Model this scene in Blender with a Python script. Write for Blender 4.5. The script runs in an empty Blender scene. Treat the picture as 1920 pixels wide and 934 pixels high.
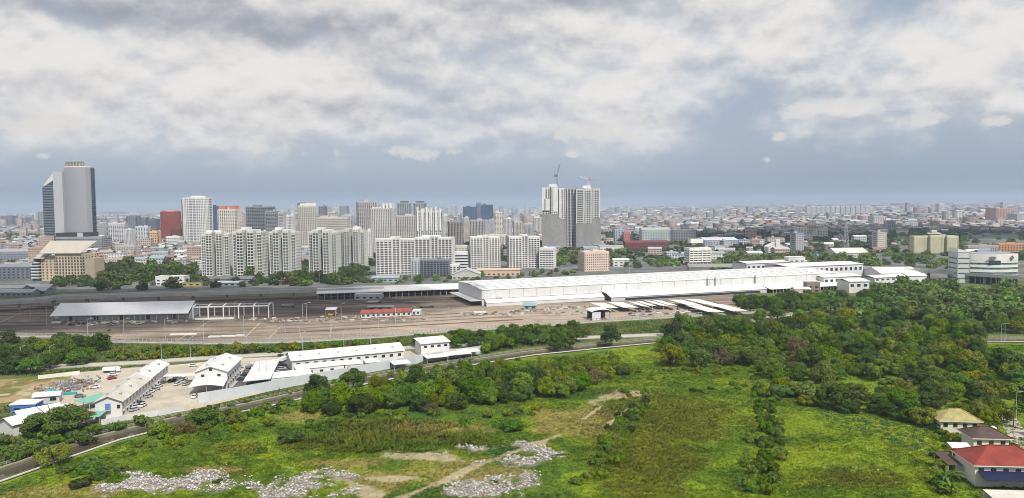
import bpy, math, random
import numpy as np
from mathutils import Matrix, Vector
R = math.radians
random.seed(7); rng = np.random.default_rng(7)
SC = bpy.context.scene
COL = SC.collection
# ------------------------------------------------------------------ camera
H, F = 80.0, 1450.0                       # eye height in metres, focal length in photo pixels (1920 wide)
PITCH, ROLL = math.atan((467-384)/F), R(0.60)
r0 = Vector((1, 0, 0)); u0 = Vector((0, math.sin(PITCH), math.cos(PITCH))); FWD = Vector((0, math.cos(PITCH), -math.sin(PITCH)))
RGT = r0*math.cos(ROLL)-u0*math.sin(ROLL); UP = u0*math.cos(ROLL)+r0*math.sin(ROLL)
cam = bpy.data.cameras.new('camera'); camo = bpy.data.objects.new('camera', cam); COL.objects.link(camo)
cam.sensor_width = 36; cam.lens = 36*F/1920; cam.clip_start = 1; cam.clip_end = 80000
m = Matrix((RGT, UP, -FWD)).transposed().to_4x4(); m.translation = (0, 0, H); camo.matrix_world = m
SC.camera = camo
# ------------------------------------------------------------------ light
SUN_AZ, SUN_EL = R(154), R(50)            # azimuth clockwise from +Y
TO_SUN = Vector((math.sin(SUN_AZ)*math.cos(SUN_EL), math.cos(SUN_AZ)*math.cos(SUN_EL), math.sin(SUN_EL)))
sl = bpy.data.lights.new('sun', 'SUN'); sl.energy = 4.6; sl.angle = R(0.53); sl.color = (1, 0.955, 0.88)
so = bpy.data.objects.new('sun', sl); COL.objects.link(so)
so.rotation_euler = TO_SUN.to_track_quat('Z', 'Y').to_euler(); so.location = (0, 0, 500)
vs = SC.view_settings; vs.view_transform = 'Standard'; vs.look = 'None'; vs.exposure = 0.0; vs.gamma = 1; vs.use_curve_mapping = False
cy = SC.cycles
cy.use_denoising = True; cy.max_bounces = 4; cy.diffuse_bounces = 1; cy.glossy_bounces = 2; cy.transmission_bounces = 2
cy.volume_bounces = 0; cy.transparent_max_bounces = 4; cy.use_adaptive_sampling = True; cy.adaptive_threshold = 0.015
cy.filter_width = 1.0; cy.caustics_reflective = False; cy.caustics_refractive = False
# ------------------------------------------------------------------ pixel <-> place
def ray(px, py): return FWD + RGT*((px-960)/F) + UP*((467-py)/F)
def g(px, py, z=0.0):
    d = ray(px, py); t = (z-H)/d.z
    return Vector((d.x*t, d.y*t, z))
def at(px, py, Y):
    d = ray(px, py); t = Y/d.y
    return Vector((d.x*t, Y, H+d.z*t))
def proj(x, y, z):
    x = np.asarray(x, float); y = np.asarray(y, float); z = np.asarray(z, float)-H
    c = [x*a.x+y*a.y+z*a.z for a in (RGT, UP, FWD)]
    zc = np.where(c[2] < 1, 1, c[2])
    return 960+F*c[0]/zc, 467-F*c[1]/zc
# ------------------------------------------------------------------ world: sky and clouds
W = bpy.data.worlds.new('World'); SC.world = W; W.use_nodes = True
nt = W.node_tree; nt.nodes.clear()
class NB:
    """short hand for building node maths"""
    def __init__(s, nt): s.nt = nt
    def node(s, t, **kw):
        n = s.nt.nodes.new(t)
        for k, v in kw.items(): setattr(n, k, v)
        return n
    def put(s, sock, v):
        if hasattr(v, 'is_output') or isinstance(v, bpy.types.NodeSocket): s.nt.links.new(v, sock)
        else: sock.default_value = v
    def M(s, op, a, b=0.0, c=0.0, clamp=False):
        n = s.node('ShaderNodeMath', operation=op, use_clamp=clamp)
        s.put(n.inputs[0], a); s.put(n.inputs[1], b); s.put(n.inputs[2], c)
        return n.outputs[0]
    def mix(s, f, a, b, bt='MIX'):
        n = s.node('ShaderNodeMix', data_type='RGBA', blend_type=bt)
        s.put(n.inputs[0], f); s.put(n.inputs[6], a if not isinstance(a, tuple) else (*a, 1)[:4]); s.put(n.inputs[7], b if not isinstance(b, tuple) else (*b, 1)[:4])
        return n.outputs[2]
    def smooth(s, v, lo, hi, a=0.0, b=1.0):
        n = s.node('ShaderNodeMapRange', interpolation_type='SMOOTHSTEP')
        s.put(n.inputs[0], v); n.inputs[1].default_value = lo; n.inputs[2].default_value = hi; n.inputs[3].default_value = a; n.inputs[4].default_value = b
        return n.outputs[0]
    def noise(s, vec, scale, detail=4, rough=0.55, dist=0.0, lac=2.0):
        n = s.node('ShaderNodeTexNoise'); s.put(n.inputs['Vector'], vec)
        n.inputs['Scale'].default_value = scale; n.inputs['Detail'].default_value = detail; n.inputs['Roughness'].default_value = rough
        n.inputs['Distortion'].default_value = dist; n.inputs['Lacunarity'].default_value = lac
        return n.outputs[0]
    def vec(s, x, y, z):
        n = s.node('ShaderNodeCombineXYZ'); s.put(n.inputs[0], x); s.put(n.inputs[1], y); s.put(n.inputs[2], z)
        return n.outputs[0]
def build_world():
    b = NB(nt)
    tc = b.node('ShaderNodeTexCoord'); sep = b.node('ShaderNodeSeparateXYZ'); nt.links.new(tc.outputs['Generated'], sep.inputs[0])
    x, y, z = sep.outputs
    az = b.M('MULTIPLY', b.M('ARCTAN2', x, y), 180/math.pi); el = b.M('MULTIPLY', b.M('ARCSINE', z), 180/math.pi)
    sky = b.node('ShaderNodeTexSky', sky_type='NISHITA'); sky.sun_disc = False
    sky.sun_elevation = SUN_EL; sky.sun_rotation = SUN_AZ; sky.air_density = 1.15; sky.dust_density = 2.2; sky.ozone_density = 1.6; sky.altitude = 80
    def fld(up):
        zz = b.M('ADD', z, up) if up else z
        p = b.vec(b.M('MULTIPLY', x, 1.0), b.M('MULTIPLY', y, 1.0), b.M('MULTIPLY', zz, 1.75))
        big = b.noise(p, 5.6, 5, 0.52, 0.15)
        fine = b.noise(p, 13.0, 8, 0.58, 0.15)
        return b.M('ADD', b.M('MULTIPLY', big, 0.60), b.M('MULTIPLY', fine, 0.40))
    f0, f1 = fld(0), fld(0.017)
    def ell(px, py, rx, ry):                 # soft oval patch of sky, given in photo pixels, kept as angles
        a0 = math.degrees(math.atan((px-960)/F)); e0 = math.degrees(math.atan((384+(960-px)*0.0105-py)/F))
        dx = b.M('DIVIDE', b.M('SUBTRACT', az, a0), rx*0.0388); dy = b.M('DIVIDE', b.M('SUBTRACT', el, e0), ry*0.0388)
        d2 = b.M('ADD', b.M('MULTIPLY', dx, dx), b.M('MULTIPLY', dy, dy))
        return b.M('POWER', 2.718, b.M('MULTIPLY', d2, -1.0))
    bias = b.smooth(el, 0.5, 5.5, -0.17, 0.055)
    for px, py, rx, ry, a in ((1500, 300, 400, 60, -0.10), (1330, 205, 150, 40, -0.06), (870, 108, 60, 20, -0.13), (1760, 28, 130, 22, -0.16), (1480, 40, 70, 20, -0.06), (220, 120, 60, 30, -0.05),
                              (1820, 110, 150, 60, 0.14), (1250, 110, 260, 70, 0.10), (480, 165, 260, 60, 0.09), (110, 150, 140, 60, 0.10), (250, 60, 330, 50, 0.16), (1000, 20, 260, 40, 0.16), (620, 240, 300, 40, 0.05), (900, 200, 260, 40, 0.05)):
        bias = b.M('ADD', bias, b.M('MULTIPLY', ell(px, py, rx, ry), a))
    d = b.M('ADD', f0, bias)
    cover = b.smooth(d, 0.39, 0.65)
    shade = b.M('ADD', b.M('MULTIPLY', b.M('SUBTRACT', f0, f1), 3.0), 0.70)
    for px, py, rx, ry, a in ((260, 62, 330, 40, -0.42), (1010, 16, 220, 32, -0.44), (620, 80, 300, 36, -0.22), (100, 195, 130, 18, -0.16), (1650, 190, 200, 18, -0.16), (1050, 95, 120, 20, -0.12), (700, 215, 300, 22, -0.10),
                              (120, 128, 120, 36, 0.22), (470, 160, 180, 30, 0.26), (1150, 130, 180, 55, 0.20), (1800, 105, 130, 46, 0.32), (1480, 100, 150, 36, 0.20)):
        shade = b.M('ADD', shade, b.M('MULTIPLY', ell(px, py, rx, ry), a))
    shade = b.smooth(shade, -0.05, 1.0)
    # small crisp cumulus under the main deck, rounded tops and flat bases
    p2 = b.vec(x, y, b.M('MULTIPLY', z, 1.5)); nf = b.noise(p2, 30.0, 7, 0.62, 0.1); pf = None
    for px, py, rx, ry, a in ((1110, 250, 95, 17, 1.0), (1180, 258, 40, 13, 0.9), (920, 245, 50, 12, 0.7), (1490, 222, 42, 13, 0.9), (1590, 215, 60, 15, 0.8), (1715, 242, 52, 11, 0.9), (1458, 262, 18, 9, 0.95), (1860, 252, 34, 10, 0.9), (1074, 290, 16, 8, 0.9),
                              (90, 255, 75, 15, 1.0), (60, 235, 35, 16, 0.9), (450, 283, 100, 11, 0.75), (790, 288, 90, 10, 0.75), (1436, 303, 16, 6, 0.6), (80, 308, 40, 7, 0.6), (1180, 230, 70, 14, 0.6), (300, 265, 60, 10, 0.5), (620, 292, 60, 8, 0.5)):
        e = b.M('MULTIPLY', ell(px, py, rx, ry*1.35), a); pf = e if pf is None else b.M('MAXIMUM', pf, e)
    puff = b.smooth(b.M('ADD', pf, b.M('MULTIPLY', b.M('SUBTRACT', nf, 0.5), 2.4)), 0.36, 0.86)
    S = 0.10
    cl = b.mix(shade, (0.345/S, 0.36/S, 0.42/S), (0.88/S, 0.85/S, 0.815/S))
    skyc = b.mix(0.80, sky.outputs[0], (0.300/S, 0.395/S, 0.530/S))
    veil = b.M('MULTIPLY', b.smooth(el, 0.4, 4.2, 0.10, 0.74), b.smooth(az, 4.0, 22.0, 1.0, 0.55))
    skyc = b.mix(veil, skyc, (0.500/S, 0.550/S, 0.635/S))        # thin high veil of cloud
    out = b.mix(b.M('MULTIPLY', cover, b.smooth(el, 0.3, 6.0, 0.3, 0.92)), skyc, cl)
    out = b.mix(b.M('MULTIPLY', puff, 0.8), out, (0.76/S, 0.735/S, 0.71/S))
    bg = b.node('ShaderNodeBackground'); nt.links.new(out, bg.inputs[0]); bg.inputs[1].default_value = S
    wo = b.node('ShaderNodeOutputWorld'); nt.links.new(bg.outputs[0], wo.inputs[0])
build_world()
# ------------------------------------------------------------------ materials
MATS = {}
def mat(name, col, rough=0.8, var=0.16, scale=0.25, attr=False, bump=0.0, transl=0.0, metal=0.0, objvar=0.0, spec=0.3, streak=None, fine=0.0):
    if name in MATS: return MATS[name]
    if transl or attr: spec = 0.06          # leaves, soil and dust are matt
    m = bpy.data.materials.new(name); m.use_nodes = True; t = m.node_tree; t.nodes.clear(); b = NB(t)
    geo = b.node('ShaderNodeNewGeometry'); pos = geo.outputs['Position']
    c = None
    if attr:
        a = b.node('ShaderNodeAttribute'); a.attribute_name = 'Col'; c = a.outputs['Color']
    else:
        c = b.node('ShaderNodeRGB').outputs[0]; c.default_value = (*col, 1)
    if var:
        v = pos
        if streak:
            mp = b.node('ShaderNodeMapping'); t.links.new(pos, mp.inputs[0]); mp.inputs['Scale'].default_value = streak; v = mp.outputs[0]
        n = b.noise(v, scale, 5, 0.6)
        k = b.smooth(n, 0.25, 0.75, 1-var, 1+var)
        if fine:
            n2 = b.noise(pos, scale*9, 3, 0.6); k = b.M('MULTIPLY', k, b.smooth(n2, 0.25, 0.75, 1-fine, 1+fine))
        if objvar:
            oi = b.node('ShaderNodeObjectInfo'); k = b.M('MULTIPLY', k, b.smooth(oi.outputs['Random'], 0, 1, 1-objvar, 1+objvar))
        c = b.mix(1.0, c, b.vec(k, k, k), 'MULTIPLY')
    if objvar:
        oi = b.node('ShaderNodeObjectInfo')
        hs = b.node('ShaderNodeHueSaturation'); b.put(hs.inputs['Color'], c)
        b.put(hs.inputs['Hue'], b.M('ADD', 0.490, b.M('MULTIPLY', b.M('FRACT', b.M('MULTIPLY', oi.outputs['Random'], 7.31)), 0.035)))
        b.put(hs.inputs['Saturation'], b.M('ADD', 0.95, b.M('MULTIPLY', b.M('FRACT', b.M('MULTIPLY', oi.outputs['Random'], 3.77)), 0.3)))
        c = hs.outputs[0]
    p = b.node('ShaderNodeBsdfPrincipled'); b.put(p.inputs['Base Color'], c)
    p.inputs['Roughness'].default_value = rough; p.inputs['Metallic'].default_value = metal; p.inputs['Specular IOR Level'].default_value = spec
    if bump:
        bn = b.node('ShaderNodeBump'); bn.inputs['Strength'].default_value = bump; bn.inputs['Distance'].default_value = 0.3
        t.links.new(b.noise(pos, 1.6, 4, 0.6), bn.inputs['Height']); t.links.new(bn.outputs[0], p.inputs['Normal'])
    sh = p.outputs[0]
    if transl:
        tr = b.node('ShaderNodeBsdfTranslucent'); b.put(tr.inputs[0], c); mx = b.node('ShaderNodeMixShader'); mx.inputs[0].default_value = transl
        t.links.new(sh, mx.inputs[1]); t.links.new(tr.outputs[0], mx.inputs[2]); sh = mx.outputs[0]
    o = b.node('ShaderNodeOutputMaterial'); t.links.new(sh, o.inputs[0])
    MATS[name] = m
    return m
def glass(name, col=(0.028, 0.036, 0.045), rough=0.15, var=0.5, scale=0.4): return mat(name, col, rough, var, scale, spec=0.6)
WHITE = mat('white_paint', (0.66, 0.66, 0.64), 0.6, 0.10, 0.08)
WROOF = mat('white_roof_sheet', (0.66, 0.66, 0.65), 0.5, 0.07, 0.03, fine=0.05)
OWHITE = mat('weathered_white', (0.62, 0.62, 0.60), 0.7, 0.14, 0.08)
CREAM = mat('cream_render', (0.66, 0.64, 0.57), 0.8, 0.08, 0.06)
GREYM = mat('grey_metal', (0.30, 0.31, 0.33), 0.55, 0.12, 0.1)
LGREY = mat('light_grey', (0.48, 0.49, 0.50), 0.6, 0.10, 0.06)
DGREY = mat('dark_grey', (0.13, 0.135, 0.15), 0.7, 0.15, 0.1)
CONC = mat('concrete', (0.36, 0.345, 0.32), 0.85, 0.16, 0.15, fine=0.08)
DARK = mat('dark_shade', (0.035, 0.037, 0.04), 0.7, 0.2, 0.2)
GLS = glass('window_glass')
GLS2 = glass('window_glass_pale', (0.13, 0.15, 0.17))
STEEL = mat('galvanised_steel', (0.42, 0.43, 0.44), 0.5, 0.08, 0.3)
BARK = mat('bark', (0.10, 0.08, 0.06), 0.9, 0.25, 1.0)
LEAF = mat('leaf_green', (0.138, 0.190, 0.030), 0.5, 0.32, 0.30, transl=0.28, objvar=0.36)
LEAFD = mat('leaf_dark', (0.078, 0.122, 0.024), 0.5, 0.32, 0.30, transl=0.25, objvar=0.36)
LEAFY = mat('leaf_yellow_green', (0.180, 0.205, 0.028), 0.5, 0.28, 0.25, transl=0.28, objvar=0.18)
LEAFB = mat('leaf_dry', (0.17, 0.13, 0.075), 0.8, 0.25, 0.3, transl=0.2, objvar=0.1)
LEAFP = mat('leaf_palm', (0.105, 0.175, 0.028), 0.5, 0.25, 0.4, transl=0.26, objvar=0.15)
# ------------------------------------------------------------------ mesh helpers
class MB:
    def __init__(s): s.v = []; s.f = []
    def add(s, vs, fs):
        n = len(s.v); s.v += [tuple(v) for v in vs]; s.f += [tuple(i+n for i in f) for f in fs]; return s
    def box(s, x0, x1, y0, y1, z0, z1, M=None):
        vs = [(x, y, z) for z in (z0, z1) for y in (y0, y1) for x in (x0, x1)]
        if M is not None: vs = [M @ Vector(v) for v in vs]
        return s.add(vs, [(0, 2, 3, 1), (4, 5, 7, 6), (0, 1, 5, 4), (2, 6, 7, 3), (0, 4, 6, 2), (1, 3, 7, 5)])
    def bar(s, a, b, w, h=None):
        """a beam of square section from a to b"""
        a = Vector(a); b = Vector(b); h = h or w; d = (b-a); L = d.length
        q = d.to_track_quat('X', 'Z').to_matrix().to_4x4(); q.translation = a
        return s.box(0, L, -w/2, w/2, -h/2, h/2, q)
    def prism(s, poly, z0, z1, z1s=None):
        """upright prism over a plan polygon (counter-clockwise); z1s gives each corner its own top"""
        n = len(poly); tops = z1s or [z1]*n
        vs = [(p[0], p[1], z0) for p in poly]+[(p[0], p[1], t) for p, t in zip(poly, tops)]
        return s.add(vs, [tuple(range(n-1, -1, -1)), tuple(range(n, 2*n))]+[(i, (i+1) % n, n+(i+1) % n, n+i) for i in range(n)])
    def gable(s, x0, x1, y0, y1, z0, z1, th=0.18, axis='y', over=0.4):
        """two sloping roof slabs, ridge along axis"""
        if axis == 'y':
            xm = (x0+x1)/2; a = [(x0-over, z0), (xm, z1), (x1+over, z0)]
            mk = lambda u, v, z: (u, v, z); lo, hi = y0-over, y1+over
        else:
            ym = (y0+y1)/2; a = [(y0-over, z0), (ym, z1), (y1+over, z0)]
            mk = lambda u, v, z: (v, u, z); lo, hi = x0-over, x1+over
        for (p, zp), (q, zq) in ((a[0], a[1]), (a[1], a[2])):
            vs = [mk(p, lo, zp), mk(q, lo, zq), mk(q, hi, zq), mk(p, hi, zp)]
            vs += [(v[0], v[1], v[2]+th) for v in vs]
            s.add(vs, [(3, 2, 1, 0), (4, 5, 6, 7), (0, 1, 5, 4), (1, 2, 6, 5), (2, 3, 7, 6), (3, 0, 4, 7)])
        return s
    def hip(s, x0, x1, y0, y1, z0, z1, inset=None):
        w = min(x1-x0, y1-y0)/2 if inset is None else inset
        if x1-x0 >= y1-y0: ra, rb = (x0+w, (y0+y1)/2, z1), (x1-w, (y0+y1)/2, z1)
        else: ra, rb = ((x0+x1)/2, y0+w, z1), ((x0+x1)/2, y1-w, z1)
        vs = [(x0, y0, z0), (x1, y0, z0), (x1, y1, z0), (x0, y1, z0), ra, rb]
        fs = [(0, 1, 5, 4), (1, 2, 5), (2, 3, 4, 5), (3, 0, 4), (3, 2, 1, 0)] if x1-x0 >= y1-y0 else [(0, 1, 4), (1, 2, 5, 4), (2, 3, 5), (3, 0, 4, 5), (3, 2, 1, 0)]
        return s.add(vs, fs)
    def tube(s, a, b, ra, rb, n=6):
        a = Vector(a); b = Vector(b); q = (b-a).to_track_quat('Z', 'Y').to_matrix()
        vs = [a+q @ Vector((ra*math.cos(t), ra*math.sin(t), 0)) for t in [2*math.pi*i/n for i in range(n)]]
        vs += [b+q @ Vector((rb*math.cos(t), rb*math.sin(t), 0)) for t in [2*math.pi*i/n for i in range(n)]]
        return s.add(vs, [(i, (i+1) % n, n+(i+1) % n, n+i) for i in range(n)]+[tuple(range(n-1, -1, -1)), tuple(range(n, 2*n))])
    def mesh(s, name, material):
        me = bpy.data.meshes.new(name); me.from_pydata(s.v, [], s.f); me.materials.append(material); me.update(); return me
    def build(s, name, material, parent=None, kind=None, label=None):
        if not s.v: return None
        return link(name, s.mesh(name, material), parent, kind, label)
def link(name, me, parent=None, kind=None, label=None):
    o = bpy.data.objects.new(name, me); COL.objects.link(o); o.parent = parent
    if kind: o['kind'] = kind
    if label: o['label'] = label
    return o
def tag(o, label=None, cat=None, group=None, kind=None):
    if label: o['label'] = label
    if cat: o['category'] = cat
    if group: o['group'] = group
    if kind: o['kind'] = kind
    return o
def thing(name, label, cat, loc=(0, 0, 0), rz=0.0, group=None):
    o = bpy.data.objects.new(name, None); COL.objects.link(o); o.location = loc; o.rotation_euler = (0, 0, rz); o.empty_display_size = 1
    return tag(o, label, cat, group)
def np_mesh(name, V, Fq, material, col=None):
    """fast mesh from arrays: V (n,3), Fq (m,3 or 4), optional per-vertex colour"""
    V = np.asarray(V, np.float32); Fq = np.asarray(Fq, np.int32); k = Fq.shape[1]
    me = bpy.data.meshes.new(name); me.vertices.add(len(V)); me.vertices.foreach_set('co', V.ravel())
    me.loops.add(Fq.size); me.loops.foreach_set('vertex_index', Fq.ravel())
    me.polygons.add(len(Fq)); me.polygons.foreach_set('loop_start', np.arange(0, Fq.size, k, dtype=np.int32)); me.polygons.foreach_set('loop_total', np.full(len(Fq), k, np.int32))
    me.update(calc_edges=True)
    if col is not None:
        a = me.color_attributes.new('Col', 'FLOAT_COLOR', 'POINT')
        a.data.foreach_set('color', np.concatenate([np.asarray(col, np.float32), np.ones((len(V), 1), np.float32)], 1).ravel())
    me.materials.append(material)
    return me
def copies(bv, bf, pts, rot, sc, col, tint=None):
    """arrays for many turned and scaled copies of a small mesh; sc (n,) or (n,3)"""
    bv = np.asarray(bv, float); bf = np.asarray(bf); n = len(pts); k = len(bv)
    sc = np.asarray(sc, float); sc = sc[:, None]*np.ones(3) if sc.ndim == 1 else sc
    p = bv[None]*sc[:, None, :]; c, s = np.cos(rot)[:, None], np.sin(rot)[:, None]
    q = np.stack([p[..., 0]*c-p[..., 1]*s, p[..., 0]*s+p[..., 1]*c, p[..., 2]], -1)+np.asarray(pts)[:, None, :]
    f = bf[None]+(np.arange(n)*k)[:, None, None]
    cc = np.repeat(np.asarray(col)[:, None, :], k, 1)
    if tint is not None: cc = cc*tint[None, :, None]
    return q.reshape(-1, 3), f.reshape(-1, bf.shape[1]), cc.reshape(-1, 3)
def vnoise(x, y, s, seed=0):
    """cheap smooth value noise in 0..1"""
    x = np.asarray(x)/s+seed*17.3; y = np.asarray(y)/s+seed*9.1
    xi, yi = np.floor(x), np.floor(y); fx, fy = x-xi, y-yi; fx = fx*fx*(3-2*fx); fy = fy*fy*(3-2*fy)
    h = lambda a, b: np.modf(np.abs(np.sin(a*127.1+b*311.7+seed*74.7)*43758.5453))[0]
    return (h(xi, yi)*(1-fx)+h(xi+1, yi)*fx)*(1-fy)+(h(xi, yi+1)*(1-fx)+h(xi+1, yi+1)*fx)*fy
def fbm(x, y, s, seed=0): return 0.5*vnoise(x, y, s, seed)+0.3*vnoise(x, y, s*0.43, seed+1)+0.2*vnoise(x, y, s*0.19, seed+2)
def interp(poly, t):
    xs = np.array([p[0] for p in poly], float); ys = np.array([p[1] for p in poly], float); return np.interp(t, xs, ys)
def sheet(name, top, bot, nx, ny, z, material, colf=None, bumpf=None, kind='structure'):
    """a ground sheet between two photo-pixel polylines, laid on the ground plane"""
    x0, x1 = top[0][0], top[-1][0]; b0, b1 = bot[0][0], bot[-1][0]
    tt = np.linspace(0, 1, nx); vv = np.linspace(0, 1, ny)
    V = []
    for t in tt:
        xa, xb = x0+(x1-x0)*t, b0+(b1-b0)*t
        A = g(xa, float(interp(top, xa)), 0); B = g(xb, float(interp(bot, xb)), 0)
        for v in vv: V.append(((A.x+(B.x-A.x)*v), (A.y+(B.y-A.y)*v), z))
    V = np.array(V)
    if bumpf is not None: V[:, 2] += bumpf(V[:, 0], V[:, 1])
    idx = np.arange(nx*ny).reshape(nx, ny)
    Fq = np.stack([idx[:-1, 1:], idx[1:, 1:], idx[1:, :-1], idx[:-1, :-1]], -1).reshape(-1, 4)
    col = colf(V[:, 0], V[:, 1]) if colf else None
    return tag(link(name, np_mesh(name, V, Fq, material, col)), kind=kind)
def ordn(i): return ['first', 'second', 'third', 'fourth', 'fifth', 'sixth', 'seventh', 'eighth', 'ninth', 'tenth', 'eleventh', 'twelfth', 'thirteenth', 'fourteenth', 'fifteenth', 'sixteenth', 'seventeenth', 'eighteenth', 'nineteenth', 'twentieth'][i] if i < 20 else f'{i+1}th'
# ================================================================== ground, canal, roads
def lerp3(a, b, t): return np.asarray(a)[None]*(1-t[:, None])+np.asarray(b)[None]*t[:, None]
def sst(v, lo, hi): t = np.clip((v-lo)/(hi-lo), 0, 1); return t*t*(3-2*t)
S_PX = [(-60, 926), (0, 905), (105, 868), (225, 826), (350, 795), (500, 764), (700, 718), (870, 688), (1000, 667), (1135, 653), (1230, 644), (1400, 637), (1600, 637), (1840, 641), (1980, 643)]
SE = [g(*p) for p in S_PX]
d0 = (SE[1]-SE[0]).normalized()
SE = [SE[0]-d0*900, SE[0]-d0*300, SE[0]-d0*80]+SE+[SE[-1]+Vector((150, -5, 0)), SE[-1]+Vector((700, -20, 0))]
CW = 11.0
NE = []
for i, p in enumerate(SE):
    a = SE[max(i-1, 0)]; b = SE[min(i+1, len(SE)-1)]; t = (b-a).normalized()
    NE.append(p+Vector((-t.y, t.x, 0))*CW)
GM = mat('rough_grass_ground', (0.085, 0.115, 0.03), 0.95, 0.35, 0.05, fine=0.2)
mb = MB()
SS = [Vector((-24000, -1500, 0))]+SE+[Vector((24000, 300, 0))]; NN = [Vector((-24000, -1400, 0))]+NE+[Vector((24000, 340, 0))]
for A, yy, flip in ((SS, -3000, 0), (NN, 24000, 1)):
    vs = [(p.x, p.y, -0.1) for p in A]+[(p.x, yy, -0.1) for p in A]; n = len(A)
    mb.add(vs, [((i, n+i, n+i+1, i+1) if not flip else (i, i+1, n+i+1, n+i)) for i in range(n-1)])
tag(mb.build('ground', GM), kind='structure')
# city ground: grey streets and yards under the far roofs
mb = MB(); mb.add([(-23500, 760, -0.05), (-900, 760, -0.05), (-220, 740, -0.05), (700, 800, -0.05), (23500, 900, -0.05), (23500, 23500, -0.05), (-23500, 23500, -0.05)], [tuple(range(7))])
tag(mb.build('city_ground', mat('city_ground', (0.13, 0.135, 0.125), 0.95, 0.5, 0.02, fine=0.3)), kind='structure')
# canal
def water_mat():
    m = bpy.data.materials.new('canal_water'); m.use_nodes = True; b = NB(m.node_tree); p = m.node_tree.nodes['Principled BSDF']
    p.inputs['Base Color'].default_value = (0.075, 0.064, 0.040, 1); p.inputs['Roughness'].default_value = 0.06; p.inputs['Specular IOR Level'].default_value = 0.15
    bn = b.node('ShaderNodeBump'); bn.inputs['Strength'].default_value = 0.12; geo = b.node('ShaderNodeNewGeometry')
    m.node_tree.links.new(b.noise(geo.outputs['Position'], 1.2, 3, 0.6), bn.inputs['Height']); m.node_tree.links.new(bn.outputs[0], p.inputs['Normal'])
    return m
mb = MB(); n = len(SE)
mb.add([(p.x, p.y, -0.75) for p in SE]+[(p.x, p.y, -0.75) for p in NE], [(i, i+1, n+i+1, n+i) for i in range(n-1)])
tag(mb.build('canal_water', water_mat()), kind='structure')
WALLC = mat('canal_concrete', (0.30, 0.29, 0.26), 0.85, 0.22, 0.25, fine=0.12)
def along(pts, step):
    out = []; carry = 0
    for a, b in zip(pts[:-1], pts[1:]):
        L = (b-a).length; d = (b-a)/L; s = carry
        while s < L: out.append((a+d*s, d)); s += step
        carry = s-L
    return out
def strip(mb, pts, o0, o1, z0, z1):
    """a wall or kerb along a polyline between two sideways offsets"""
    q = []
    for i, p in enumerate(pts):
        a = pts[max(i-1, 0)]; b = pts[min(i+1, len(pts)-1)]; t = (b-a).normalized(); nn = Vector((-t.y, t.x, 0)); q.append((p+nn*o0, p+nn*o1))
    vs = []
    for a, b in q: vs += [(a.x, a.y, z0), (b.x, b.y, z0), (a.x, a.y, z1), (b.x, b.y, z1)]
    fs = []
    for i in range(len(pts)-1):
        k = 4*i; j = k+4; fs += [(k, j, j+2, k+2), (k+1, k+3, j+3, j+1), (k+2, j+2, j+3, k+3), (k, k+1, j+1, j)]
    e = 4*(len(pts)-1); fs += [(0, 2, 3, 1), (e, e+1, e+3, e+2)]
    return mb.add(vs, fs)
mid = [p for p in SE if p.x > -330 and p.x < 420]; midn = [q for p, q in zip(SE, NE) if p.x > -330 and p.x < 420]
# far-bank wall and towpath
cw = thing('canal_wall', 'grey concrete canal wall with pale towpath along the far bank', 'canal wall', midn[0])
def rel(pts, o): return [p-o for p in pts]
o0 = midn[0].copy()
strip(MB(), rel(midn, o0), 0.0, 0.4, -2.2, 0.15).build('wall', mat('mossy_wall', (0.17, 0.16, 0.11), 0.9, 0.3, 0.3), cw)
strip(MB(), rel(midn, o0), 1.2, 2.2, -0.3, 0.1).build('towpath', mat('towpath', (0.30, 0.27, 0.18), 0.9, 0.2, 0.3), cw)
rail = MB()
for p, d in along(rel(midn, o0), 2.4): rail.box(p.x-d.y*2.9-0.06, p.x-d.y*2.9+0.06, p.y+d.x*2.9-0.06, p.y+d.x*2.9+0.06, -0.2, 1.15)
strip(rail, rel(midn, o0), 2.84, 2.94, 1.0, 1.1); strip(rail, rel(midn, o0), 2.85, 2.93, 0.5, 0.58)
rail.build('railing', CONC, cw, kind='stuff')
# near-bank wall: coping beam on piles, each pile a piece
cw2 = thing('canal_wall', 'white concrete canal wall of piles and coping along the grassy near bank', 'canal wall', mid[0]); o0 = mid[0].copy()
strip(MB(), rel(mid, o0), -0.55, 0.05, 0.30, 0.62).build('coping', mat('white_coping', (0.56, 0.55, 0.51), 0.8, 0.15, 0.3), cw2)
strip(MB(), rel(mid, o0), -0.62, -0.35, -2.2, 0.25).build('back_board', DARK, cw2)
pile = MB().box(-0.28, 0.28, -0.33, 0.28, -2.2, 0.25).mesh('pile', WALLC)
npile = 0
extra = MB()
for p, d in along(rel(mid, o0), 1.15):
    w = p+o0; px, py = proj(w.x, w.y, 0)
    ang = math.atan2(d.y, d.x)
    if -20 < px < 1240 and npile < 290 and (px < 300 or px > 450 or npile % 1 == 0):
        o = link('pile', pile, cw2); o.location = (p.x, p.y, 0); o.rotation_euler = (0, 0, ang); npile += 1
    elif px > 1240:
        extra.box(-0.28, 0.28, -0.33, 0.28, -2.2, 0.25, Matrix.Translation(p) @ Matrix.Rotation(ang, 4, 'Z'))
extra.build('pile_row', WALLC, cw2, kind='stuff')
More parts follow.
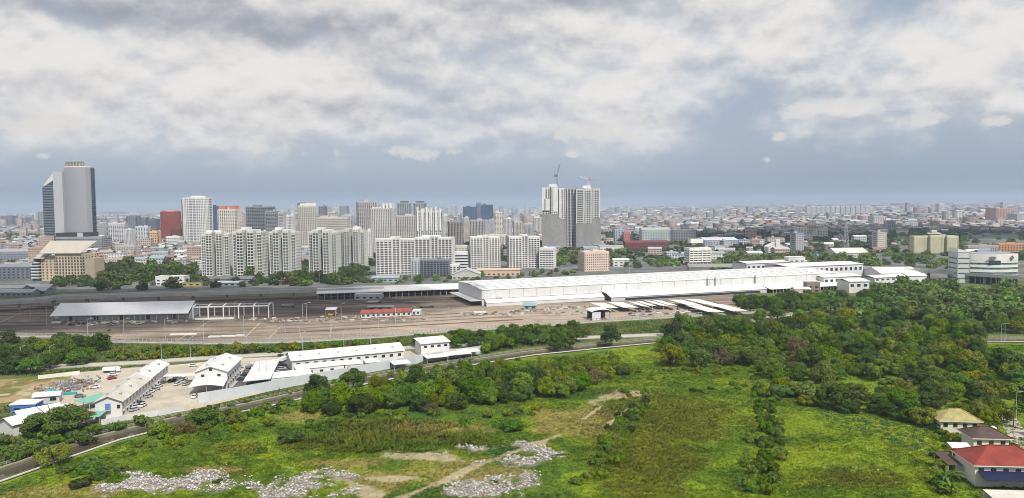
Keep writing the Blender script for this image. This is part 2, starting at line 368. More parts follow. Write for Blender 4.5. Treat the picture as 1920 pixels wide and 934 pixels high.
# ---------------------------------------------------------------- roads
ROADC = mat('pale_concrete_road', (0.43, 0.40, 0.34), 0.9, 0.15, 0.12, fine=0.1)
def road(name, px, w, z, m, kerb=True):
    pts = [g(*p) for p in px]
    o = strip(MB(), pts, -w/2, w/2, z-0.3, z).build(name, m); tag(o, kind='structure')
    if kerb:
        strip(MB(), pts, -w/2-0.4, -w/2-0.02, z-0.3, z+0.22).build('kerb', CONC, o); strip(MB(), pts, w/2+0.02, w/2+0.4, z-0.3, z+0.22).build('kerb', CONC, o)
        lm = MB()
        for p, d in along(pts, 9.0): lm.box(0, 3.2, -0.09, 0.09, z+0.004, z+0.008, Matrix.Translation((p.x, p.y, 0)) @ Matrix.Rotation(math.atan2(d.y, d.x), 4, 'Z'))
        lm.build('lane_marking', WHITE, o, kind='stuff')
    return o
road('road', [(-250, 708), (-60, 697), (100, 688), (250, 681), (400, 671), (560, 662), (700, 656), (850, 647), (1080, 634), (1235, 628), (1340, 624)], 9.0, 0.08, ROADC)
road('lane', [(1960, 930), (1925, 850), (1905, 810), (1882, 775), (1872, 758), (1850, 735)], 6.0, 0.05, mat('lane_concrete', (0.40, 0.36, 0.31), 0.9, 0.16, 0.2), kerb=False)
road('road', [(1225, 490), (1262, 500), (1284, 488), (1330, 470)], 9, 0.08, ROADC, kerb=False)
road('road', [(1380, 606), (1500, 586), (1560, 580), (1680, 577), (1790, 565), (1960, 545)], 9, 0.08, ROADC, kerb=False)
# ---------------------------------------------------------------- depot yard
YARD_TOP = [(-400, 582), (0, 570), (100, 560), (600, 552), (870, 546), (1100, 542), (1405, 536)]
YARD_BOT = [(-400, 640), (0, 636), (190, 636), (215, 641), (400, 644), (560, 641), (700, 633), (850, 621), (1000, 612), (1120, 603), (1310, 592), (1405, 586)]
def yard_col(x, y):
    px, py = proj(x, y, np.zeros_like(x))
    a = R(7); u = x*math.cos(a)+y*math.sin(a); v = -x*math.sin(a)+y*math.cos(a)
    st = vnoise(u, v*9, 60, 3)*0.55+vnoise(u, v*26, 45, 4)*0.45
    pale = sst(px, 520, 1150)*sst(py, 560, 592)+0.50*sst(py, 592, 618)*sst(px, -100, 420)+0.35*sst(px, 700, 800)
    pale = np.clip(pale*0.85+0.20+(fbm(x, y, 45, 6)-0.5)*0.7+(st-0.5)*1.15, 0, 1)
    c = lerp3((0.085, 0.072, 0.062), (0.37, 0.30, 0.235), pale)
    rust = sst(fbm(u, v*8, 50, 9), 0.55, 0.75)*0.4
    return c*(1-rust[:, None])+np.array((0.13, 0.085, 0.06))*rust[:, None]
YM = mat('depot_yard_paving', (0, 0, 0), 0.92, 0.24, 0.12, attr=True, fine=0.14, streak=(0.35, 1.6, 1))
yard = sheet('depot_yard', YARD_TOP, YARD_BOT, 260, 60, 0.0, YM, yard_col)
LINE = mat('pale_concrete_strip', (0.37, 0.33, 0.27), 0.9, 0.25, 0.3)
for a, b, w in (((460, 632), (487, 606), 1.4), ((503, 636), (530, 608), 0.8), ((618, 633), (623, 608), 1.0), ((780, 605), (790, 622), 1.2), ((770, 594), (781, 606), 1.2), ((822, 600), (842, 618), 0.8), ((205, 590), (30, 632), 1.0),
                ((70, 575), (0, 604), 0.9), ((855, 553), (882, 574), 1.3), ((733, 605), (728, 625), 0.6), ((410, 592), (330, 640), 0.7), ((1000, 578), (1060, 605), 0.6), ((560, 612), (565, 636), 0.6)):
    tag(strip(MB(), [g(*a), g(*b)], -w*0.4, w*0.4, -0.2, 0.06).build('concrete_strip', LINE), kind='structure')
# stabling tracks: a pair of rails on a sleeper bed each
RAIL = mat('rusty_rail', (0.16, 0.12, 0.10), 0.6, 0.2, 0.4); BED = mat('track_bed', (0.10, 0.085, 0.075), 0.95, 0.25, 0.4); BEDP = mat('track_bed_pale', (0.25, 0.21, 0.165), 0.95, 0.25, 0.4)
for i, (a, b) in enumerate((((-60, 594), (800, 566)), ((-60, 589), (860, 562)), ((-60, 584), (860, 558)), ((-60, 579), (590, 560)), ((360, 603), (700, 590)), ((-60, 612), (420, 604)), ((-60, 618), (500, 612)), ((-60, 606), (350, 604)), ((-60, 625), (480, 621)),
                            ((500, 606), (900, 586)), ((520, 612), (930, 590)), ((520, 618), (960, 594)), ((520, 625), (980, 599)))):
    A, B = g(*a), g(*b); t = thing('railway_track', ordn(i)+' long straight railway track counted in the depot yard', 'track', A, 0, 'tracks in the depot yard')
    P = [Vector((0, 0, 0)), B-A]
    t['label'] = f'brown railway track in the yard, number {ordn(i)} of the yard tracks'
    strip(MB(), P, -1.5, 1.5, -0.2, 0.10).build('track_bed', BEDP if i in (4, 6, 8, 10, 11) else BED, t)
    for s in (-0.75, 0.75): strip(MB(), P, s-0.06, s+0.06, 0.10, 0.26).build('rail', RAIL, t)
# boundary fence of the depot: posts on a low wall
fpx = [(-200, 628), (0, 630), (175, 633), (215, 641), (400, 644), (560, 641), (700, 633), (850, 621), (1000, 612), (1120, 603), (1310, 592), (1420, 586)]
fp = [g(*p) for p in fpx]; fo = fp[0].copy()
fn = thing('boundary_fence', 'long grey concrete fence with many posts along the depot yard', 'fence', fo)
strip(MB(), rel(fp, fo), -0.15, 0.15, -0.4, 1.0).build('base_wall', CONC, fn)
strip(MB(), rel(fp, fo), -0.09, 0.09, 2.0, 2.25).build('rail', CONC, fn)
strip(MB(), rel(fp, fo), -2.6, -0.7, -0.3, 0.3).build('footing', mat('pale_footing', (0.40, 0.38, 0.34), 0.9, 0.2, 0.2), fn)
post = MB().box(-0.16, 0.16, -0.2, 0.2, -0.4, 2.5).mesh('post', CONC)
for p, d in along(rel(fp, fo), 2.7)[:298]:
    o = link('post', post, fn); o.location = p; o.rotation_euler = (0, 0, math.atan2(d.y, d.x))
# ---------------------------------------------------------------- the works compound
TAN = mat('compound_concrete', (0.45, 0.40, 0.32), 0.9, 0.17, 0.08, fine=0.1)
sheet('compound_yard', [(105, 702), (240, 690), (330, 684), (450, 672), (560, 668), (760, 658), (905, 652)], [(105, 797), (180, 792), (345, 772), (500, 735), (700, 692), (905, 662)], 30, 6, 0.02, TAN)
ASPH = mat('asphalt', (0.115, 0.115, 0.12), 0.9, 0.2, 0.15, fine=0.12)
for nm, pts in (('asphalt_lot', [(372, 742), (436, 726), (476, 684), (545, 672), (548, 690), (520, 716), (430, 742), (375, 753)]),):
    mb = MB(); w = [g(*p) for p in pts]; mb.add([(p.x, p.y, 0.045) for p in w], [tuple(range(len(w)-1, -1, -1))]); tag(mb.build(nm, ASPH), kind='structure')
def dirt_col(x, y):
    n = fbm(x, y, 14, 21); c = lerp3((0.33, 0.24, 0.13), (0.15, 0.15, 0.045), sst(n, 0.42, 0.6)); s = sst(fbm(x, y*2, 9, 23), 0.58, 0.72)
    return c*(1-s[:, None])+np.array((0.42, 0.34, 0.23))*s[:, None]
ATT = mat('bare_earth', (0, 0, 0), 0.95, 0.22, 0.4, attr=True, fine=0.15)
sheet('dirt_lot', [(-200, 716), (0, 712), (90, 706), (135, 704)], [(-200, 765), (0, 757), (70, 748), (120, 735)], 60, 30, 0.03, ATT, dirt_col)
# ================================================================== the field in front
def seg(px, py, a, b):
    """distance in photo pixels (heights stretched 2.4 times) to a line"""
    ax, ay = a[0], a[1]*2.4; bx, by = b[0], b[1]*2.4; qx, qy = px-ax, py*2.4-ay; dx, dy = bx-ax, by-ay
    t = np.clip((qx*dx+qy*dy)/(dx*dx+dy*dy), 0, 1); return np.hypot(qx-dx*t, qy-dy*t)
def oval(px, py, cx, cy, rx, ry): return np.hypot((px-cx)/rx, (py-cy)/ry)
RUB = [(345, 908, 150, 20), (250, 922, 90, 16), (440, 905, 70, 13), (590, 912, 78, 26), (545, 925, 70, 18), (890, 855, 62, 15), (985, 862, 70, 14), (1000, 848, 40, 8), (905, 925, 110, 16), (975, 905, 60, 14), (950, 868, 50, 8), (640, 898, 45, 8), (975, 836, 14, 6)]
def field_masks(x, y):
    px, py = proj(x, y, np.zeros_like(x)); w1 = (fbm(x, y, 11, 31)-0.5); w2 = (fbm(x, y, 4.5, 33)-0.5)
    rub = np.full_like(px, 9.0)
    for c in RUB: rub = np.minimum(rub, oval(px, py, *c)+w1*1.3+w2*1.3)
    rub = (1-sst(rub, 0.70, 1.0))*sst(fbm(x, y, 6.5, 35), 0.34, 0.50)
    d = np.full_like(px, 999.0)
    for a, b, w in (((745, 940), (835, 905), 11), ((835, 905), (900, 873), 9), ((900, 873), (1015, 833), 11), ((1015, 833), (1050, 818), 6), ((1095, 788), (1130, 762), 4), ((1115, 755), (1195, 738), 19), ((700, 935), (640, 900), 24), ((735, 855), (835, 862), 20), ((690, 900), (780, 900), 14), ((1180, 770), (1140, 800), 7)):
        d = np.minimum(d, seg(px, py, a, b)*(14/w))
    dirt = 1-sst(d+w1*22+w2*16, 7, 16)
    dry = np.zeros_like(px)
    for c in ((830, 885, 85, 22), (1075, 795, 80, 30), (840, 808, 120, 14), (700, 905, 90, 22), (930, 890, 60, 16), (560, 780, 60, 10), (100, 925, 130, 16), (390, 885, 90, 10), (640, 870, 90, 10)):
        dry = np.maximum(dry, 1-sst(oval(px, py, *c)+w1*1.3+w2*0.4, 0.6, 1.15))
    brown = np.zeros_like(px)
    for c in ((1215, 850, 125, 95), (1180, 770, 70, 40), (1270, 790, 110, 60), (760, 822, 150, 16), (620, 838, 120, 14), (830, 830, 120, 12), (1600, 900, 110, 22), (700, 800, 90, 12), (450, 845, 60, 10)):
        brown = np.maximum(brown, 1-sst(oval(px, py, *c)+w1*0.9+w2*0.7, 0.55, 1.2))
    return px, py, rub, dirt, dry, brown, w1, w2
def field_col(x, y, px=None):
    px, py, rub, dirt, dry, brown, w1, w2 = field_masks(x, y)
    n = fbm(x, y, 17, 41); n2 = fbm(x, y, 5, 43)
    c = lerp3((0.085, 0.150, 0.011), (0.185, 0.250, 0.015), sst(n*0.7+n2*0.3, 0.36, 0.66))
    blue = sst(fbm(x, y, 26, 47), 0.50, 0.66)*0.6*(px < 1150)
    c = c*(1-blue[:, None])+np.array((0.050, 0.115, 0.022))*blue[:, None]
    yel = sst(fbm(x, y, 20, 49), 0.55, 0.75)*0.5; c = c*(1-yel[:, None])+np.array((0.175, 0.205, 0.014))*yel[:, None]
    def over(c, k, w): return c*(1-w[:, None])+np.array(k)*w[:, None]
    c = over(c, (0.150, 0.130, 0.022), brown*0.5); c = over(c, (0.25, 0.20, 0.062), dry*0.75); c = over(c, (0.36, 0.30, 0.19), dirt*0.85); c = over(c, (0.25, 0.23, 0.19), rub)
    return c*(0.84+0.32*n2)[:, None]
FTOP = [(-260, 1010)]+[(p[0], p[1]+3.0) for p in S_PX if p[0] >= -60]+[(2120, 648)]
FTOP[0] = (-260, 1005)
FM = mat('field_soil_and_grass', (0, 0, 0), 0.95, 0.22, 0.5, attr=True, fine=0.18, bump=0.5)
def field_bump(x, y):
    x = np.asarray(x, float); y = np.asarray(y, float); px, py = proj(x, y, np.zeros_like(x)); k = 1-sst(px, 1725, 1775)*sst(py, 690, 730)
    return 0.02+(0.55*fbm(x, y, 16, 51)*sst(y, 150, 215)+0.25*fbm(x, y, 3, 52))*k
sheet('field', FTOP, [(-260, 1160), (2120, 1160)], 330, 190, 0.0, FM, field_col, field_bump)
# grass and weeds: uncountable, one mesh each kind
def rand_field(n, ymax=455, pad=40):
    px = rng.uniform(-120, 2110, n*2); Yd = rng.uniform(196, ymax, n*2)**1.0
    X = (px-960)/F*Yd
    a, b = proj(X, Yd, np.zeros_like(X)); ok = (b < 985) & (b > interp(S_PX, a)+7)
    return X[ok][:n], Yd[ok][:n], a[ok][:n], b[ok][:n]
def tuft(n, spread, seed):
    r = np.random.default_rng(seed); V = []; Fc = []
    for i in range(n):
        a = r.uniform(0, 6.28); l = r.uniform(0.5, 1.0); bx, by = r.normal(0, spread*0.35, 2); w = r.uniform(0.05, 0.11)
        tx, ty = bx+math.cos(a)*l*spread, by+math.sin(a)*l*spread; px_, py_ = -math.sin(a)*w, math.cos(a)*w; k = len(V)
        V += [(bx-px_, by-py_, 0), (bx+px_, by+py_, 0), (tx, ty, l)]; Fc.append((k, k+1, k+2))
    return np.array(V), np.array(Fc)
GRASSM = mat('grass_blades', (0, 0, 0), 0.7, 0.15, 0.8, attr=True, transl=0.3)
X, Yd, a, b = rand_field(165000)
px, py, rub, dirt, dry, brown, w1, w2 = field_masks(X, Yd)
keep = (rng.random(len(X)) > np.clip(rub*0.97+dirt*0.85+dry*0.25, 0, 0.98)) & ~((px > 1765) & (py > 745))
X, Yd, dry, brown = X[keep], Yd[keep], dry[keep], brown[keep]; px, py = px[keep], py[keep]
c = field_col(X, Yd)*rng.uniform(0.72, 1.35, (len(X), 1))*np.array((1.0, 1.02, 0.95)); c = np.clip(c, 0, 0.6)
tall = 0.45+0.5*brown+0.25*fbm(X, Yd, 12, 61)+0.9*((oval(px, py, 720, 820, 180, 34) < 1) & (fbm(X, Yd, 9, 62) > 0.45))
tall = tall*rng.uniform(0.6, 1.4, len(X)); zz = field_bump(X, Yd)-0.08
bv, bf = tuft(5, 0.6, 3); h = np.array([0.40, 0.40, 1.2]*5)  # dark bases and light tips paint the shade within each tuft
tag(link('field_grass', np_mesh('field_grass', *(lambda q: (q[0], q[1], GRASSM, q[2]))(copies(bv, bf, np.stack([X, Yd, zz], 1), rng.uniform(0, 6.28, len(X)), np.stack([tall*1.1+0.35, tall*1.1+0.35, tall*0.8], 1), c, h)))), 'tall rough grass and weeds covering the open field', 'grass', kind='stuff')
# broad-leaved weeds: low leafy mounds
def weed(seed):
    r = np.random.default_rng(seed); V = []; Fc = []
    for i in range(9):
        a = r.uniform(0, 6.28); e = r.uniform(0.1, 1.2); rad = r.uniform(0.35, 1.0); c = np.array((math.cos(a)*math.cos(e)*rad, math.sin(a)*math.cos(e)*rad, math.sin(e)*rad*0.9+0.1))
        u = r.normal(0, 1, 3); u[2] *= 0.5; u /= np.linalg.norm(u); v = np.cross(u, c+np.array((0, 0, 0.4))); v /= np.linalg.norm(v)+1e-6; s = r.uniform(0.22, 0.42); k = len(V)
        V += [c-u*s, c-v*s*0.6, c+u*s, c+v*s*0.6]; Fc.append((k, k+1, k+2, k+3))
    return np.array(V), np.array(Fc)
X, Yd, a, b = rand_field(42000)
px, py, rub, dirt, dry, brown, w1, w2 = field_masks(X, Yd)
patch = (fbm(X, Yd, 18, 71) > 0.50) | ((px > 1560) & (px < 1720) & (np.abs(py-(770+(px-1560)*0.33)) < 26)) | (py > 930)
keep = (rng.random(len(X)) > np.clip(rub+dirt+dry*0.6+brown*0.55, 0, 0.97)) & patch
X, Yd, px, py = X[keep], Yd[keep], px[keep], py[keep]
c = field_col(X, Yd)*rng.uniform(0.55, 1.15, (len(X), 1)); lot = ((px > 1500) & (px < 1740) & (np.abs(py-(770+(px-1560)*0.33)) < 26)); c[lot] = np.array((0.06, 0.135, 0.045))*rng.uniform(0.7, 1.3, (lot.sum(), 1))
s = rng.uniform(0.35, 0.95, len(X)); bv, bf = weed(5)
q = copies(bv, bf, np.stack([X, Yd, field_bump(X, Yd)], 1), rng.uniform(0, 6.28, len(X)), s, c)
tag(link('field_weeds', np_mesh('field_weeds', q[0], q[1], GRASSM, q[2])), 'low leafy green weeds growing through the field grass', 'weeds', kind='stuff')
# rubble heaps
X, Yd, a, b = rand_field(220000, ymax=300)
px, py, rub, dirt, dry, brown, w1, w2 = field_masks(X, Yd)
keep = (rng.random(len(X)) < rub*1.0+(dirt > 0.6)*0.03+0.001) & (py > 800)
X, Yd = X[keep], Yd[keep]
bv = np.array([(-1, -.8, 0), (1, -.7, -.1), (.8, .9, 0), (-.7, .8, .1), (-.6, -.5, .8), (.6, -.5, .9), (.5, .6, .7), (-.5, .4, 1.0)])*0.5
bf = np.array([(4, 5, 6, 7), (0, 1, 5, 4), (1, 2, 6, 5), (2, 3, 7, 6), (3, 0, 4, 7)])
s = np.minimum(np.exp(rng.normal(-1.42, 0.58, len(X))), 0.75); c = lerp3((0.56, 0.54, 0.51), (0.17, 0.155, 0.135), rng.random(len(X))**1.4)*rng.uniform(0.7, 1.25, (len(X), 1))
pk = rng.random(len(X)) < 0.02; c[pk] = np.array((0.26, 0.14, 0.10))
mound = fbm(X, Yd, 6, 81)*1.5
q = copies(bv, bf, np.stack([X, Yd, field_bump(X, Yd)+mound*0.9-0.15], 1), rng.uniform(0, 6.28, len(X)), np.stack([s*1.1, s*0.9, s*0.7], 1), c)
tag(link('rubble', np_mesh('rubble', q[0], q[1], mat('broken_concrete', (0, 0, 0), 0.95, 0.15, 0.8, attr=True), q[2])), 'heaps of pale broken concrete rubble in the field', 'rubble', kind='stuff')
# ================================================================== towers and apartment blocks
def facade(core, span, pier, x0, x1, y0, y1, z0, z1, floors, bx, by, ph=0.4, pw=0.35, rec=0.5):
    """glass core, a slab edge for every floor and piers between the bays: real recessed windows"""
    core.box(x0+rec, x1-rec, y0+rec, y1-rec, z0, z1-0.3); fh = (z1-z0)/floors
    if span is not None and ph > 0:
        for k in range(floors): span.box(x0+0.07, x1-0.07, y0+0.07, y1-0.07, z0+k*fh, z0+(k+ph)*fh)
    span.box(x0+0.05, x1-0.05, y0+0.05, y1-0.05, z1-0.5*fh, z1+0.6)
    if pw > 0:
        for n, ax in ((bx, 0), (by, 1)):
            if not n: continue
            a0, a1 = (x0, x1) if ax == 0 else (y0, y1); s = (a1-a0)/n; w = s*pw/2
            for k in range(n+1):
                c = a0+k*s; lo, hi = max(a0, c-w), min(a1, c+w)
                if ax == 0: pier.box(lo, hi, y0, y0+rec+0.1, z0, z1+0.3); pier.box(lo, hi, y1-rec-0.1, y1, z0, z1+0.3)
                else: pier.box(x0, x0+rec+0.1, lo, hi, z0, z1+0.3); pier.box(x1-rec-0.1, x1, lo, hi, z0, z1+0.3)
def colm(c, name=None, **kw):
    if not isinstance(c, tuple): return c
    return mat('paint_%02d_%02d_%02d' % tuple(int(v*100) for v in c), c, 0.75, kw.get('var', 0.10), 0.06)
def span_px(px0, px1, pytop, Y):
    A = at(px0, pytop, Y); B = at(px1, pytop, Y); return A.x, B.x, (A.z+B.z)/2
NOUNITS = []
def tower(name, label, cat, px0, px1, pytop, Y, floors, bx, wall=(0.6, 0.6, 0.58), gl=None, rot=0.0, ratio=0.7, ph=0.4, pw=0.35, roof=None, vols=None, group=None, z0=0.0, pier=None, by=None, top=True, balc=False, slots=True):
    """a block whose front stands at distance Y between two photo columns"""
    x0, x1, zt = span_px(px0, px1, pytop, Y); A = x1-x0; r = R(rot)
    Wd = A/(math.cos(r)+ratio*abs(math.sin(r))); D = Wd*ratio
    cx = (x0+x1)/2; cyy = Y+(Wd*abs(math.sin(r))+D*math.cos(r))/2
    t = thing(name, label, cat, (cx, cyy, z0), r, group); zt -= z0
    core, sp, pr, rf, rb, bl = MB(), MB(), MB(), MB(), MB(), MB()
    for (a, b, c, d, hf) in (vols or [(-0.5, 0.5, -0.5, 0.5, 1.0)]):
        f = max(2, round(floors*hf)); nb = max(1, round(bx*(b-a))); nd = max(1, round((by or bx*ratio)*(d-c)))
        X0, X1, Y0, Y1, Z = a*Wd, b*Wd, c*D, d*D, zt*hf
        facade(core, sp, pr, X0, X1, Y0, Y1, 0, Z, f, nb, nd, ph, pw, 0.9)
        rf.box(X0+0.8, X1-0.8, Y0+0.8, Y1-0.8, Z-0.2, Z+0.35)
        if balc:
            fh = Z/f
            for k in range(1, f):
                for q in range(nb):
                    if q % 3 != 1: continue
                    xa = X0+(X1-X0)*(q+0.1)/nb; xb = X0+(X1-X0)*(q+0.9)/nb
                    bl.box(xa, xb, Y0-1.1, Y0+0.2, k*fh-0.1, k*fh+0.1); bl.box(xa, xb, Y0-1.15, Y0-1.0, k*fh-0.1, k*fh+0.85)
    wm = colm(wall); core.build('glazing', gl or GLS, t); sp.build('wall', wm, t, kind='stuff'); pr.build('pier', colm(pier) if pier else wm, t, kind='stuff')
    rm = colm(roof) if roof else CONC
    rf.build('roof', rm, t); bl.build('balcony', wm, t, kind='stuff')
    if top:
        rnd = random.Random(name+label)
        for k in range(rnd.choice((1, 2))):
            w = Wd*rnd.uniform(0.14, 0.28); u = rnd.uniform(-0.25, 0.25)*Wd; hh = max(2.2, min(5, zt*0.06))
            o = MB().box(u-w/2, u+w/2, -D*0.15+k*0.3, D*0.2+k*0.3, zt+0.3, zt+hh-k*0.6).build('rooftop_room', wm, t)
    return t
GLSD = glass('window_dark', (0.014, 0.018, 0.022), 0.3, 0.3); WH = (0.70, 0.70, 0.68); CR = (0.62, 0.60, 0.53); PG = (0.42, 0.43, 0.45)
# --- the row of stepped condominium blocks
cond_vols = [(-0.5, -0.31, -0.25, 0.5, 0.96), (-0.30, -0.06, -0.5, 0.35, 1.0), (0.06, 0.30, -0.5, 0.35, 1.0), (0.31, 0.5, -0.25, 0.5, 0.96), (-0.05, 0.05, 0.05, 0.3, 0.985)]
CW_ = (0.63, 0.635, 0.60)
for i, (a, b, tp, Y, lab) in enumerate(((368, 424, 437, 905, 'pale condominium block at the left end of the long stepped row'), (429, 489, 432, 880, 'pale condominium block beside the end block of the stepped row'), (499, 553, 432, 885, 'pale condominium block third along the stepped row, right of a dark slot'),
                                  (573, 630, 432, 885, 'pale condominium block after the gap in the stepped row'), (634, 683, 430, 960, 'pale condominium block set back at the right end of the stepped row'))):
    tower('condominium_block', lab, 'apartment block', a, b, tp, Y, 16, 9, CW_, GLSD, rot=(-4 if i else 8), ratio=0.75, ph=0.32, pw=0.22, vols=cond_vols, group='stepped condominium row', balc=True)
for (a, b, tp, Y, lab) in ((488, 500, 436, 925, 'narrow link block between two condominiums of the stepped row'),):
    tower('link_block', lab, 'apartment block', a, b, tp, Y, 18, 3, CW_, GLS, ratio=1.2)
v2 = [(-0.5, -0.08, -0.5, 0.3, 1.0), (-0.08, 0.12, -0.35, 0.5, 1.04), (0.12, 0.5, -0.42, 0.35, 0.99)]
for (a, b, tp, Y, rot, lab) in ((697, 776, 449, 893, 10, 'white condominium with gridded windows behind the low grey slab block'), (776, 851, 446, 930, -6, 'white condominium rising directly above the low dark grey block'),
                            (877, 938, 445, 955, 9, 'white condominium just left of its twin near the parking deck'), (949, 1013, 444, 965, 9, 'white condominium beside the towers under construction')):
    tower('white_condominium', lab, 'apartment block', a, b, tp, Y, 15, 10, WH, GLSD, rot=rot, ratio=0.55, ph=0.33, pw=0.25, vols=v2, group='white condominiums behind the depot')
tower('grey_slab_block', 'low dark grey block with pale end bay below white condominiums', 'building', 788, 842, 488, 862, 9, 9, (0.20, 0.21, 0.24), GLS, ratio=0.5, ph=0.25, pw=0.22)
tower('stair_block', 'narrow pale block attached to the left of the dark grey slab', 'building', 770, 788, 487, 860, 9, 3, (0.50, 0.52, 0.56), GLS, ratio=0.8)
tower('annex_block', 'small stepped white annex right of the dark grey slab block', 'building', 842, 862, 497, 880, 5, 3, WH, ratio=0.8)
tower('parking_deck', 'white banded parking deck between two white condominiums', 'building', 852, 877, 473, 960, 6, 4, WH, DARK, ratio=1.0, ph=0.5, pw=0.0, top=False)
tower('green_topped_hall', 'pale block with a teal roof behind the white parking deck', 'building', 853, 877, 462, 1010, 5, 4, CR, ratio=0.8, roof=(0.10, 0.36, 0.28), top=False)
tower('small_office', 'small white banded office beside the construction towers', 'building', 1011, 1044, 466, 960, 9, 5, WH, GLS, rot=-15, ratio=0.7, ph=0.5, pw=0.12)
t = tower('pink_apartments', 'pale pink apartment block in front of the trees by the depot', 'apartment block', 1087, 1144, 473, 915, 8, 12, (0.64, 0.50, 0.44), GLS, rot=14, ratio=0.7, ph=0.5, pw=0.5)
t = tower('white_office', 'white banded office block behind the long depot roof', 'office', 1288, 1336, 466, 985, 6, 5, (0.76, 0.75, 0.68), GLS, rot=10, ratio=0.6, ph=0.55, pw=0.10, z0=4, top=False)
mb = MB(); mb.box(-11, 6, -4, 6, 24.4, 29.5); mb.build('rooftop_room', colm((0.76, 0.75, 0.68)), t)
mb = MB()
for k in range(7): mb.box(-15+k*5-0.4, -15+k*5+0.4, -8, -7.2, -4, 0)
mb.build('column', WHITE, t, kind='stuff'); MB().box(-14, 14, -6.5, 6.5, -4, 0.02).build('ground_storey', DGREY, t)
# --- yellow apartments: three bays with darker recesses
YEL = (0.58, 0.56, 0.37)
t = tower('yellow_apartments', 'pale yellow apartment block with three wings above the trees', 'apartment block', 1716, 1799, 441, 1165, 10, 18, YEL, GLS, rot=-4, ratio=0.22, ph=0.5, pw=0.5, top=False,
      vols=[(-0.5, -0.24, -0.5, 0.5, 0.93), (-0.24, -0.14, -0.2, 0.4, 0.93), (-0.14, 0.14, -0.5, 0.5, 0.97), (0.14, 0.24, -0.2, 0.4, 0.93), (0.24, 0.5, -0.5, 0.5, 0.93)])
mb = MB(); mb.prism([(-9, -3), (9, -3), (9, 3), (-9, 3)], 29, 34, [30, 30, 31, 31]); mb.box(-4, 4, -2, 3, 31, 35); mb.build('roof_pavilion', colm((0.50, 0.50, 0.42)), t)
tower('orange_block', 'orange brown low apartment row at the right edge of the city', 'building', 1872, 1960, 457, 1180, 5, 16, (0.50, 0.27, 0.15), GLS, ratio=0.2, ph=0.45, pw=0.4)
tower('taupe_block', 'long taupe low block between yellow apartments and orange row', 'building', 1814, 1874, 461, 1150, 4, 14, (0.36, 0.33, 0.31), GLS, ratio=0.25, ph=0.5, pw=0.3)
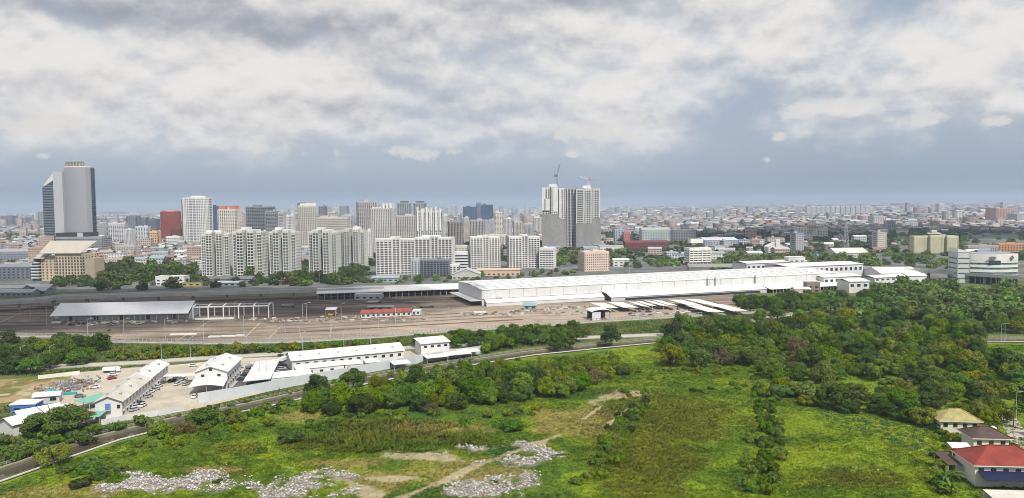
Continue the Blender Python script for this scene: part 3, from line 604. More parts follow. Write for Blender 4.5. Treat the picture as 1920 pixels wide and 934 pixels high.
# --- towers behind
TW = [  # name, label, x0, x1, top, Y, floors, bays, wall, glass, rot, ratio, ph, pw
 ('red_office_tower', 'dark red office tower beside the white gridded round tower', 293, 333, 397, 1850, 22, 10, (0.24, 0.055, 0.04), glass('red_glass', (0.12, 0.03, 0.025), 0.3), 20, 0.6, 0.55, 0.5),
 ('red_annex', 'lower dark red annex at the foot of the red office tower', 320, 340, 430, 1780, 9, 6, (0.15, 0.05, 0.045), glass('red_glass'), 0, 0.8, 0.5, 0.5),
 ('blue_tower', 'slate blue tower behind the orange topped apartments', 384, 409, 387, 2500, 30, 8, (0.055, 0.10, 0.22), glass('blue_glass', (0.03, 0.06, 0.13), 0.3), 0, 0.8, 0.3, 0.3),
 ('orange_topped_apartments', 'white apartment tower with orange roof corners behind the condominiums', 405, 446, 393, 1450, 28, 9, (0.62, 0.58, 0.53), GLS, -8, 0.7, 0.4, 0.5),
 ('grey_office_tower', 'broad grey banded office tower behind the second condominium', 457, 508, 388, 1700, 26, 12, (0.22, 0.235, 0.26), GLS, -12, 0.6, 0.45, 0.15),
 ('grey_office_wing', 'grey glass wing with white cap right of the grey office tower', 497, 518, 396, 1640, 25, 6, (0.30, 0.315, 0.34), GLS, 0, 0.9, 0.4, 0.15),
 ('beige_hotel_tower', 'beige gridded tower with dark roof corner above the condominium gap', 553, 590, 386, 1400, 26, 10, (0.56, 0.53, 0.47), GLS, 18, 0.55, 0.35, 0.4),
 ('beige_hospital', 'broad beige block right of the beige gridded tower', 588, 652, 408, 1480, 18, 16, (0.52, 0.49, 0.44), GLS2, 6, 0.4, 0.5, 0.25),
 ('grey_twin_tower', 'brownish grey slender tower left of the tall white pair', 663, 704, 379, 1500, 34, 10, (0.40, 0.38, 0.38), GLS, 15, 0.7, 0.3, 0.5),
 ('white_crowned_tower', 'tall white crowned tower with dark front behind condominiums', 692, 738, 391, 1270, 32, 12, (0.56, 0.55, 0.54), GLS, -10, 0.7, 0.25, 0.55),
 ('pale_slab_tower', 'pale slab tower with vertical strips between two taller towers', 735, 782, 405, 1330, 26, 14, (0.52, 0.50, 0.49), GLS2, 0, 0.35, 0.25, 0.5),
 ('white_strip_tower', 'tall pale tower with white vertical strips right of the slab tower', 776, 829, 396, 1260, 30, 14, (0.60, 0.59, 0.58), GLS, 10, 0.5, 0.2, 0.5),
 ('glass_headed_tower', 'grey glass headed tower with a roof sign, left of its twin', 745, 769, 381, 1800, 40, 7, (0.36, 0.38, 0.41), GLS2, 0, 0.8, 0.3, 0.3),
 ('glass_headed_tower', 'grey glass headed tower with a roof sign, right of its twin', 775, 798, 381, 1820, 40, 7, (0.36, 0.38, 0.41), GLS2, 0, 0.8, 0.3, 0.3),
 ('brown_tower', 'brownish grey tower with vertical fins behind the parking deck', 838, 867, 416, 1340, 18, 9, (0.30, 0.275, 0.26), GLS, 12, 0.7, 0.15, 0.5),
 ('grey_fin_tower', 'grey tower with white fins right of the brownish tower', 880, 915, 413, 1480, 18, 10, (0.48, 0.47, 0.47), GLS, -20, 0.6, 0.15, 0.45),
 ('blue_glass_tower', 'hazy blue glass tower, left one of the far blue pair', 868, 893, 388, 3000, 30, 7, (0.09, 0.15, 0.28), glass('blue_glass'), 0, 0.8, 0.3, 0.2),
 ('slim_blue_tower', 'slim hazy tower between the two far blue glass towers', 893, 901, 381, 3050, 34, 3, (0.25, 0.29, 0.35), GLS2, 0, 1.0, 0.3, 0.3),
 ('blue_glass_tower', 'hazy blue glass tower, right one of the far blue pair', 902, 924, 384, 2950, 32, 6, (0.09, 0.15, 0.28), glass('blue_glass'), 0, 0.8, 0.3, 0.2),
 ('cream_tower', 'small cream tower right of the far blue pair', 925, 943, 398, 1950, 20, 5, (0.60, 0.56, 0.46), GLS, 10, 0.8, 0.5, 0.4),
 ('cream_low_block', 'cream low block in front of the far blue towers', 905, 950, 441, 1500, 6, 10, (0.60, 0.58, 0.54), GLS, 0, 0.5, 0.5, 0.4),
 ('white_apartments', 'white apartment block left of the red tower among low roofs', 197, 231, 419, 1750, 16, 8, (0.52, 0.52, 0.53), GLS, 14, 0.7, 0.45, 0.4),
 ('pale_apartments', 'pale narrow apartment block between hotel podium and red tower', 250, 276, 425, 1700, 14, 5, (0.50, 0.515, 0.54), GLS, 10, 0.8, 0.45, 0.5),
 ('beige_row', 'beige mid-rise row in front of the hotel podium', 212, 256, 461, 1250, 7, 12, (0.45, 0.43, 0.40), GLS, -8, 0.4, 0.45, 0.4),
 ('orange_lit_block', 'small orange cream block at the foot of the red tower', 278, 296, 434, 1700, 8, 5, (0.66, 0.45, 0.26), GLS, 0, 0.8, 0.5, 0.4),
 ('white_low_block', 'white low block right of the red tower foot', 308, 336, 444, 1600, 7, 7, (0.64, 0.63, 0.62), GLS, 8, 0.7, 0.5, 0.4),
 ('white_office_slab', 'white mid-rise behind the last condominium of the row', 684, 697, 432, 1150, 14, 4, WH, GLS, 0, 0.8, 0.45, 0.4),
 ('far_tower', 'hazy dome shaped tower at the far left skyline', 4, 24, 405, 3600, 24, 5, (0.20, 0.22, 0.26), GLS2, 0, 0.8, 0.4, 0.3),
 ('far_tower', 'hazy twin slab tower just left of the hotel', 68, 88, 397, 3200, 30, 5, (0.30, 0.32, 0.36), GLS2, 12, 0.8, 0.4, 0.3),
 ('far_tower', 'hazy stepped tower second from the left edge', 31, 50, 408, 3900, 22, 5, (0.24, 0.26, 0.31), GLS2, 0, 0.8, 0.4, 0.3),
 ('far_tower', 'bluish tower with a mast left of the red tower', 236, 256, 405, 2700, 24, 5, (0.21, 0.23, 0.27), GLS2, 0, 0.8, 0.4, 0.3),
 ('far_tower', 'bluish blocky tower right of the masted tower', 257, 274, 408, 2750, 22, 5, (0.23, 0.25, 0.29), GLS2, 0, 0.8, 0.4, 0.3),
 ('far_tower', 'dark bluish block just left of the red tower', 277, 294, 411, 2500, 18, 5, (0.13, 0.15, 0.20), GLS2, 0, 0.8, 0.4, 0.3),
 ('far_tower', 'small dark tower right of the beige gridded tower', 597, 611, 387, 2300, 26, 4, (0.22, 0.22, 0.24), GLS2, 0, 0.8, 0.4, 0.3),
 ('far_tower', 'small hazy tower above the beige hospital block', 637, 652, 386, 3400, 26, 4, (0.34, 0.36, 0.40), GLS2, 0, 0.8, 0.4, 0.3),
 ('grey_twin_tower', 'brownish grey slim tower directly behind the white crowned tower', 690, 712, 384, 1550, 32, 7, (0.42, 0.40, 0.40), GLS, 15, 0.7, 0.3, 0.5),
]
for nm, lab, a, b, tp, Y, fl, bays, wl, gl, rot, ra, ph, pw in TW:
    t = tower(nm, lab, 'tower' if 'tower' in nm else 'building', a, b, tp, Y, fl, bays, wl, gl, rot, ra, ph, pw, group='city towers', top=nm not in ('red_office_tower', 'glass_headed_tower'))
    x0, x1, zt = span_px(a, b, tp, Y); w = x1-x0
    if nm == 'red_office_tower':
        MB().prism([(w*0.36*math.cos(k*math.pi/8), w*0.3*math.sin(k*math.pi/8)) for k in range(16)], zt, zt+3.5).build('crown_ring', colm((0.62, 0.30, 0.24)), t)
        MB().box(-w*0.2, w*0.16, -w*0.26, -w*0.245, zt-7, zt-4.5).build('sign', colm((0.55, 0.40, 0.36)), t)
    if nm == 'glass_headed_tower': MB().box(-w*0.36, w*0.36, -1, 1, zt+1.5, zt+5).build('roof_sign', DGREY, t); MB().box(-w*0.3, w*0.3, -0.5, 0.5, zt, zt+1.5).build('sign_frame', STEEL, t)
    if nm == 'orange_topped_apartments':
        for s in (-1, 1): MB().box(s*w*0.25-w*0.14, s*w*0.25+w*0.14, -w*0.3, w*0.1, zt+0.5, zt+7).build('roof_cap', colm((0.55, 0.22, 0.13)), t)
    if nm == 'white_crowned_tower':
        for k in range(6): MB().box(-w*0.4+k*w*0.15, -w*0.4+k*w*0.15+w*0.09, -w*0.2, w*0.2, zt+0.5, zt+(9 if k > 2 else 3)).build('crown_fin', WHITE, t)
    if nm == 'white_strip_tower':
        for k in range(6): MB().box(-w*0.45+k*w*0.16, -w*0.45+k*w*0.16+w*0.06, -w*0.27, w*0.22, zt*0.55, zt+(4 if k % 2 else 7)).build('white_strip', WHITE, t)
    if nm == 'beige_hotel_tower': MB().box(-w*0.45, -w*0.05, -w*0.2, w*0.1, zt+0.5, zt+6).build('roof_hall', DGREY, t); MB().box(-w*0.35, w*0.45, -w*0.22, -w*0.2, zt+0.5, zt+4.5).build('roof_screen', CREAM, t)
    if 'with a mast' in lab: MB().tube((0, 0, zt), (0, 0, zt+38), 0.9, 0.3, 5).build('mast', STEEL, t)
# --- white gridded tower with rounded corners
x0, x1, zt = span_px(337, 383, 371, 1650); w = x1-x0
t = thing('white_gridded_tower', 'tall white gridded tower with rounded face beside the red tower', 'tower', ((x0+x1)/2, 1650+w*0.45, 0))
def rounded(w, d, n=7):
    pts = []
    for k in range(n+1): a = -math.pi+math.pi*k/n; pts.append((w*0.5*math.copysign(abs(math.cos(a))**0.7, math.cos(a)), d*0.5*math.copysign(abs(math.sin(a))**0.7, math.sin(a))))
    return pts+[(w*0.5, d*0.4), (-w*0.5, d*0.4)]
MB().prism(rounded(w*0.97, w*0.87, 12), 0, zt-0.5).build('glazing', GLS2, t)
mb = MB(); nf = 30
for k in range(nf): mb.prism(rounded(w*0.992, w*0.892, 12), zt*k/nf, zt*(k+0.42)/nf)
mb.prism(rounded(w, w*0.9, 12), zt-3, zt+1.5); mb.build('floor_band', WHITE, t, kind='stuff')
mb = MB()
for p in rounded(w, w*0.9, 18): mb.box(p[0]-0.7, p[0]+0.7, p[1]-0.7, p[1]+0.7, 0, zt)
mb.build('pier', WHITE, t, kind='stuff'); MB().box(-w*0.5-2.5, -w*0.42, -w*0.2, w*0.3, 0, zt-3).build('dark_stair', DGREY, t); MB().box(-w*0.2, w*0.3, -w*0.1, w*0.2, zt+1, zt+4.5).build('rooftop_room', WHITE, t)
# --- hotel tower at left: glass wing, pale edge, wide blank slab
Y = 1480.0
def zz(px, py): return at(px, py, Y).z
def xx(px): return at(px, 400, Y).x
ht = thing('hotel_tower', 'very tall grey slab tower with blue glass wing and crown letters', 'tower', (xx(130), Y, 0))
o = xx(130); L0, L1, L2, L3, L4 = [xx(p)-o for p in (85, 108, 126, 167, 171)]
GT = mat('hotel_grey', (0.29, 0.30, 0.325), 0.7, 0.04, 0.01); GE = mat('hotel_pale', (0.44, 0.45, 0.465), 0.7, 0.04, 0.01)
MB().prism([(L0+0.5, -7), (L1, -9.5), (L1, 18), (L0+0.5, 18)], 0, 0, [zz(85, 352), zz(105, 338), zz(105, 338), zz(85, 352)]).build('glass_wing', glass('teal_glass', (0.03, 0.06, 0.085), 0.1), ht)
mb = MB(); nf = 42; zt = zz(96, 346)
for k in range(3, nf):
    z = k*zt/nf; mb.prism([(L0, -7.6), (L1-0.2, -10.1), (L1-0.2, 17), (L0, 17)], z, z+zt/nf*0.24)
mb.build('floor_band', GREYM, ht, kind='stuff')
MB().prism([(L0+2, -6), (L1+0.5, -8), (L1+0.5, 18), (L0+2, 18)], zz(95, 353), 0, [zz(88, 348), zz(107, 323), zz(107, 323), zz(88, 348)]).build('sloping_cap', CREAM, ht)
MB().prism([(L1, -10.5), (L2, -12), (L2, 20), (L1, 20)], 0, zz(118, 322)).build('pale_edge', GE, ht)
poly = [(L2, -6)]+[(L2+(L3-L2)*k/8, -6-5*math.sin(math.pi*k/8*0.9)) for k in range(1, 8)]+[(L3, -7), (L4+0.5, 2), (L4-1, 19), (L2, 19)]
zt = zz(150, 314)
MB().prism(poly, 0, zt).build('slab', GT, ht)
MB().prism([(p[0]*0.985+0.5, p[1]*0.96) for p in poly], zt, zt+2).build('roof', CREAM, ht)
mb = MB(); nf = 40
for k in range(4, nf): mb.box(L4-2.3, L4+1.0, 3, 17, zt*k/nf, zt*(k+0.55)/nf)
mb.build('side_window', GLS, ht, kind='stuff')
for k in range(6):
    xa = L2+4+k*(L3-L2-6)/6; cap = MB(); h = 9.5
    cap.box(xa, xa+1.3, -6, -4.5, zt+2, zt+2+h); cap.box(xa+4.2, xa+5.4, -6, -4.5, zt+2, zt+2+h*0.85); cap.box(xa+1.3, xa+4.2, -5.9, -4.6, zt+2+h*0.62, zt+2+h*0.84)
    if k % 2: cap.box(xa+1.3, xa+4.2, -5.9, -4.6, zt+2.5, zt+4.3)
    cap.build('crown_letter', mat('crown_bronze', (0.25, 0.20, 0.13), 0.6, 0.1, 0.5), ht)
pod = thing('hotel_podium', 'wide grey podium at the foot of the hotel tower', 'building', (xx(170), Y-36, 0))
pw_ = (xx(212)-xx(126))/2; zt = at(170, 444, Y-36).z
facp = [MB(), MB(), MB()]; facade(*facp, -pw_, pw_, -10, 26, 0, zt, 8, 22, 6, 0.62, 0.1)
facp[0].build('glazing', GLS, pod); facp[1].build('wall', GREYM, pod, kind='stuff'); facp[2].build('pier', GREYM, pod, kind='stuff')
MB().box(-pw_*0.98, pw_*0.45, -8, 24, zt+0.6, zt+8).build('upper_storey', DARK, pod); MB().box(-2, 8, -9, -7.5, zt+0.6, zt+8).build('upper_pier', GE, pod)
# --- tan building with a big sloping roof
Y = 862.0; X0, X1 = at(54, 500, Y).x, at(158, 500, Y).x; cx = (X0+X1)/2
tb = thing('tan_roofed_hall', 'tan civic building with large sloping roof and window grid', 'building', (cx, Y, 0), R(-6)); TANW = mat('tan_render', (0.50, 0.42, 0.31), 0.8, 0.08, 0.05); TANR = mat('tan_roof', (0.44, 0.40, 0.34), 0.7, 0.06, 0.1)
w = X1-X0
fac = [MB(), MB(), MB()]; facade(*fac, -w*0.02, w*0.5, 0, 26, 0, 30, 9, 9, 5, 0.30, 0.42)
facade(*fac, -w*0.34, -w*0.03, 3, 30, 0, 26, 8, 4, 4, 0.5, 0.6); fac[0].build('glazing', GLS, tb); fac[1].build('wall', TANW, tb, kind='stuff'); fac[2].build('pier', TANW, tb, kind='stuff')
MB().prism([(-w*0.5, 2), (-w*0.36, 0), (-w*0.36, 24), (-w*0.5, 24)], 0, 22).build('glass_stair', glass('teal_glass'), tb)
mb = MB()
for k in range(6): mb.box(-w*0.505, -w*0.355, 0, 24, 3+k*3.4, 4.3+k*3.4)
mb.build('stair_band', OWHITE, tb, kind='stuff')
def slope(mb, x0, x1, y0, y1, za, zb, th=0.8, shift=0.0):
    vs = [(x0, y0, za), (x1, y0, za), (x1-shift*0.3, y1, zb), (x0+shift, y1, zb)]; vs += [(a, b, c+th) for a, b, c in vs]
    return mb.add(vs, [(3, 2, 1, 0), (4, 5, 6, 7), (0, 1, 5, 4), (1, 2, 6, 5), (2, 3, 7, 6), (3, 0, 4, 7)])
slope(MB(), -w*0.30, w*0.50, -2, 24, 31, 43, shift=-6).build('roof', TANR, tb); slope(MB(), -w*0.47, -w*0.24, 0, 22, 25, 33).build('lower_roof', TANR, tb)
MB().prism([(-w*0.52, -1), (-w*0.44, -1), (-w*0.44, 20), (-w*0.52, 20)], 22, 0, [23, 28, 28, 23]).build('stair_roof', TANR, tb)
MB().box(w*0.50, w*0.66, 6, 24, 0, 25).build('blank_wing', mat('tan_dark', (0.38, 0.32, 0.25), 0.8, 0.08, 0.05), tb)
# --- construction towers with scaffold netting and cranes
Y = 1390.0
NET = mat('scaffold_net', (0.27, 0.265, 0.26), 0.9, 0.16, 0.05, streak=(1, 1, 0.25), fine=0.15)
def cx_(px): return at(px, 420, Y).x
def cz(px, py): return at(px, py, Y).z
for i, (a, b, tp, net, lab) in enumerate(((1017, 1061, 350, 401, 'white concrete tower under construction with grey netting, left of the pair'), (1080, 1125, 353, 419, 'gridded tower under construction with grey netting, right of the pair'))):
    x0, x1 = cx_(a), cx_(b); w = x1-x0; zt = cz((a+b)/2, tp); zn = cz((a+b)/2, net)
    t = thing('tower_under_construction', lab, 'tower', ((x0+x1)/2, Y, 0), R(-5), 'towers under construction')
    fac = [MB(), MB(), MB()]
    for (u0, u1, d0_, d1_, hh) in ((-0.5, -0.16, 2, 26, 0.985), (-0.14, 0.18, 0, 28, 1.0 if i == 0 else 0.99), (0.20, 0.5, 2, 26, 0.97 if i == 0 else 0.99)):
        facade(*fac, u0*w, u1*w, d0_, d1_, 0, zt*hh, 32, 4 if i else 3, 6, 0.30, 0.20 if i else 0.5, rec=1.4)
    fac[0].build('dark_interior', DARK, t); fac[1].build('floor_slab', OWHITE if i else WHITE, t, kind='stuff'); fac[2].build('column', WHITE, t, kind='stuff')
    MB().box(-w*0.51, w*0.20, -2.0, -1.2, 2, zn).build('netting', NET, t); MB().box(w*0.205, w*0.515, -1.4, -0.6, 2, zn+(-9 if i == 0 else 10)).build('netting', NET, t)
    MB().box(-w*0.515, -w*0.512-0.3, -1.2, 27, 2, zn).build('netting', NET, t); MB().box(w*0.516, w*0.516+0.5, -0.5, 27, 2, zn).build('netting', NET, t)
    if i == 0:
        for (u0, u1, z0_, z1_) in ((-0.5, -0.36, 0.62, 0.985), (-0.42, -0.18, 0.62, 0.80), (-0.02, 0.16, 0.60, 0.97), (0.22, 0.30, 0.5, 0.96)): MB().box(u0*w, u1*w, -0.45, 0.1, zt*z0_, zt*z1_).build('blank_panel', WHITE, t)
    MB().box(-w*0.22, w*0.12, 6, 18, zt, zt+5).build('core_head', WHITE, t)
    mb = MB()
    for k in range(9): mb.box(-w*0.42+k*w*0.1, -w*0.42+k*w*0.1+0.4, 1, 1.4, zt, zt+2.5+(k % 3))
    mb.build('rebar', STEEL, t, kind='stuff')
x0, x1 = cx_(1063), cx_(1080); t = thing('core_tower', 'dark recessed link of raw concrete between the construction towers', 'tower', ((x0+x1)/2, Y+12, 0))
fac = [MB(), MB(), MB()]; facade(*fac, -(x1-x0)/2-3, (x1-x0)/2+3, 0, 16, 0, cz(1070, 353), 40, 4, 4, 0.3, 0.3, rec=0.8); fac[0].build('dark_interior', DARK, t); fac[1].build('floor_slab', GREYM, t, kind='stuff'); fac[2].build('column', LGREY, t, kind='stuff')
def lattice(mb, a, b, w, n):
    a = Vector(a); b = Vector(b); d = b-a; q = d.to_track_quat('X', 'Z').to_matrix()
    cs = [q @ Vector((0, sx*w/2, sz*w/2)) for sx, sz in ((-1, -1), (1, -1), (1, 1), (-1, 1))]
    for c in cs: mb.bar(a+c, b+c, 0.32)
    for k in range(n):
        for j in range(4): mb.bar(a+cs[j]+d*(k/n), a+cs[(j+1) % 4]+d*((k+1)/n), 0.2)
    return mb
CRD = mat('crane_dark', (0.10, 0.13, 0.18), 0.6, 0.1, 0.5); CRR = mat('crane_red', (0.60, 0.22, 0.16), 0.6, 0.1, 0.5)
bx_, bz_ = cx_(1045), cz(1045, 349)
c1 = thing('luffing_crane', 'dark luffing crane with steep jib on the construction towers', 'crane', (bx_, Y+10, bz_+4))
lattice(MB(), (0, 0, -6), (0, 0, cz(1046, 330)-bz_-4), 2.4, 6).build('mast', CRD, c1)
zc = cz(1046, 330)-bz_-4
lattice(MB(), (0, 0, zc), (cx_(1051)-bx_, 0, cz(1051, 307)-bz_-4), 2.0, 10).build('jib', CRD, c1); MB().box(-4, 1.2, -1.5, 1.5, zc-1, zc+2.6).build('cab', CRD, c1); MB().bar((-3.5, 0, zc+1), (-4.5, 0, zc+9), 0.5).bar((-4.5, 0, zc+9), (cx_(1050)-bx_, 0, cz(1050, 311)-bz_-4), 0.22).build('tie', CRD, c1)
bx_, bz_ = cx_(1106), cz(1106, 352)
c2 = thing('tower_crane', 'red and white tower crane with flat jib on the construction tower', 'crane', (bx_, Y+12, bz_-3))
zc = cz(1106, 337)-bz_+3
lattice(MB(), (0, 0, -2), (0, 0, zc), 2.2, 6).build('mast', WHITE, c2); lattice(MB(), (0, 0, zc), (10, -6, zc+0.5), 1.8, 4).build('counter_jib', CRR, c2); lattice(MB(), (0, 0, zc), (-17, -8, zc+6), 1.5, 9).build('jib', WHITE, c2)
MB().box(-1.5, 1.8, -1.5, 1.5, zc-1.5, zc+1.6).build('cab', CRR, c2); MB().box(8, 10.5, -7, -5, zc-2.2, zc).build('counterweight', CONC, c2); lattice(MB(), (0, 0, zc), (0.5, 0, zc+6), 1.2, 3).build('tower_head', CRR, c2)
# --- rounded white office with emblems
p0, p1 = g(1797, 531), g(1912, 533); Y = 740.0; x0, x1 = at(1803, 500, Y).x, at(1910, 500, Y).x; w = x1-x0
ro = thing('rounded_office', 'white office with curved banded front and dark emblems above trees', 'office', ((x0+x1)/2+1, Y+16, 0), R(-8))
def drum(w, d, n=18, bulge=0.5):
    pts = []
    for k in range(n+1): u = -0.28+0.78*k/n; pts.append((w*u, -d*0.5-d*bulge*math.sin(math.pi*k/n)*0.5))
    return pts+[(w*0.5, d*0.5), (-w*0.28, d*0.5)]
zt = 28.0
MB().prism([(a*0.985, b*0.97) for a, b in drum(w, 26)], 6, zt-6).build('glazing', glass('office_glass', (0.10, 0.16, 0.17), 0.1), ro)
for k, z in enumerate((6, 10.6, 15.2, 19.6)): MB().prism(drum(w, 26), z, z+2.5-(0.4 if k == 3 else 0)).build('floor_band', WHITE, ro)
MB().prism(drum(w, 26), zt-6.8, zt).build('parapet', WHITE, ro); MB().prism([(a*0.93, b*0.92) for a, b in drum(w, 26)], zt, zt+0.5).build('roof', GREYM, ro)
MB().box(-w*0.02, w*0.16, -20.1, -14, 18.6, 22.0).build('big_window', glass('teal_dark', (0.03, 0.05, 0.055), 0.1), ro)
fac = [MB(), MB(), MB()]; facade(*fac, -w*0.5, -w*0.29, -14, 8, 0, 29, 6, 1, 1, 0.72, 0.12); fac[0].build('tower_glazing', glass('office_glass'), ro); fac[1].build('tower_band', LGREY, ro, kind='stuff'); fac[2].build('tower_pier', LGREY, ro, kind='stuff')
MB().prism([(-w*0.5, -14.3), (-w*0.29, -14.3), (-w*0.31, 8), (-w*0.5, 8)], 29.7, 0, [33, 30.5, 30.5, 33]).build('tower_cap', WHITE, ro)
for k in range(8):
    MB().tube((-w*0.2+k*w*0.085, -14, 0), (-w*0.2+k*w*0.085, -14, 6.1), 0.6, 0.6, 8).build('column', WHITE, ro)
MB().box(-w*0.27, w*0.47, -10, 12, 0, 6).build('ground_storey', GLS, ro)
def on_drum(u):
    k = (u+0.28)/0.78; return -13-13*0.5*math.sin(math.pi*k)*2*0.5
e = MB(); ux, uz = w*0.02, zt-3.4; yb = on_drum(0.02)-0.5
e.prism([(ux+3.6*math.cos(a), 1.2*math.sin(a)) for a in [k*math.pi/6 for k in range(12)]], 0, 0.35); e.v = [(a, yb-1.2+c, uz+b) for a, b, c in e.v]; e.build('emblem', mat('emblem_dark', (0.14, 0.14, 0.16), 0.6, 0.05), ro)
e = MB(); ux = w*0.36; yb = on_drum(0.36)-0.6
e.prism([(ux-1.9, 0), (ux, -2.3), (ux+1.9, 0), (ux, 2.3)], 0, 0.35); e.v = [(a, yb-1.0+c, uz+b) for a, b, c in e.v]; e.build('emblem', MATS['emblem_dark'], ro)
# --- individual low buildings that can be told apart between the tower row and the horizon
def hall(name, label, cat, px0, px1, pybase, h, d, wall, roof, rot=0, rise=2.5, axis='x', group=None, doors=0):
    A, B = g(px0, pybase), g(px1, pybase); w = abs(B.x-A.x); c = (A+B)/2
    t = thing(name, label, cat, (c.x, c.y+d/2, 0), R(rot), group)
    MB().box(-w/2, w/2, -d/2, d/2, -0.1, h).build('wall', colm(wall), t)
    if rise > 0: MB().gable(-w/2, w/2, -d/2, d/2, h+0.02, h+rise, 0.25, axis, 0.6).build('roof', colm(roof), t)
    else: MB().box(-w/2-0.3, w/2+0.3, -d/2-0.3, d/2+0.3, h, h+0.4).build('roof', colm(roof), t)
    if rise > 0 and axis == 'x':
        for s in (-1, 1): MB().add([(s*w/2, -d/2, h), (s*w/2, d/2, h), (s*w/2, 0, h+rise-0.05)], [(0, 1, 2)]).build('gable_wall', colm(wall), t)
    if rise > 0 and axis == 'y':
        for s in (-1, 1): MB().add([(-w/2, s*d/2, h), (w/2, s*d/2, h), (0, s*d/2, h+rise-0.05)], [(0, 1, 2)]).build('gable_wall', colm(wall), t)
    n = max(2, int(w/5)); mb = MB()
    for k in range(n):
        xa = -w/2+(k+0.25)*w/n
        for f in range(max(1, int(h/3.4))): mb.box(xa, xa+w/n*0.5, -d/2-0.04, -d/2+0.2, f*3.3+1.0, f*3.3+2.4)
    mb.build('window', GLS, t, kind='stuff')
    return t
hall('red_hall', 'long dark red low building among trees right of the towers', 'building', 1172, 1256, 468, 12, 30, (0.17, 0.05, 0.05), (0.16, 0.055, 0.055), rise=3)
hall('school_block', 'green grey complex behind the long red building', 'building', 1203, 1258, 455, 26, 40, (0.38, 0.46, 0.42), (0.36, 0.42, 0.38), rise=4)
hall('teal_block', 'blue grey block left of the green grey complex', 'building', 1153, 1175, 452, 24, 30, (0.36, 0.42, 0.46), (0.3, 0.36, 0.4), rise=0)
hall('coral_block', 'small coral red block beside the blue grey block', 'building', 1170, 1182, 453, 20, 20, (0.50, 0.18, 0.16), (0.45, 0.2, 0.18), rise=0)
hall('grey_works', 'long grey flat factory behind the white office', 'building', 1261, 1306, 451, 22, 60, (0.36, 0.36, 0.36), (0.38, 0.37, 0.35), rise=0)
hall('long_shed', 'long bluish white shed in the shaded city behind the white office', 'shed', 1320, 1386, 463, 12, 60, (0.36, 0.38, 0.45), (0.52, 0.53, 0.60), rise=4)
hall('white_house', 'pale low block right behind the white office', 'building', 1340, 1360, 474, 10, 20, (0.55, 0.58, 0.60), (0.5, 0.52, 0.55), rise=0)
t = hall('gabled_chapel', 'white gabled hall with a small tower above the green belt', 'hall', 1440, 1476, 474, 9, 22, (0.66, 0.65, 0.62), (0.66, 0.66, 0.66), rise=7, axis='y')
MB().box(-3.4, 3.4, -13, -8, 0, 19).prism([(-3.6, -13.2), (3.6, -13.2), (3.6, -7.8), (-3.6, -7.8)], 19, 21).build('bell_tower', WHITE, t)
for (a, b, py, lab) in ((1503, 1524, 486, 'blue roofed shed, left of three in the green belt'), (1524, 1542, 487, 'blue roofed shed, middle of three in the green belt'), (1541, 1556, 487, 'blue roofed shed, right of three in the green belt')):
    hall('blue_roofed_shed', lab, 'shed', a, b, py, 5, 14, (0.50, 0.55, 0.62), (0.16, 0.28, 0.52), rise=2.5, group='blue roofed sheds')
hall('assembly_hall', 'large pale hall with shallow roof right of the blue sheds', 'hall', 1566, 1631, 487, 9, 40, (0.52, 0.51, 0.49), (0.58, 0.57, 0.54), rise=6)
hall('white_cube', 'white plain block standing alone in the dark trees', 'building', 1495, 1513, 448, 24, 22, (0.66, 0.65, 0.68), (0.6, 0.6, 0.6), rise=0)
hall('ochre_block', 'ochre yellow block right of the white plain block', 'building', 1515, 1531, 441, 24, 22, (0.52, 0.46, 0.28), (0.5, 0.46, 0.36), rise=0)
hall('ivory_block', 'ivory block second right of the white plain block', 'building', 1531, 1553, 447, 20, 24, (0.58, 0.55, 0.48), (0.55, 0.52, 0.48), rise=0)
hall('grey_school', 'pale grey block left of a concrete water tower in the city', 'building', 1636, 1664, 425, 32, 40, (0.50, 0.49, 0.48), (0.50, 0.48, 0.46), rise=0)
hall('silo_block', 'grey slender water tower block in dark trees', 'building', 1663, 1680, 436, 30, 20, (0.30, 0.31, 0.34), (0.3, 0.3, 0.33), rise=0)
hall('pink_mansion', 'pinkish grey far block near the right edge under the horizon', 'building', 1864, 1901, 420, 52, 60, (0.46, 0.32, 0.29), (0.42, 0.3, 0.28), rise=0)
hall('pale_mansion', 'pale far block at the right edge beside the pinkish block', 'building', 1901, 1960, 421, 34, 50, (0.42, 0.42, 0.43), (0.4, 0.4, 0.4), rise=0)
hall('cream_terrace', 'long cream terrace with tiled roof behind the trees near the depot', 'building', 895, 975, 517, 6, 12, (0.55, 0.42, 0.30), (0.50, 0.40, 0.28), rise=2)
t = hall('grey_roofed_pavilion', 'grey hipped pavilion near the end of the platform canopy', 'pavilion', 848, 900, 524, 5, 26, (0.46, 0.46, 0.44), (0.42, 0.43, 0.42), rise=6, axis='y')
hall('teal_shed', 'low teal grey shed below the condominiums', 'shed', 697, 747, 529, 4, 16, (0.30, 0.38, 0.40), (0.28, 0.34, 0.36), rise=2)
hall('white_villa', 'small white three-storey house among dark trees by the viaduct', 'house', 293, 344, 535, 9, 14, (0.66, 0.67, 0.66), (0.60, 0.6, 0.58), rise=0)
hall('market_shed', 'dark roofed market shed with pale strip below condominiums', 'shed', 375, 470, 531, 4, 20, (0.20, 0.20, 0.20), (0.15, 0.155, 0.165), rise=2.5)
hall('market_shed', 'pale blue grey shed roof in front of the dark market shed', 'shed', 408, 452, 537, 3.5, 9, (0.35, 0.37, 0.42), (0.42, 0.44, 0.50), rise=1.5)
hall('kiosk', 'low stall with an ochre yellow fascia left of the condominiums', 'stall', 341, 376, 537, 3.5, 8, (0.50, 0.36, 0.10), (0.2, 0.2, 0.2), rise=0)
hall('villa_row', 'white long annex right of the pink apartments behind trees', 'building', 1150, 1180, 500, 8, 16, (0.62, 0.62, 0.6), (0.6, 0.6, 0.58), rise=2)
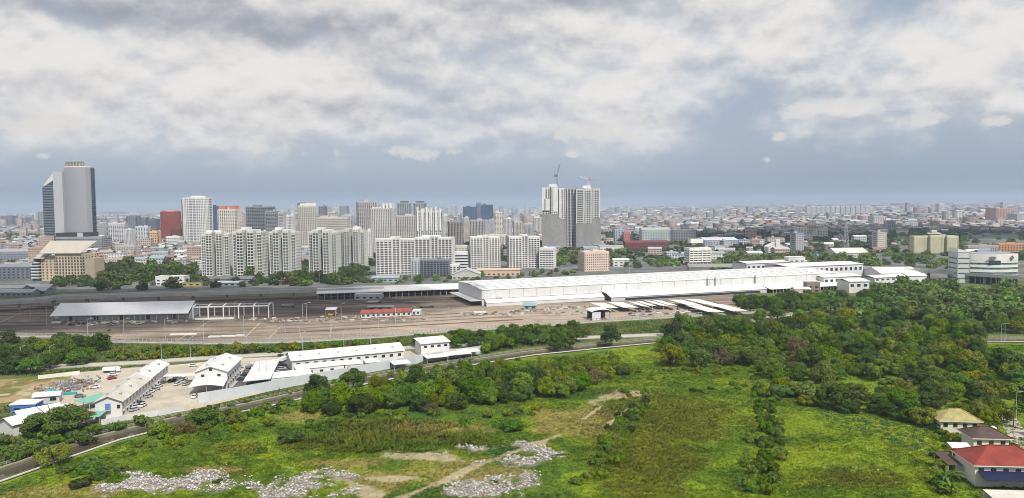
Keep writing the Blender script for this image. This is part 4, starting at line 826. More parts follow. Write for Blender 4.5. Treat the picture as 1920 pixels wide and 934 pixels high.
hall('plaza_block', 'low white houses row in front of the construction towers', 'building', 1124, 1170, 473, 10, 18, (0.6, 0.6, 0.58), (0.5, 0.5, 0.5), rise=0)
hall('market_hall', 'low dark grey market hall roofs at the left edge', 'hall', -60, 52, 524, 14, 60, (0.16, 0.17, 0.20), (0.22, 0.23, 0.26), rise=0)
hall('terminal_hall', 'long pale grey flat hall behind the dark market hall', 'hall', -80, 62, 492, 16, 80, (0.26, 0.27, 0.31), (0.33, 0.34, 0.37), rise=0)
for k, (a, b, py) in enumerate(((-40, 40, 548), (44, 66, 545), (68, 92, 546), (-30, 30, 556), (62, 84, 553), (30, 60, 556))):
    hall('market_stall_roof', f'grey gabled shed roof, {ordn(k)} in the cluster at the left edge by the viaduct', 'shed', a, b, py, 3.5, 12, (0.25, 0.26, 0.28), (0.36, 0.37, 0.38), rise=2.5, group='grey sheds at the left edge')
# --- viaduct behind the yard
VI = mat('viaduct_concrete', (0.40, 0.40, 0.39), 0.85, 0.12, 0.05, fine=0.08)
def viaduct(label, pts, w, z, piers=28):
    P = [g(p[0], p[1], z) for p in pts]; o = P[0].copy(); o.z = 0; Q = [p-o for p in P]; Q = [Vector((q.x, q.y, 0)) for q in Q]
    t = thing('viaduct', label, 'viaduct', o); strip(MB(), Q, -w/2, w/2, z-1.7, z-0.2).build('deck', VI, t)
    for s in (-1, 1): strip(MB(), Q, s*w/2-0.2, s*w/2+0.2, z-1.9, z+1.0).build('parapet', VI, t)
    strip(MB(), Q, -w/2+0.5, w/2-0.5, z-0.19, z-0.12).build('road_surface', mat('viaduct_road', (0.33, 0.325, 0.31), 0.9, 0.15, 0.1), t)
    pm = MB().box(-0.9, 0.9, -1.2, 1.2, -0.2, z-1.7).mesh('pier', VI)
    for p, d in along(Q, piers): q = link('pier', pm, t); q.location = (p.x, p.y, 0); q.rotation_euler = (0, 0, math.atan2(d.y, d.x))
    return t
viaduct('grey elevated road along the back of the depot yard', [(-120, 571), (0, 566), (80, 561), (110, 556), (350, 549), (500, 545), (600, 542), (720, 538)], 16, 7.5)
viaduct('pale elevated road behind the long depot hall at right', [(1290, 497), (1450, 497), (1620, 501), (1720, 505), (1800, 511), (1960, 522)], 15, 9)
# ================================================================== depot halls
ROOFW = mat('hall_roof_white', (0.70, 0.70, 0.68), 0.5, 0.07, 0.03, fine=0.06, streak=(1.6, 0.4, 1))
SHADE = mat('opening_shade', (0.10, 0.105, 0.11), 0.8, 0.2, 0.3)  # dark tone painted for the shade inside openings
CLAD = mat('white_cladding', (0.62, 0.625, 0.62), 0.55, 0.08, 0.05, fine=0.05)
ca = g(904, 574); rot = math.atan2(g(1500, 541).y-ca.y, g(1500, 541).x-ca.x)
dh = thing('maintenance_hall', 'huge long white maintenance hall across the depot yard', 'hall', ca, rot)
LL = (g(1560, 536)-ca).length
def band(mb, x0, x1, pts, th=0.35):
    """roof or awning sheet swept along x from (y, z) profile points"""
    for (ya, za), (yb, zb) in zip(pts[:-1], pts[1:]):
        vs = [(x0, ya, za), (x1, ya, za), (x1, yb, zb), (x0, yb, zb)]; vs += [(a, b, c+th) for a, b, c in vs]
        mb.add(vs, [(3, 2, 1, 0), (4, 5, 6, 7), (0, 1, 5, 4), (1, 2, 6, 5), (2, 3, 7, 6), (3, 0, 4, 7)])
    return mb
MB().box(0, LL, 0.6, 0.9, 0, 5.0).build('lower_wall', CLAD, dh)
MB().box(0.2, LL-0.2, 3.2, 3.6, 0, 6.2).build('opening', SHADE, dh)  # dark sheet in the recess, its colour stands for the shade there
npan = 30
for k in range(npan):            # upper cladding as separate panels with joints
    MB().box(k*LL/npan+0.12, (k+1)*LL/npan-0.12, 0, 0.5, 5.6, 12.6).build('cladding_panel', CLAD, dh)
MB().box(0.05, LL-0.05, 0.5, 0.7, 5.5, 12.5).build('cladding_back', LGREY, dh)
for k, (y0, y1, za, zb) in enumerate(((-0.4, 20, 12.7, 13.9), (20.6, 40, 13.4, 14.6), (40.6, 70, 14.2, 13.2))):
    band(MB(), -0.5, LL+0.5, [(y0, za), (y1, zb)]).build('roof', ROOFW, dh)
for y, z0, z1 in ((20.3, 13.0, 14.4), (40.3, 13.9, 15.1)): MB().box(0, LL, y-0.2, y+0.2, z0, z1).build('roof_step', STEEL, dh)
rl = MB().box(0, 1.6, 0, 12, 0, 0.12).mesh('roof_light', LGREY)
for k in range(34):
    for y, z, sl_ in ((4, 13.36, 0.059), (24, 14.0, 0.061), (46, 14.34, -0.034)):
        q = link('roof_light', rl, dh); q.location = (4+k*(LL-8)/34, y, z); q.rotation_euler = (sl_, 0, 0)
mb = MB(); ns = 60
for k in range(1, ns): mb.box(k*LL/ns-0.1, k*LL/ns+0.1, 0, 0.3, 13.06, 13.2)
MB().box(-0.3, 0, 0.5, 69.5, 3.6, 13.4).build('end_wall', mat('end_wall_shaded', (0.55, 0.56, 0.58), 0.6, 0.05, 0.1), dh)  # greyer than the cladding: the shaded side is put into the colour
MB().box(0.2, 0.4, 1, 69, 0, 3.6).build('end_opening_shade', SHADE, dh)  # dark sheet below the end wall, shade put into its colour
slope(MB(), -9, -0.35, 2, 68, 3.9, 3.9, 0.4).build('end_canopy', ROOFW, dh)
MB().box(-2.5, 3.2, -0.35, -0.02, 7.2, 8.2) and None
e = MB(); e.prism([(12, -0.6), (17, -0.6), (17, -0.1), (12, -0.1)], 2.8, 6.2); e.build('vent_house', GREYM, dh)
band(MB(), 2, LL*0.30, [(-5.5, 2.6), (0.6, 5.2)], 0.3).build('awning', ROOFW, dh); MB().box(2, LL*0.30, -5.2, -5.0, 0, 2.5).build('awning_wall', CLAD, dh)
band(MB(), LL*0.30+0.5, LL*0.74, [(-16, 3.2), (-8, 5.6), (0.6, 6.6)], 0.3).build('awning', ROOFW, dh); MB().box(LL*0.30+1, LL*0.74, -15.5, -15.2, 0, 3.0).build('awning_wall', LGREY, dh)
MB().box(LL*0.34, LL*0.72, -15.7, -15.5, 0.4, 2.2).build('awning_window', GLS, dh, kind='stuff')
band(MB(), LL*0.74+0.5, LL*0.99, [(-20, 3.2), (-8, 5.6), (0.6, 6.6)], 0.3).build('awning', ROOFW, dh)
mb = MB()
for k in range(22): mb.box(LL*0.75+k*LL*0.0105, LL*0.75+k*LL*0.0105+0.35, -19.5, -19.1, 0, 3.1)
mb.build('awning_post', WHITE, dh, kind='stuff')
for u in (0.592, 0.615, 0.735): MB().box(LL*u, LL*u+0.8, -1.4, 0.02, 5.8, 14.2).build('downpipe', GREYM, dh)
# right-hand halls stepped behind
d = Vector((math.cos(rot), math.sin(rot), 0)); nrm = Vector((-d.y, d.x, 0))
def sub_hall(label, px, py, w, dep, h, r=rot, rise=1.5, wall=CLAD, extra=None):
    o = g(px, py); t = thing('depot_hall', label, 'hall', o, r, 'white halls at the right end of the depot')
    MB().box(0, w, 0, dep, 0, h).build('wall', wall, t); band(MB(), -0.8, w+0.8, [(-0.8, h+0.05), (dep/2, h+rise), (dep+0.8, h+0.05)], 0.3).build('roof', ROOFW, t)
    n = max(3, int(w/6)); mb = MB()
    for k in range(n): mb.box(w*(k+0.2)/n, w*(k+0.7)/n, -0.05, 0.1, h*0.55, h*0.8)
    mb.build('window', GLS, t, kind='stuff')
    return t
sub_hall('long white low hall behind the right end of the maintenance hall', 1480, 525, 95, 40, 13)
sub_hall('white hall with dark window strip at the depot corner', 1545, 541, 42, 26, 10)
t = sub_hall('white gate house standing at the right corner of the depot', 1592, 550, 18, 22, 10, R(4)); 
sub_hall('flat white hall behind the long roof, left of the gate house', 1400, 519, 80, 26, 14)
sub_hall('pale low hall right of the gate house among trees', 1640, 533, 40, 18, 6)
hall('white_dome_hall', 'low white vaulted hall beside the elevated road at right', 'hall', 1650, 1728, 524, 6, 40, (0.7, 0.7, 0.68), (0.72, 0.72, 0.70), rise=5)
hall('white_annex', 'small white annex right of the vaulted hall', 'building', 1700, 1738, 529, 6, 14, (0.66, 0.66, 0.64), (0.72, 0.72, 0.7), rise=2)
hall('brown_yard_block', 'dark framed stair block at the right end of the maintenance hall', 'building', 1512, 1538, 549, 9, 8, (0.22, 0.17, 0.15), (0.3, 0.3, 0.3), rise=0)
hall('roof_plant_room', 'pale square block rising behind the long depot roof', 'building', 1478, 1510, 515, 19, 14, (0.56, 0.57, 0.58), (0.62, 0.62, 0.6), rise=0)
hall('pink_yard_house', 'small pinkish white house in trees below the hall end', 'house', 1490, 1520, 556, 6, 9, (0.62, 0.5, 0.46), (0.65, 0.6, 0.56), rise=1.5)
# --- long shed at left
o = g(84, 604); b_ = g(358, 598); r2 = math.atan2(b_.y-o.y, b_.x-o.x); L2_ = (b_-o).length
ls = thing('yard_shed', 'long low grey white shed on the shaded left of the yard', 'shed', o, r2); SH = mat('shed_roof_grey', (0.70, 0.71, 0.72), 0.55, 0.06, 0.05, fine=0.05)
MB().box(8, L2_-2, 4, 26, 0, 4.0).build('wall', LGREY, ls); band(MB(), 4, L2_-1.5, [(-1, 4.1), (15, 11.2), (27, 5.0)], 0.3).build('roof', SH, ls)
MB().box(0, 9, 14, 30, 0, 9.2).build('end_block', LGREY, ls); MB().add([(L2_-2, 4, 4), (L2_-2, 26, 4), (L2_-2, 15, 10.9), (L2_-2.3, 4, 4), (L2_-2.3, 26, 4), (L2_-2.3, 15, 10.9)], [(0, 1, 2), (5, 4, 3)]).build('gable_wall', STEEL, ls)
for k in range(5): MB().box(14+k*18, 17+k*18, 3.9, 4.1, 0, 3).build('door', SHADE, ls)
mb = MB(); 
for k in range(24): mb.box(5+k*(L2_-10)/24, 5.25+k*(L2_-10)/24, -0.6, -0.3, 0, 4.1)
mb.build('post', STEEL, ls, kind='stuff')
# --- bare portal frames
fr = thing('portal_frames', 'row of bare white steel portal frames beside the grey shed', 'steel frame', g(362, 599), r2)
FL = (g(507, 593)-g(362, 599)).length
for k in range(6):
    x = k*FL/5; f = MB(); f.box(x-0.35, x+0.35, 0, 0.7, 0, 9).box(x-0.35, x+0.35, 15, 15.7, 0, 9).bar((x, 0.3, 9), (x, 7.8, 10), 0.7).bar((x, 7.8, 10), (x, 15.4, 9), 0.7); f.build('portal', WHITE, fr)
for y in (0.35, 15.35): MB().box(0, FL, y-0.3, y+0.3, 8.4, 9.1).build('eaves_beam', WHITE, fr)
MB().box(0, FL*0.6, 15.8, 16.2, 6.8, 9).build('side_sheet', LGREY, fr); MB().box(2, FL*0.55, -3, -1.5, 0, 1.2).build('stacked_beams', OWHITE, fr)
# --- platform canopy
o = g(596, 562); b_ = g(872, 552); r3 = math.atan2(b_.y-o.y, b_.x-o.x); L3_ = (b_-o).length
pc = thing('platform_canopy', 'long white platform canopy on many slender columns', 'canopy', o, r3)
band(MB(), -1, L3_+1, [(-1.5, 5.0), (16, 7.4), (32, 6.6)], 0.5).build('roof', ROOFW, pc)
cm = MB().box(-0.25, 0.25, -0.25, 0.25, 0, 5.4).mesh('column', STEEL)
for k in range(24):
    for y in (0.5, 29):
        c = link('column', cm, pc); c.location = (k*L3_/23, y, 0)
MB().box(0, L3_, 14, 16, 0, 1.1).build('platform', CONC, pc); MB().box(0, L3_, 29.6, 29.9, 0, 6).build('back_screen', SHADE, pc)
hall('relay_hut', 'plain pale grey box hut in front of the platform canopy', 'hut', 665, 714, 562, 4.4, 10, (0.45, 0.46, 0.47), (0.52, 0.53, 0.53), rise=0)
hall('long_low_shelter', 'thin long pale roof behind the red roofed row', 'shelter', 690, 737, 583, 3, 5, (0.25, 0.24, 0.23), (0.58, 0.57, 0.54), rise=0)
# --- row of red roofed huts
for k in range(5):
    a = 677+k*19.0; hall('red_roofed_hut', f'white hut with dark red roof, {ordn(k)} from the left in the yard row', 'hut', a, a+18, 596.5-k*0.9, 3.2, 9, (0.66, 0.63, 0.60), (0.27, 0.07, 0.06), rise=2.0, group='red roofed huts in the yard')
hall('white_hut', 'white flat hut at the right end of the red roofed row', 'hut', 772, 788, 591, 3.2, 7, (0.7, 0.7, 0.68), (0.74, 0.73, 0.70), rise=0)
# signal shelter and yellow machine
o = g(620, 594); t = thing('machine_shelter', 'white flat shelter roof on posts over a yellow machine', 'shelter', o, 0.05)
slope(MB(), -4, 4, 0, 7, 5.0, 6.0, 0.25).build('roof', WHITE, t)
for x in (-3.5, 3.5):
    for y in (0.5, 6): MB().box(x-0.12, x+0.12, y-0.12, y+0.12, 0, 5.2).build('post', STEEL, t)
o = g(619, 594); t = thing('excavator', 'small yellow excavator parked under the white shelter roof', 'excavator', (o.x, o.y+2, 0)); YELM = mat('machine_yellow', (0.62, 0.36, 0.03), 0.5, 0.1)
for s in (-1, 1): MB().box(-1.7, 1.7, s*1.0-0.3, s*1.0+0.3, 0, 0.8).build('track', DARK, t)
MB().box(-1.8, 1.4, -1.2, 1.2, 0.85, 2.1).build('body', YELM, t); MB().box(0.2, 1.4, -1.1, 0, 2.1, 3.2).build('cab', GLS, t); MB().bar((1.2, 0.4, 1.8), (3.2, 0.4, 4.0), 0.4).bar((3.2, 0.4, 4.0), (4.4, 0.4, 1.6), 0.32).build('boom', YELM, t); MB().box(4.1, 4.9, 0, 0.9, 0.9, 1.6).build('bucket', DARK, t)
# --- small works on the yard: low white stacks and a teal tarpaulin hut
for k, (a, b, py) in enumerate(((390, 412, 633), (412, 440, 632), (440, 458, 631), (318, 366, 629), (96, 112, 606))):
    A, B = g(a, py), g(b, py); w = B.x-A.x; t = thing('beam_stack', f'low stack of white precast beams lying in the yard, {ordn(k)} counted', 'stack', A, 0.02, 'beam stacks on the yard')
    t['label'] = ['long low white beam stack left of two others in the yard', 'low white beam stack in the middle of three on the yard', 'low white beam stack right of two others on the yard', 'thin white beams laid out near the depot fence', 'white beams lying at the left end of the grey shed'][k]
    for j in range(3): MB().box(0.1*j, w-0.15*j, j*0.9, j*0.9+0.7, 0.02, 0.8).build('beam', WHITE, t)
hall('teal_roofed_hut', 'small hut with a faded teal roof near the big hall front', 'hut', 982, 1006, 581, 3, 7, (0.32, 0.33, 0.33), (0.22, 0.35, 0.36), rise=2)
# loose material along the sidings: countless small piles, pipes and boxes
n = 330; ll = rng.integers(0, 6, n); A_ = np.array([(440, 602), (500, 603), (120, 609), (860, 590), (640, 596), (960, 585)], float)[ll]; B_ = np.array([(660, 598), (800, 600), (360, 604), (1100, 588), (800, 588), (1110, 575)], float)[ll]; tq = rng.random(n)[:, None]; pp = A_+(B_-A_)*tq+rng.normal(0, 1, (n, 2))*np.array((4, 1.6))
w_ = np.array([tuple(g(float(a), float(b))) for a, b in pp]); pl_ = np.array([(0.30, 0.25, 0.19), (0.42, 0.40, 0.37), (0.14, 0.13, 0.12), (0.20, 0.15, 0.11), (0.22, 0.20, 0.18), (0.36, 0.35, 0.33)])
bx8 = np.array([(x, y, z) for z in (0, 1) for y in (-.5, .5) for x in (-.5, .5)]); bxf = np.array([(4, 5, 7, 6), (0, 1, 5, 4), (2, 6, 7, 3), (0, 4, 6, 2), (1, 3, 7, 5)])
q = copies(bx8, bxf, w_, rng.normal(0.1, 0.3, n), np.stack([rng.uniform(0.6, 4.5, n), rng.uniform(0.5, 1.6, n), rng.uniform(0.2, 1.5, n)], 1), pl_[rng.integers(0, 6, n)])
tag(link('yard_debris', np_mesh('yard_debris', q[0], q[1], mat('yard_debris', (0, 0, 0), 0.9, 0.15, 0.5, attr=True), q[2])), 'loose piles and boxes lying along the yard sidings', 'debris', kind='stuff')
# flat wagons left on the sidings
WG = [(330, 586, 'grey'), (352, 585, 'grey'), (540, 576, 'red'), (700, 569, 'grey'), (723, 568, 'grey'), (120, 590, 'grey'), (800, 577, 'red'), (900, 590, 'grey')]
for k, (px, py, c) in enumerate(sorted(WG)):
    a_ = g(px-20, py+0.7); b_ = g(px+20, py-0.7); t = thing('flat_wagon', f'{"rusty" if c == "red" else "grey"} flat wagon on the yard sidings, {ordn(k)} from the left', 'wagon', g(px, py), math.atan2(b_.y-a_.y, b_.x-a_.x), 'wagons on the sidings')
    MB().box(-6, 6, -1.3, 1.3, 0.95, 1.35).build('deck', RAIL if c == 'red' else GREYM, t); MB().box(-4.6, 4.2, -1.1, 1.1, 1.36, 2.1+0.4*(k % 2)).build('load', (CONC, OWHITE, DGREY)[k % 3], t)
    for x in (-4.4, 4.4): MB().box(x-1.2, x+1.2, -0.9, 0.9, 0.3, 0.94).build('bogie', DARK, t)
# --- gate canopy
o = g(1111, 602); t = thing('gate_canopy', 'white barrel roofed gate canopy with dark opening on the yard', 'canopy', o, R(12)); w = (g(1147, 602)-o).length
pts = [(w*0.5-w*0.55*math.cos(a), 6+1.6*math.sin(a)) for a in [math.pi*k/8 for k in range(9)]]
mb = MB()
for (xa, za), (xb, zb) in zip(pts[:-1], pts[1:]):
    vs = [(xa, -1, za), (xb, -1, zb), (xb, 13, zb), (xa, 13, za)]; vs += [(p[0], p[1], p[2]+0.25) for p in vs]; mb.add(vs, [(3, 2, 1, 0), (4, 5, 6, 7), (0, 1, 5, 4), (1, 2, 6, 5), (2, 3, 7, 6), (3, 0, 4, 7)])
mb.build('roof', ROOFW, t); MB().box(0, w, 11.5, 12, 0, 6).build('back_wall', SHADE, t); MB().box(-0.2, w*0.45, 0, 0.4, 0, 6).build('gate_panel', CLAD, t)
for x in (0.2, w-0.2): MB().box(x-0.25, x+0.25, 0.45, 0.95, 0, 6).build('post', STEEL, t)
# --- carports in two ranks
def carport(i, px, py, L, dep, r, lab):
    o = g(px, py, 3.0); t = thing('carport', lab, 'carport', (o.x, o.y, 0), r, 'white carports by the maintenance hall')
    slope(MB(), 0, L, 0, dep, 3.0, 3.6, 0.2).build('roof', ROOFW, t)
    for x in (0.8, L/2, L-0.8): MB().box(x-0.12, x+0.12, dep*0.5-0.12, dep*0.5+0.12, 0, 3.2).build('post', STEEL, t)
    MB().box(0.3, L-0.3, dep*0.45, dep*0.55, 2.7, 3.0).build('beam', STEEL, t)
CP = [(1159, 577.5, 30, 12), (1197, 577, 32, 12.5), (1217, 575, 28, 6), (1231, 574, 28, 6), (1252, 573.5, 30, 6.5), (1270, 573, 30, 7), (1318, 573, 36, 12), (1348, 571, 34, 12), (1358, 585, 34, 13), (1402, 583, 36, 13)]
cr = math.atan2(g(1132, 567.7, 3).y-g(1159, 577.5, 3).y, g(1132, 567.7, 3).x-g(1159, 577.5, 3).x)
for i, (x, y, L, dp) in enumerate(CP): carport(i, x, y, L, dp, cr, f'white carport roof, {ordn(i)} counted from the gate canopy')
# ================================================================== works compound in front
def gable_house(name, label, o, rz, w, L, h, rise, wall, roof, group=None, vents=0, win=(0, 0), over=0.8, cat='building'):
    """gable end faces -y; length runs +y"""
    t = thing(name, label, cat, o, rz, group)
    MB().box(-w/2, w/2, 0, L, -0.1, h).build('wall', wall, t)
    for y in (0.0, L): MB().add([(-w/2, y, h), (w/2, y, h), (0, y, h+rise-0.1)], [(0, 1, 2)]).build('gable_wall', wall, t)
    MB().gable(-w/2, w/2, 0, L, h+0.02-0.2*rise/(w/2), h+rise, 0.15, 'y', over).build('roof', roof, t)
    for k in range(vents):
        for s in (-1, 1): MB().box(s*w*0.25-0.5, s*w*0.25+0.5, L*(k+0.5)/vents-0.5, L*(k+0.5)/vents+0.5, h+rise*0.45, h+rise*0.45+0.9).build('roof_vent', GREYM, t)
    ns, nfl = win
    if ns:
        for f in range(nfl):
            for k in range(ns):
                y = L*(k+0.5)/ns
                q = MB().box(w/2-0.1, w/2+0.05, y-0.8, y+0.8, 1.0+f*3.1, 2.4+f*3.1).build('window', GLS, t)
                MB().box(w/2-0.05, w/2+0.3, y-1.0, y+1.0, 2.45+f*3.1, 2.55+f*3.1).build('sun_hood', wall, q)
    return t
RF1 = mat('asbestos_roof', (0.50, 0.48, 0.43), 0.85, 0.14, 0.15, fine=0.12); RF2 = mat('compound_white_roof', (0.64, 0.64, 0.63), 0.55, 0.13, 0.12, fine=0.10)
A0, A1, A2 = g(178, 788), g(230, 782), g(318, 707)
ra = math.atan2(A2.y-A1.y, A2.x-A1.x)-math.pi/2; wA = (A1-A0).length
LA = (A2-A1).length
cA = (A0+A1)/2
t = gable_house('two_storey_office', 'two storey office with weathered tan roof and blue door by the canal', cA, ra, wA, LA*0.56, 6.4, 2.2, OWHITE, RF1, vents=3, win=(9, 2))
MB().box(-1.2, 0.8, -0.12, 0.02, 3.4, 5.8).build('blue_door', mat('door_blue', (0.10, 0.22, 0.48), 0.6, 0.1), t); MB().box(3.0, 4.2, -0.1, 0.02, 3.8, 5.2).build('window', GLS, t)
st = MB(); 
for k in range(10): st.box(-4.4+k*0.34, -4.0+k*0.34, -1.3, -0.1, k*0.32, k*0.32+0.12)
st.build('stair', CONC, t); MB().bar((-4.4, -1.3, 1.0), (-1.0, -1.3, 4.2), 0.08).build('handrail', STEEL, t); MB().box(-1.2, 1.0, -1.3, -0.1, 3.2, 3.35).build('landing', CONC, t)
dA = Vector((-math.sin(ra), math.cos(ra), 0))
gable_house('white_roofed_store', 'long store with white roof joined behind the two storey office', cA+dA*(LA*0.57), ra, wA*0.95, LA*0.42, 6.6, 2.2, OWHITE, RF2, vents=2, win=(6, 2))
cB = (g(361, 744)+g(412, 738))/2; B1, B2 = g(414, 735), g(446, 702); rb = math.atan2(B2.y-B1.y, B2.x-B1.x)-math.pi/2; dB = Vector((-math.sin(rb), math.cos(rb), 0))
t = gable_house('white_workshop', 'tall white gabled workshop with three small dark gable vents', cB+dB*9, rb, 13.5, 30, 8.0, 2.6, WHITE, RF2, vents=2, win=(6, 2))
for x, z in ((-3.4, 6.6), (3.4, 6.6), (0, 9.2)): MB().box(x-0.7, x+0.7, -0.1, 0.05, z-0.6, z+0.5).build('gable_vent', DARK, t)
q = thing('curved_carport', 'white curved carport roof in front of the gabled workshop', 'carport', cB+dB*0.2, rb)
mb = MB(); pts = [(7.2*(-1+2*k/8), 3.4+0.9*math.sin(math.pi*k/8)) for k in range(9)]
for (xa, za), (xb, zb) in zip(pts[:-1], pts[1:]):
    vs = [(xa, 0, za), (xb, 0, zb), (xb, 8.7, zb+1.8), (xa, 8.7, za+1.8)]; vs += [(p[0], p[1], p[2]+0.15) for p in vs]; mb.add(vs, [(3, 2, 1, 0), (4, 5, 6, 7), (0, 1, 5, 4), (1, 2, 6, 5), (2, 3, 7, 6), (3, 0, 4, 7)])
mb.build('roof', WHITE, q)
for x in (-6.8, 0, 6.8):
    MB().box(x-0.1, x+0.1, 0.2, 0.4, 0, 3.5).build('post', STEEL, q)
# flat white canopy C
pts = [g(p[0], p[1], 4.2) for p in ((456, 716), (507, 711), (525, 674), (480, 678))]
t = thing('parking_canopy', 'large flat white parking canopy between asphalt lanes', 'canopy', (pts[0].x, pts[0].y, 0)); loc = [(p.x-pts[0].x, p.y-pts[0].y) for p in pts]
MB().prism(loc, 4.2, 4.5).build('roof', RF2, t)
for u in (0.04, 0.35, 0.65, 0.96):
    for v in (0.06, 0.94):
        a = Vector(loc[0]).lerp(Vector(loc[1]), v); b = Vector(loc[3]).lerp(Vector(loc[2]), v); c = a.lerp(b, u); MB().box(c.x-0.12, c.x+0.12, c.y-0.12, c.y+0.12, 0, 4.2).build('post', STEEL, t)
# long shed D
D0, D1 = g(548, 697), g(757, 676); rd = math.atan2(D1.y-D0.y, D1.x-D0.x); LD = (D1-D0).length
t = thing('long_workshop', 'long white workshop with row of dark windows along the canal', 'building', D0, rd)
MB().box(0, LD, 0, 16, 0, 5.2).build('wall', OWHITE, t); MB().gable(0, LD, 0, 16, 5.2, 8.2, 0.15, 'x', 0.7).build('roof', RF2, t)
for x in (0, LD): MB().add([(x, 0, 5.2), (x, 16, 5.2), (x, 8, 8.1)], [(0, 1, 2)]).build('gable_wall', OWHITE, t)
for k in range(13): MB().box(2+k*LD/13.2, 3.8+k*LD/13.2, -0.05, 0.05, 2.6, 4.0).build('window', GLS, t)
for k in range(6): MB().box(4+k*LD/6, 5+k*LD/6, 3, 4, 6.2, 7.2).build('roof_vent', GREYM, t)
for k, (u0, u1, dep, z) in enumerate(((0.0, 0.40, 7, 3.2), (0.41, 0.56, 7, 3.0), (0.60, 0.72, 6, 2.8))):
    q = thing('lean_to_shed', ['long white lean-to in front of the long workshop, left of three', 'short white lean-to before the long workshop, middle of three', 'short white lean-to before the long workshop, right of three'][k], 'shed', D0+Matrix.Rotation(rd, 3, 'Z') @ Vector((LD*u0, -dep-4.5, 0)), rd, 'lean-to sheds')
    w = LD*(u1-u0); slope(MB(), -0.3, w+0.3, -0.4, dep, z, z+0.9, 0.15).build('roof', RF2, q); MB().box(0, w, 0, dep-0.2, 0, z).build('wall', OWHITE, q)
    for j in range(max(2, int(w/5))): MB().box(1+j*5, 2.6+j*5, -0.05, 0.05, 1, 2.1).build('window', GLS, q)
o = g(507, 722); q = thing('white_roofed_shed', 'white roofed shed beside the flat parking canopy and canal wall', 'shed', o, rd); slope(MB(), 0, 19, 0, 7.5, 2.8, 4.0, 0.18).build('roof', RF2, q); MB().box(0.3, 18.7, 0.3, 7.2, 0, 2.8).build('wall', OWHITE, q)
o = g(790, 668); q = thing('white_block', 'two storey white block at the right end of the compound', 'building', o, rd); MB().box(0, 16, 0, 10, 0, 6.5).build('wall', WHITE, q); slope(MB(), -0.6, 16.6, -0.8, 11, 6.5, 8.0, 0.2).build('roof', RF2, q)
for k in range(4): MB().box(1.5+k*3.8, 3.4+k*3.8, -0.05, 0.05, 4.2, 5.4).build('window', GLS, q)
for k, (px, py, w, dd) in enumerate(((800, 672, 12, 6), (838, 667, 14, 7), (862, 662, 12, 6), (738, 684, 9, 7))):
    o = g(px, py, 3); q = thing('small_canopy', ['small white canopy in front of the two storey white block', 'low white canopy right of the two storey white block', 'low white canopy at the pointed end of the compound', 'small white canopy near the right end of the long workshop'][k], 'canopy', (o.x, o.y, 0), rd, 'small white canopies')
    slope(MB(), 0, w, 0, dd, 2.8, 3.4, 0.18).build('roof', RF2, q)
    for x in (0.4, w-0.4):
        for y in (0.4, dd-0.4): MB().box(x-0.1, x+0.1, y-0.1, y+0.1, 0, 2.85).build('post', STEEL, q)
o = g(330, 706, 3.4); q = thing('link_canopy', 'white flat link canopy between the store and the workshop', 'canopy', (o.x-6, o.y, 0), 0.1); MB().box(0, 15, 0, 4.5, 3.3, 3.55).build('roof', RF2, q)
for x in (0.5, 7, 14.5): MB().box(x-0.1, x+0.1, 2, 2.2, 0, 3.3).build('post', STEEL, q)
# perimeter walls of the compound
def perimeter(label, px, h, m, panel=4.0, cap=True):
    P = [g(*p) for p in px]; o = P[0].copy(); Q = rel(P, o); t = thing('perimeter_wall', label, 'wall', o)
    k = 0
    for a, b in zip(Q[:-1], Q[1:]):
        L = (b-a).length; n = max(1, int(L/panel)); an = math.atan2(b.y-a.y, b.x-a.x)
        me = MB().box(0.06, L/n-0.06, -0.08, 0.08, -0.2, h).mesh('wall_panel', m)
        for j in range(n): q = link('wall_panel', me, t); q.location = a+(b-a)*(j/n); q.rotation_euler = (0, 0, an)
        mp = MB().box(-0.1, 0.1, -0.16, 0.16, -0.2, h+0.12).mesh('wall_post', m)
        for j in range(n): q = link('wall_post', mp, t); q.location = a+(b-a)*(j/n); q.rotation_euler = (0, 0, an)
    return t
PW = mat('pale_blue_grey_wall', (0.50, 0.53, 0.56), 0.7, 0.08, 0.1)
perimeter('pale grey sheet wall along the canal side of the compound', [(372, 756), (440, 745), (515, 731), (560, 722), (640, 708), (720, 693), (800, 678), (860, 669), (906, 662)], 4.2, PW)
perimeter('low pale wall between the office yard and the canal path', [(190, 797), (235, 788), (300, 779), (345, 770)], 2.0, OWHITE)
perimeter('pale wall at the far edge of the compound by the road', [(72, 711), (110, 707), (150, 702)], 1.8, CREAM)
# --- left edge sheds
hall('blue_container_office', 'blue walled cabin with white flat roof at the left edge', 'cabin', 20, 62, 776, 3.6, 7, (0.05, 0.16, 0.48), (0.74, 0.74, 0.73), rise=0, rot=8)
o = g(-30, 826); t = gable_house('white_bungalow', 'white bungalow with pale roof left of the big tree', g(12, 815), R(-28), 9, 22, 4, 2.0, OWHITE, RF2, win=(4, 1))
gable_house('white_bungalow', 'smaller white gabled shed behind the bungalow left of the tree', g(32, 795), R(-40), 8, 14, 3.4, 1.6, OWHITE, RF2, win=(3, 1))
hall('long_white_shed', 'narrow white roofed shed behind the big tree', 'shed', 63, 104, 757, 3, 5, (0.5, 0.5, 0.5), (0.7, 0.7, 0.69), rise=1.2, rot=20)
GRN = mat('green_sheet', (0.16, 0.42, 0.31), 0.6, 0.12, 0.2); TEAL = mat('teal_tarpaulin', (0.02, 0.33, 0.30), 0.6, 0.12, 0.2)
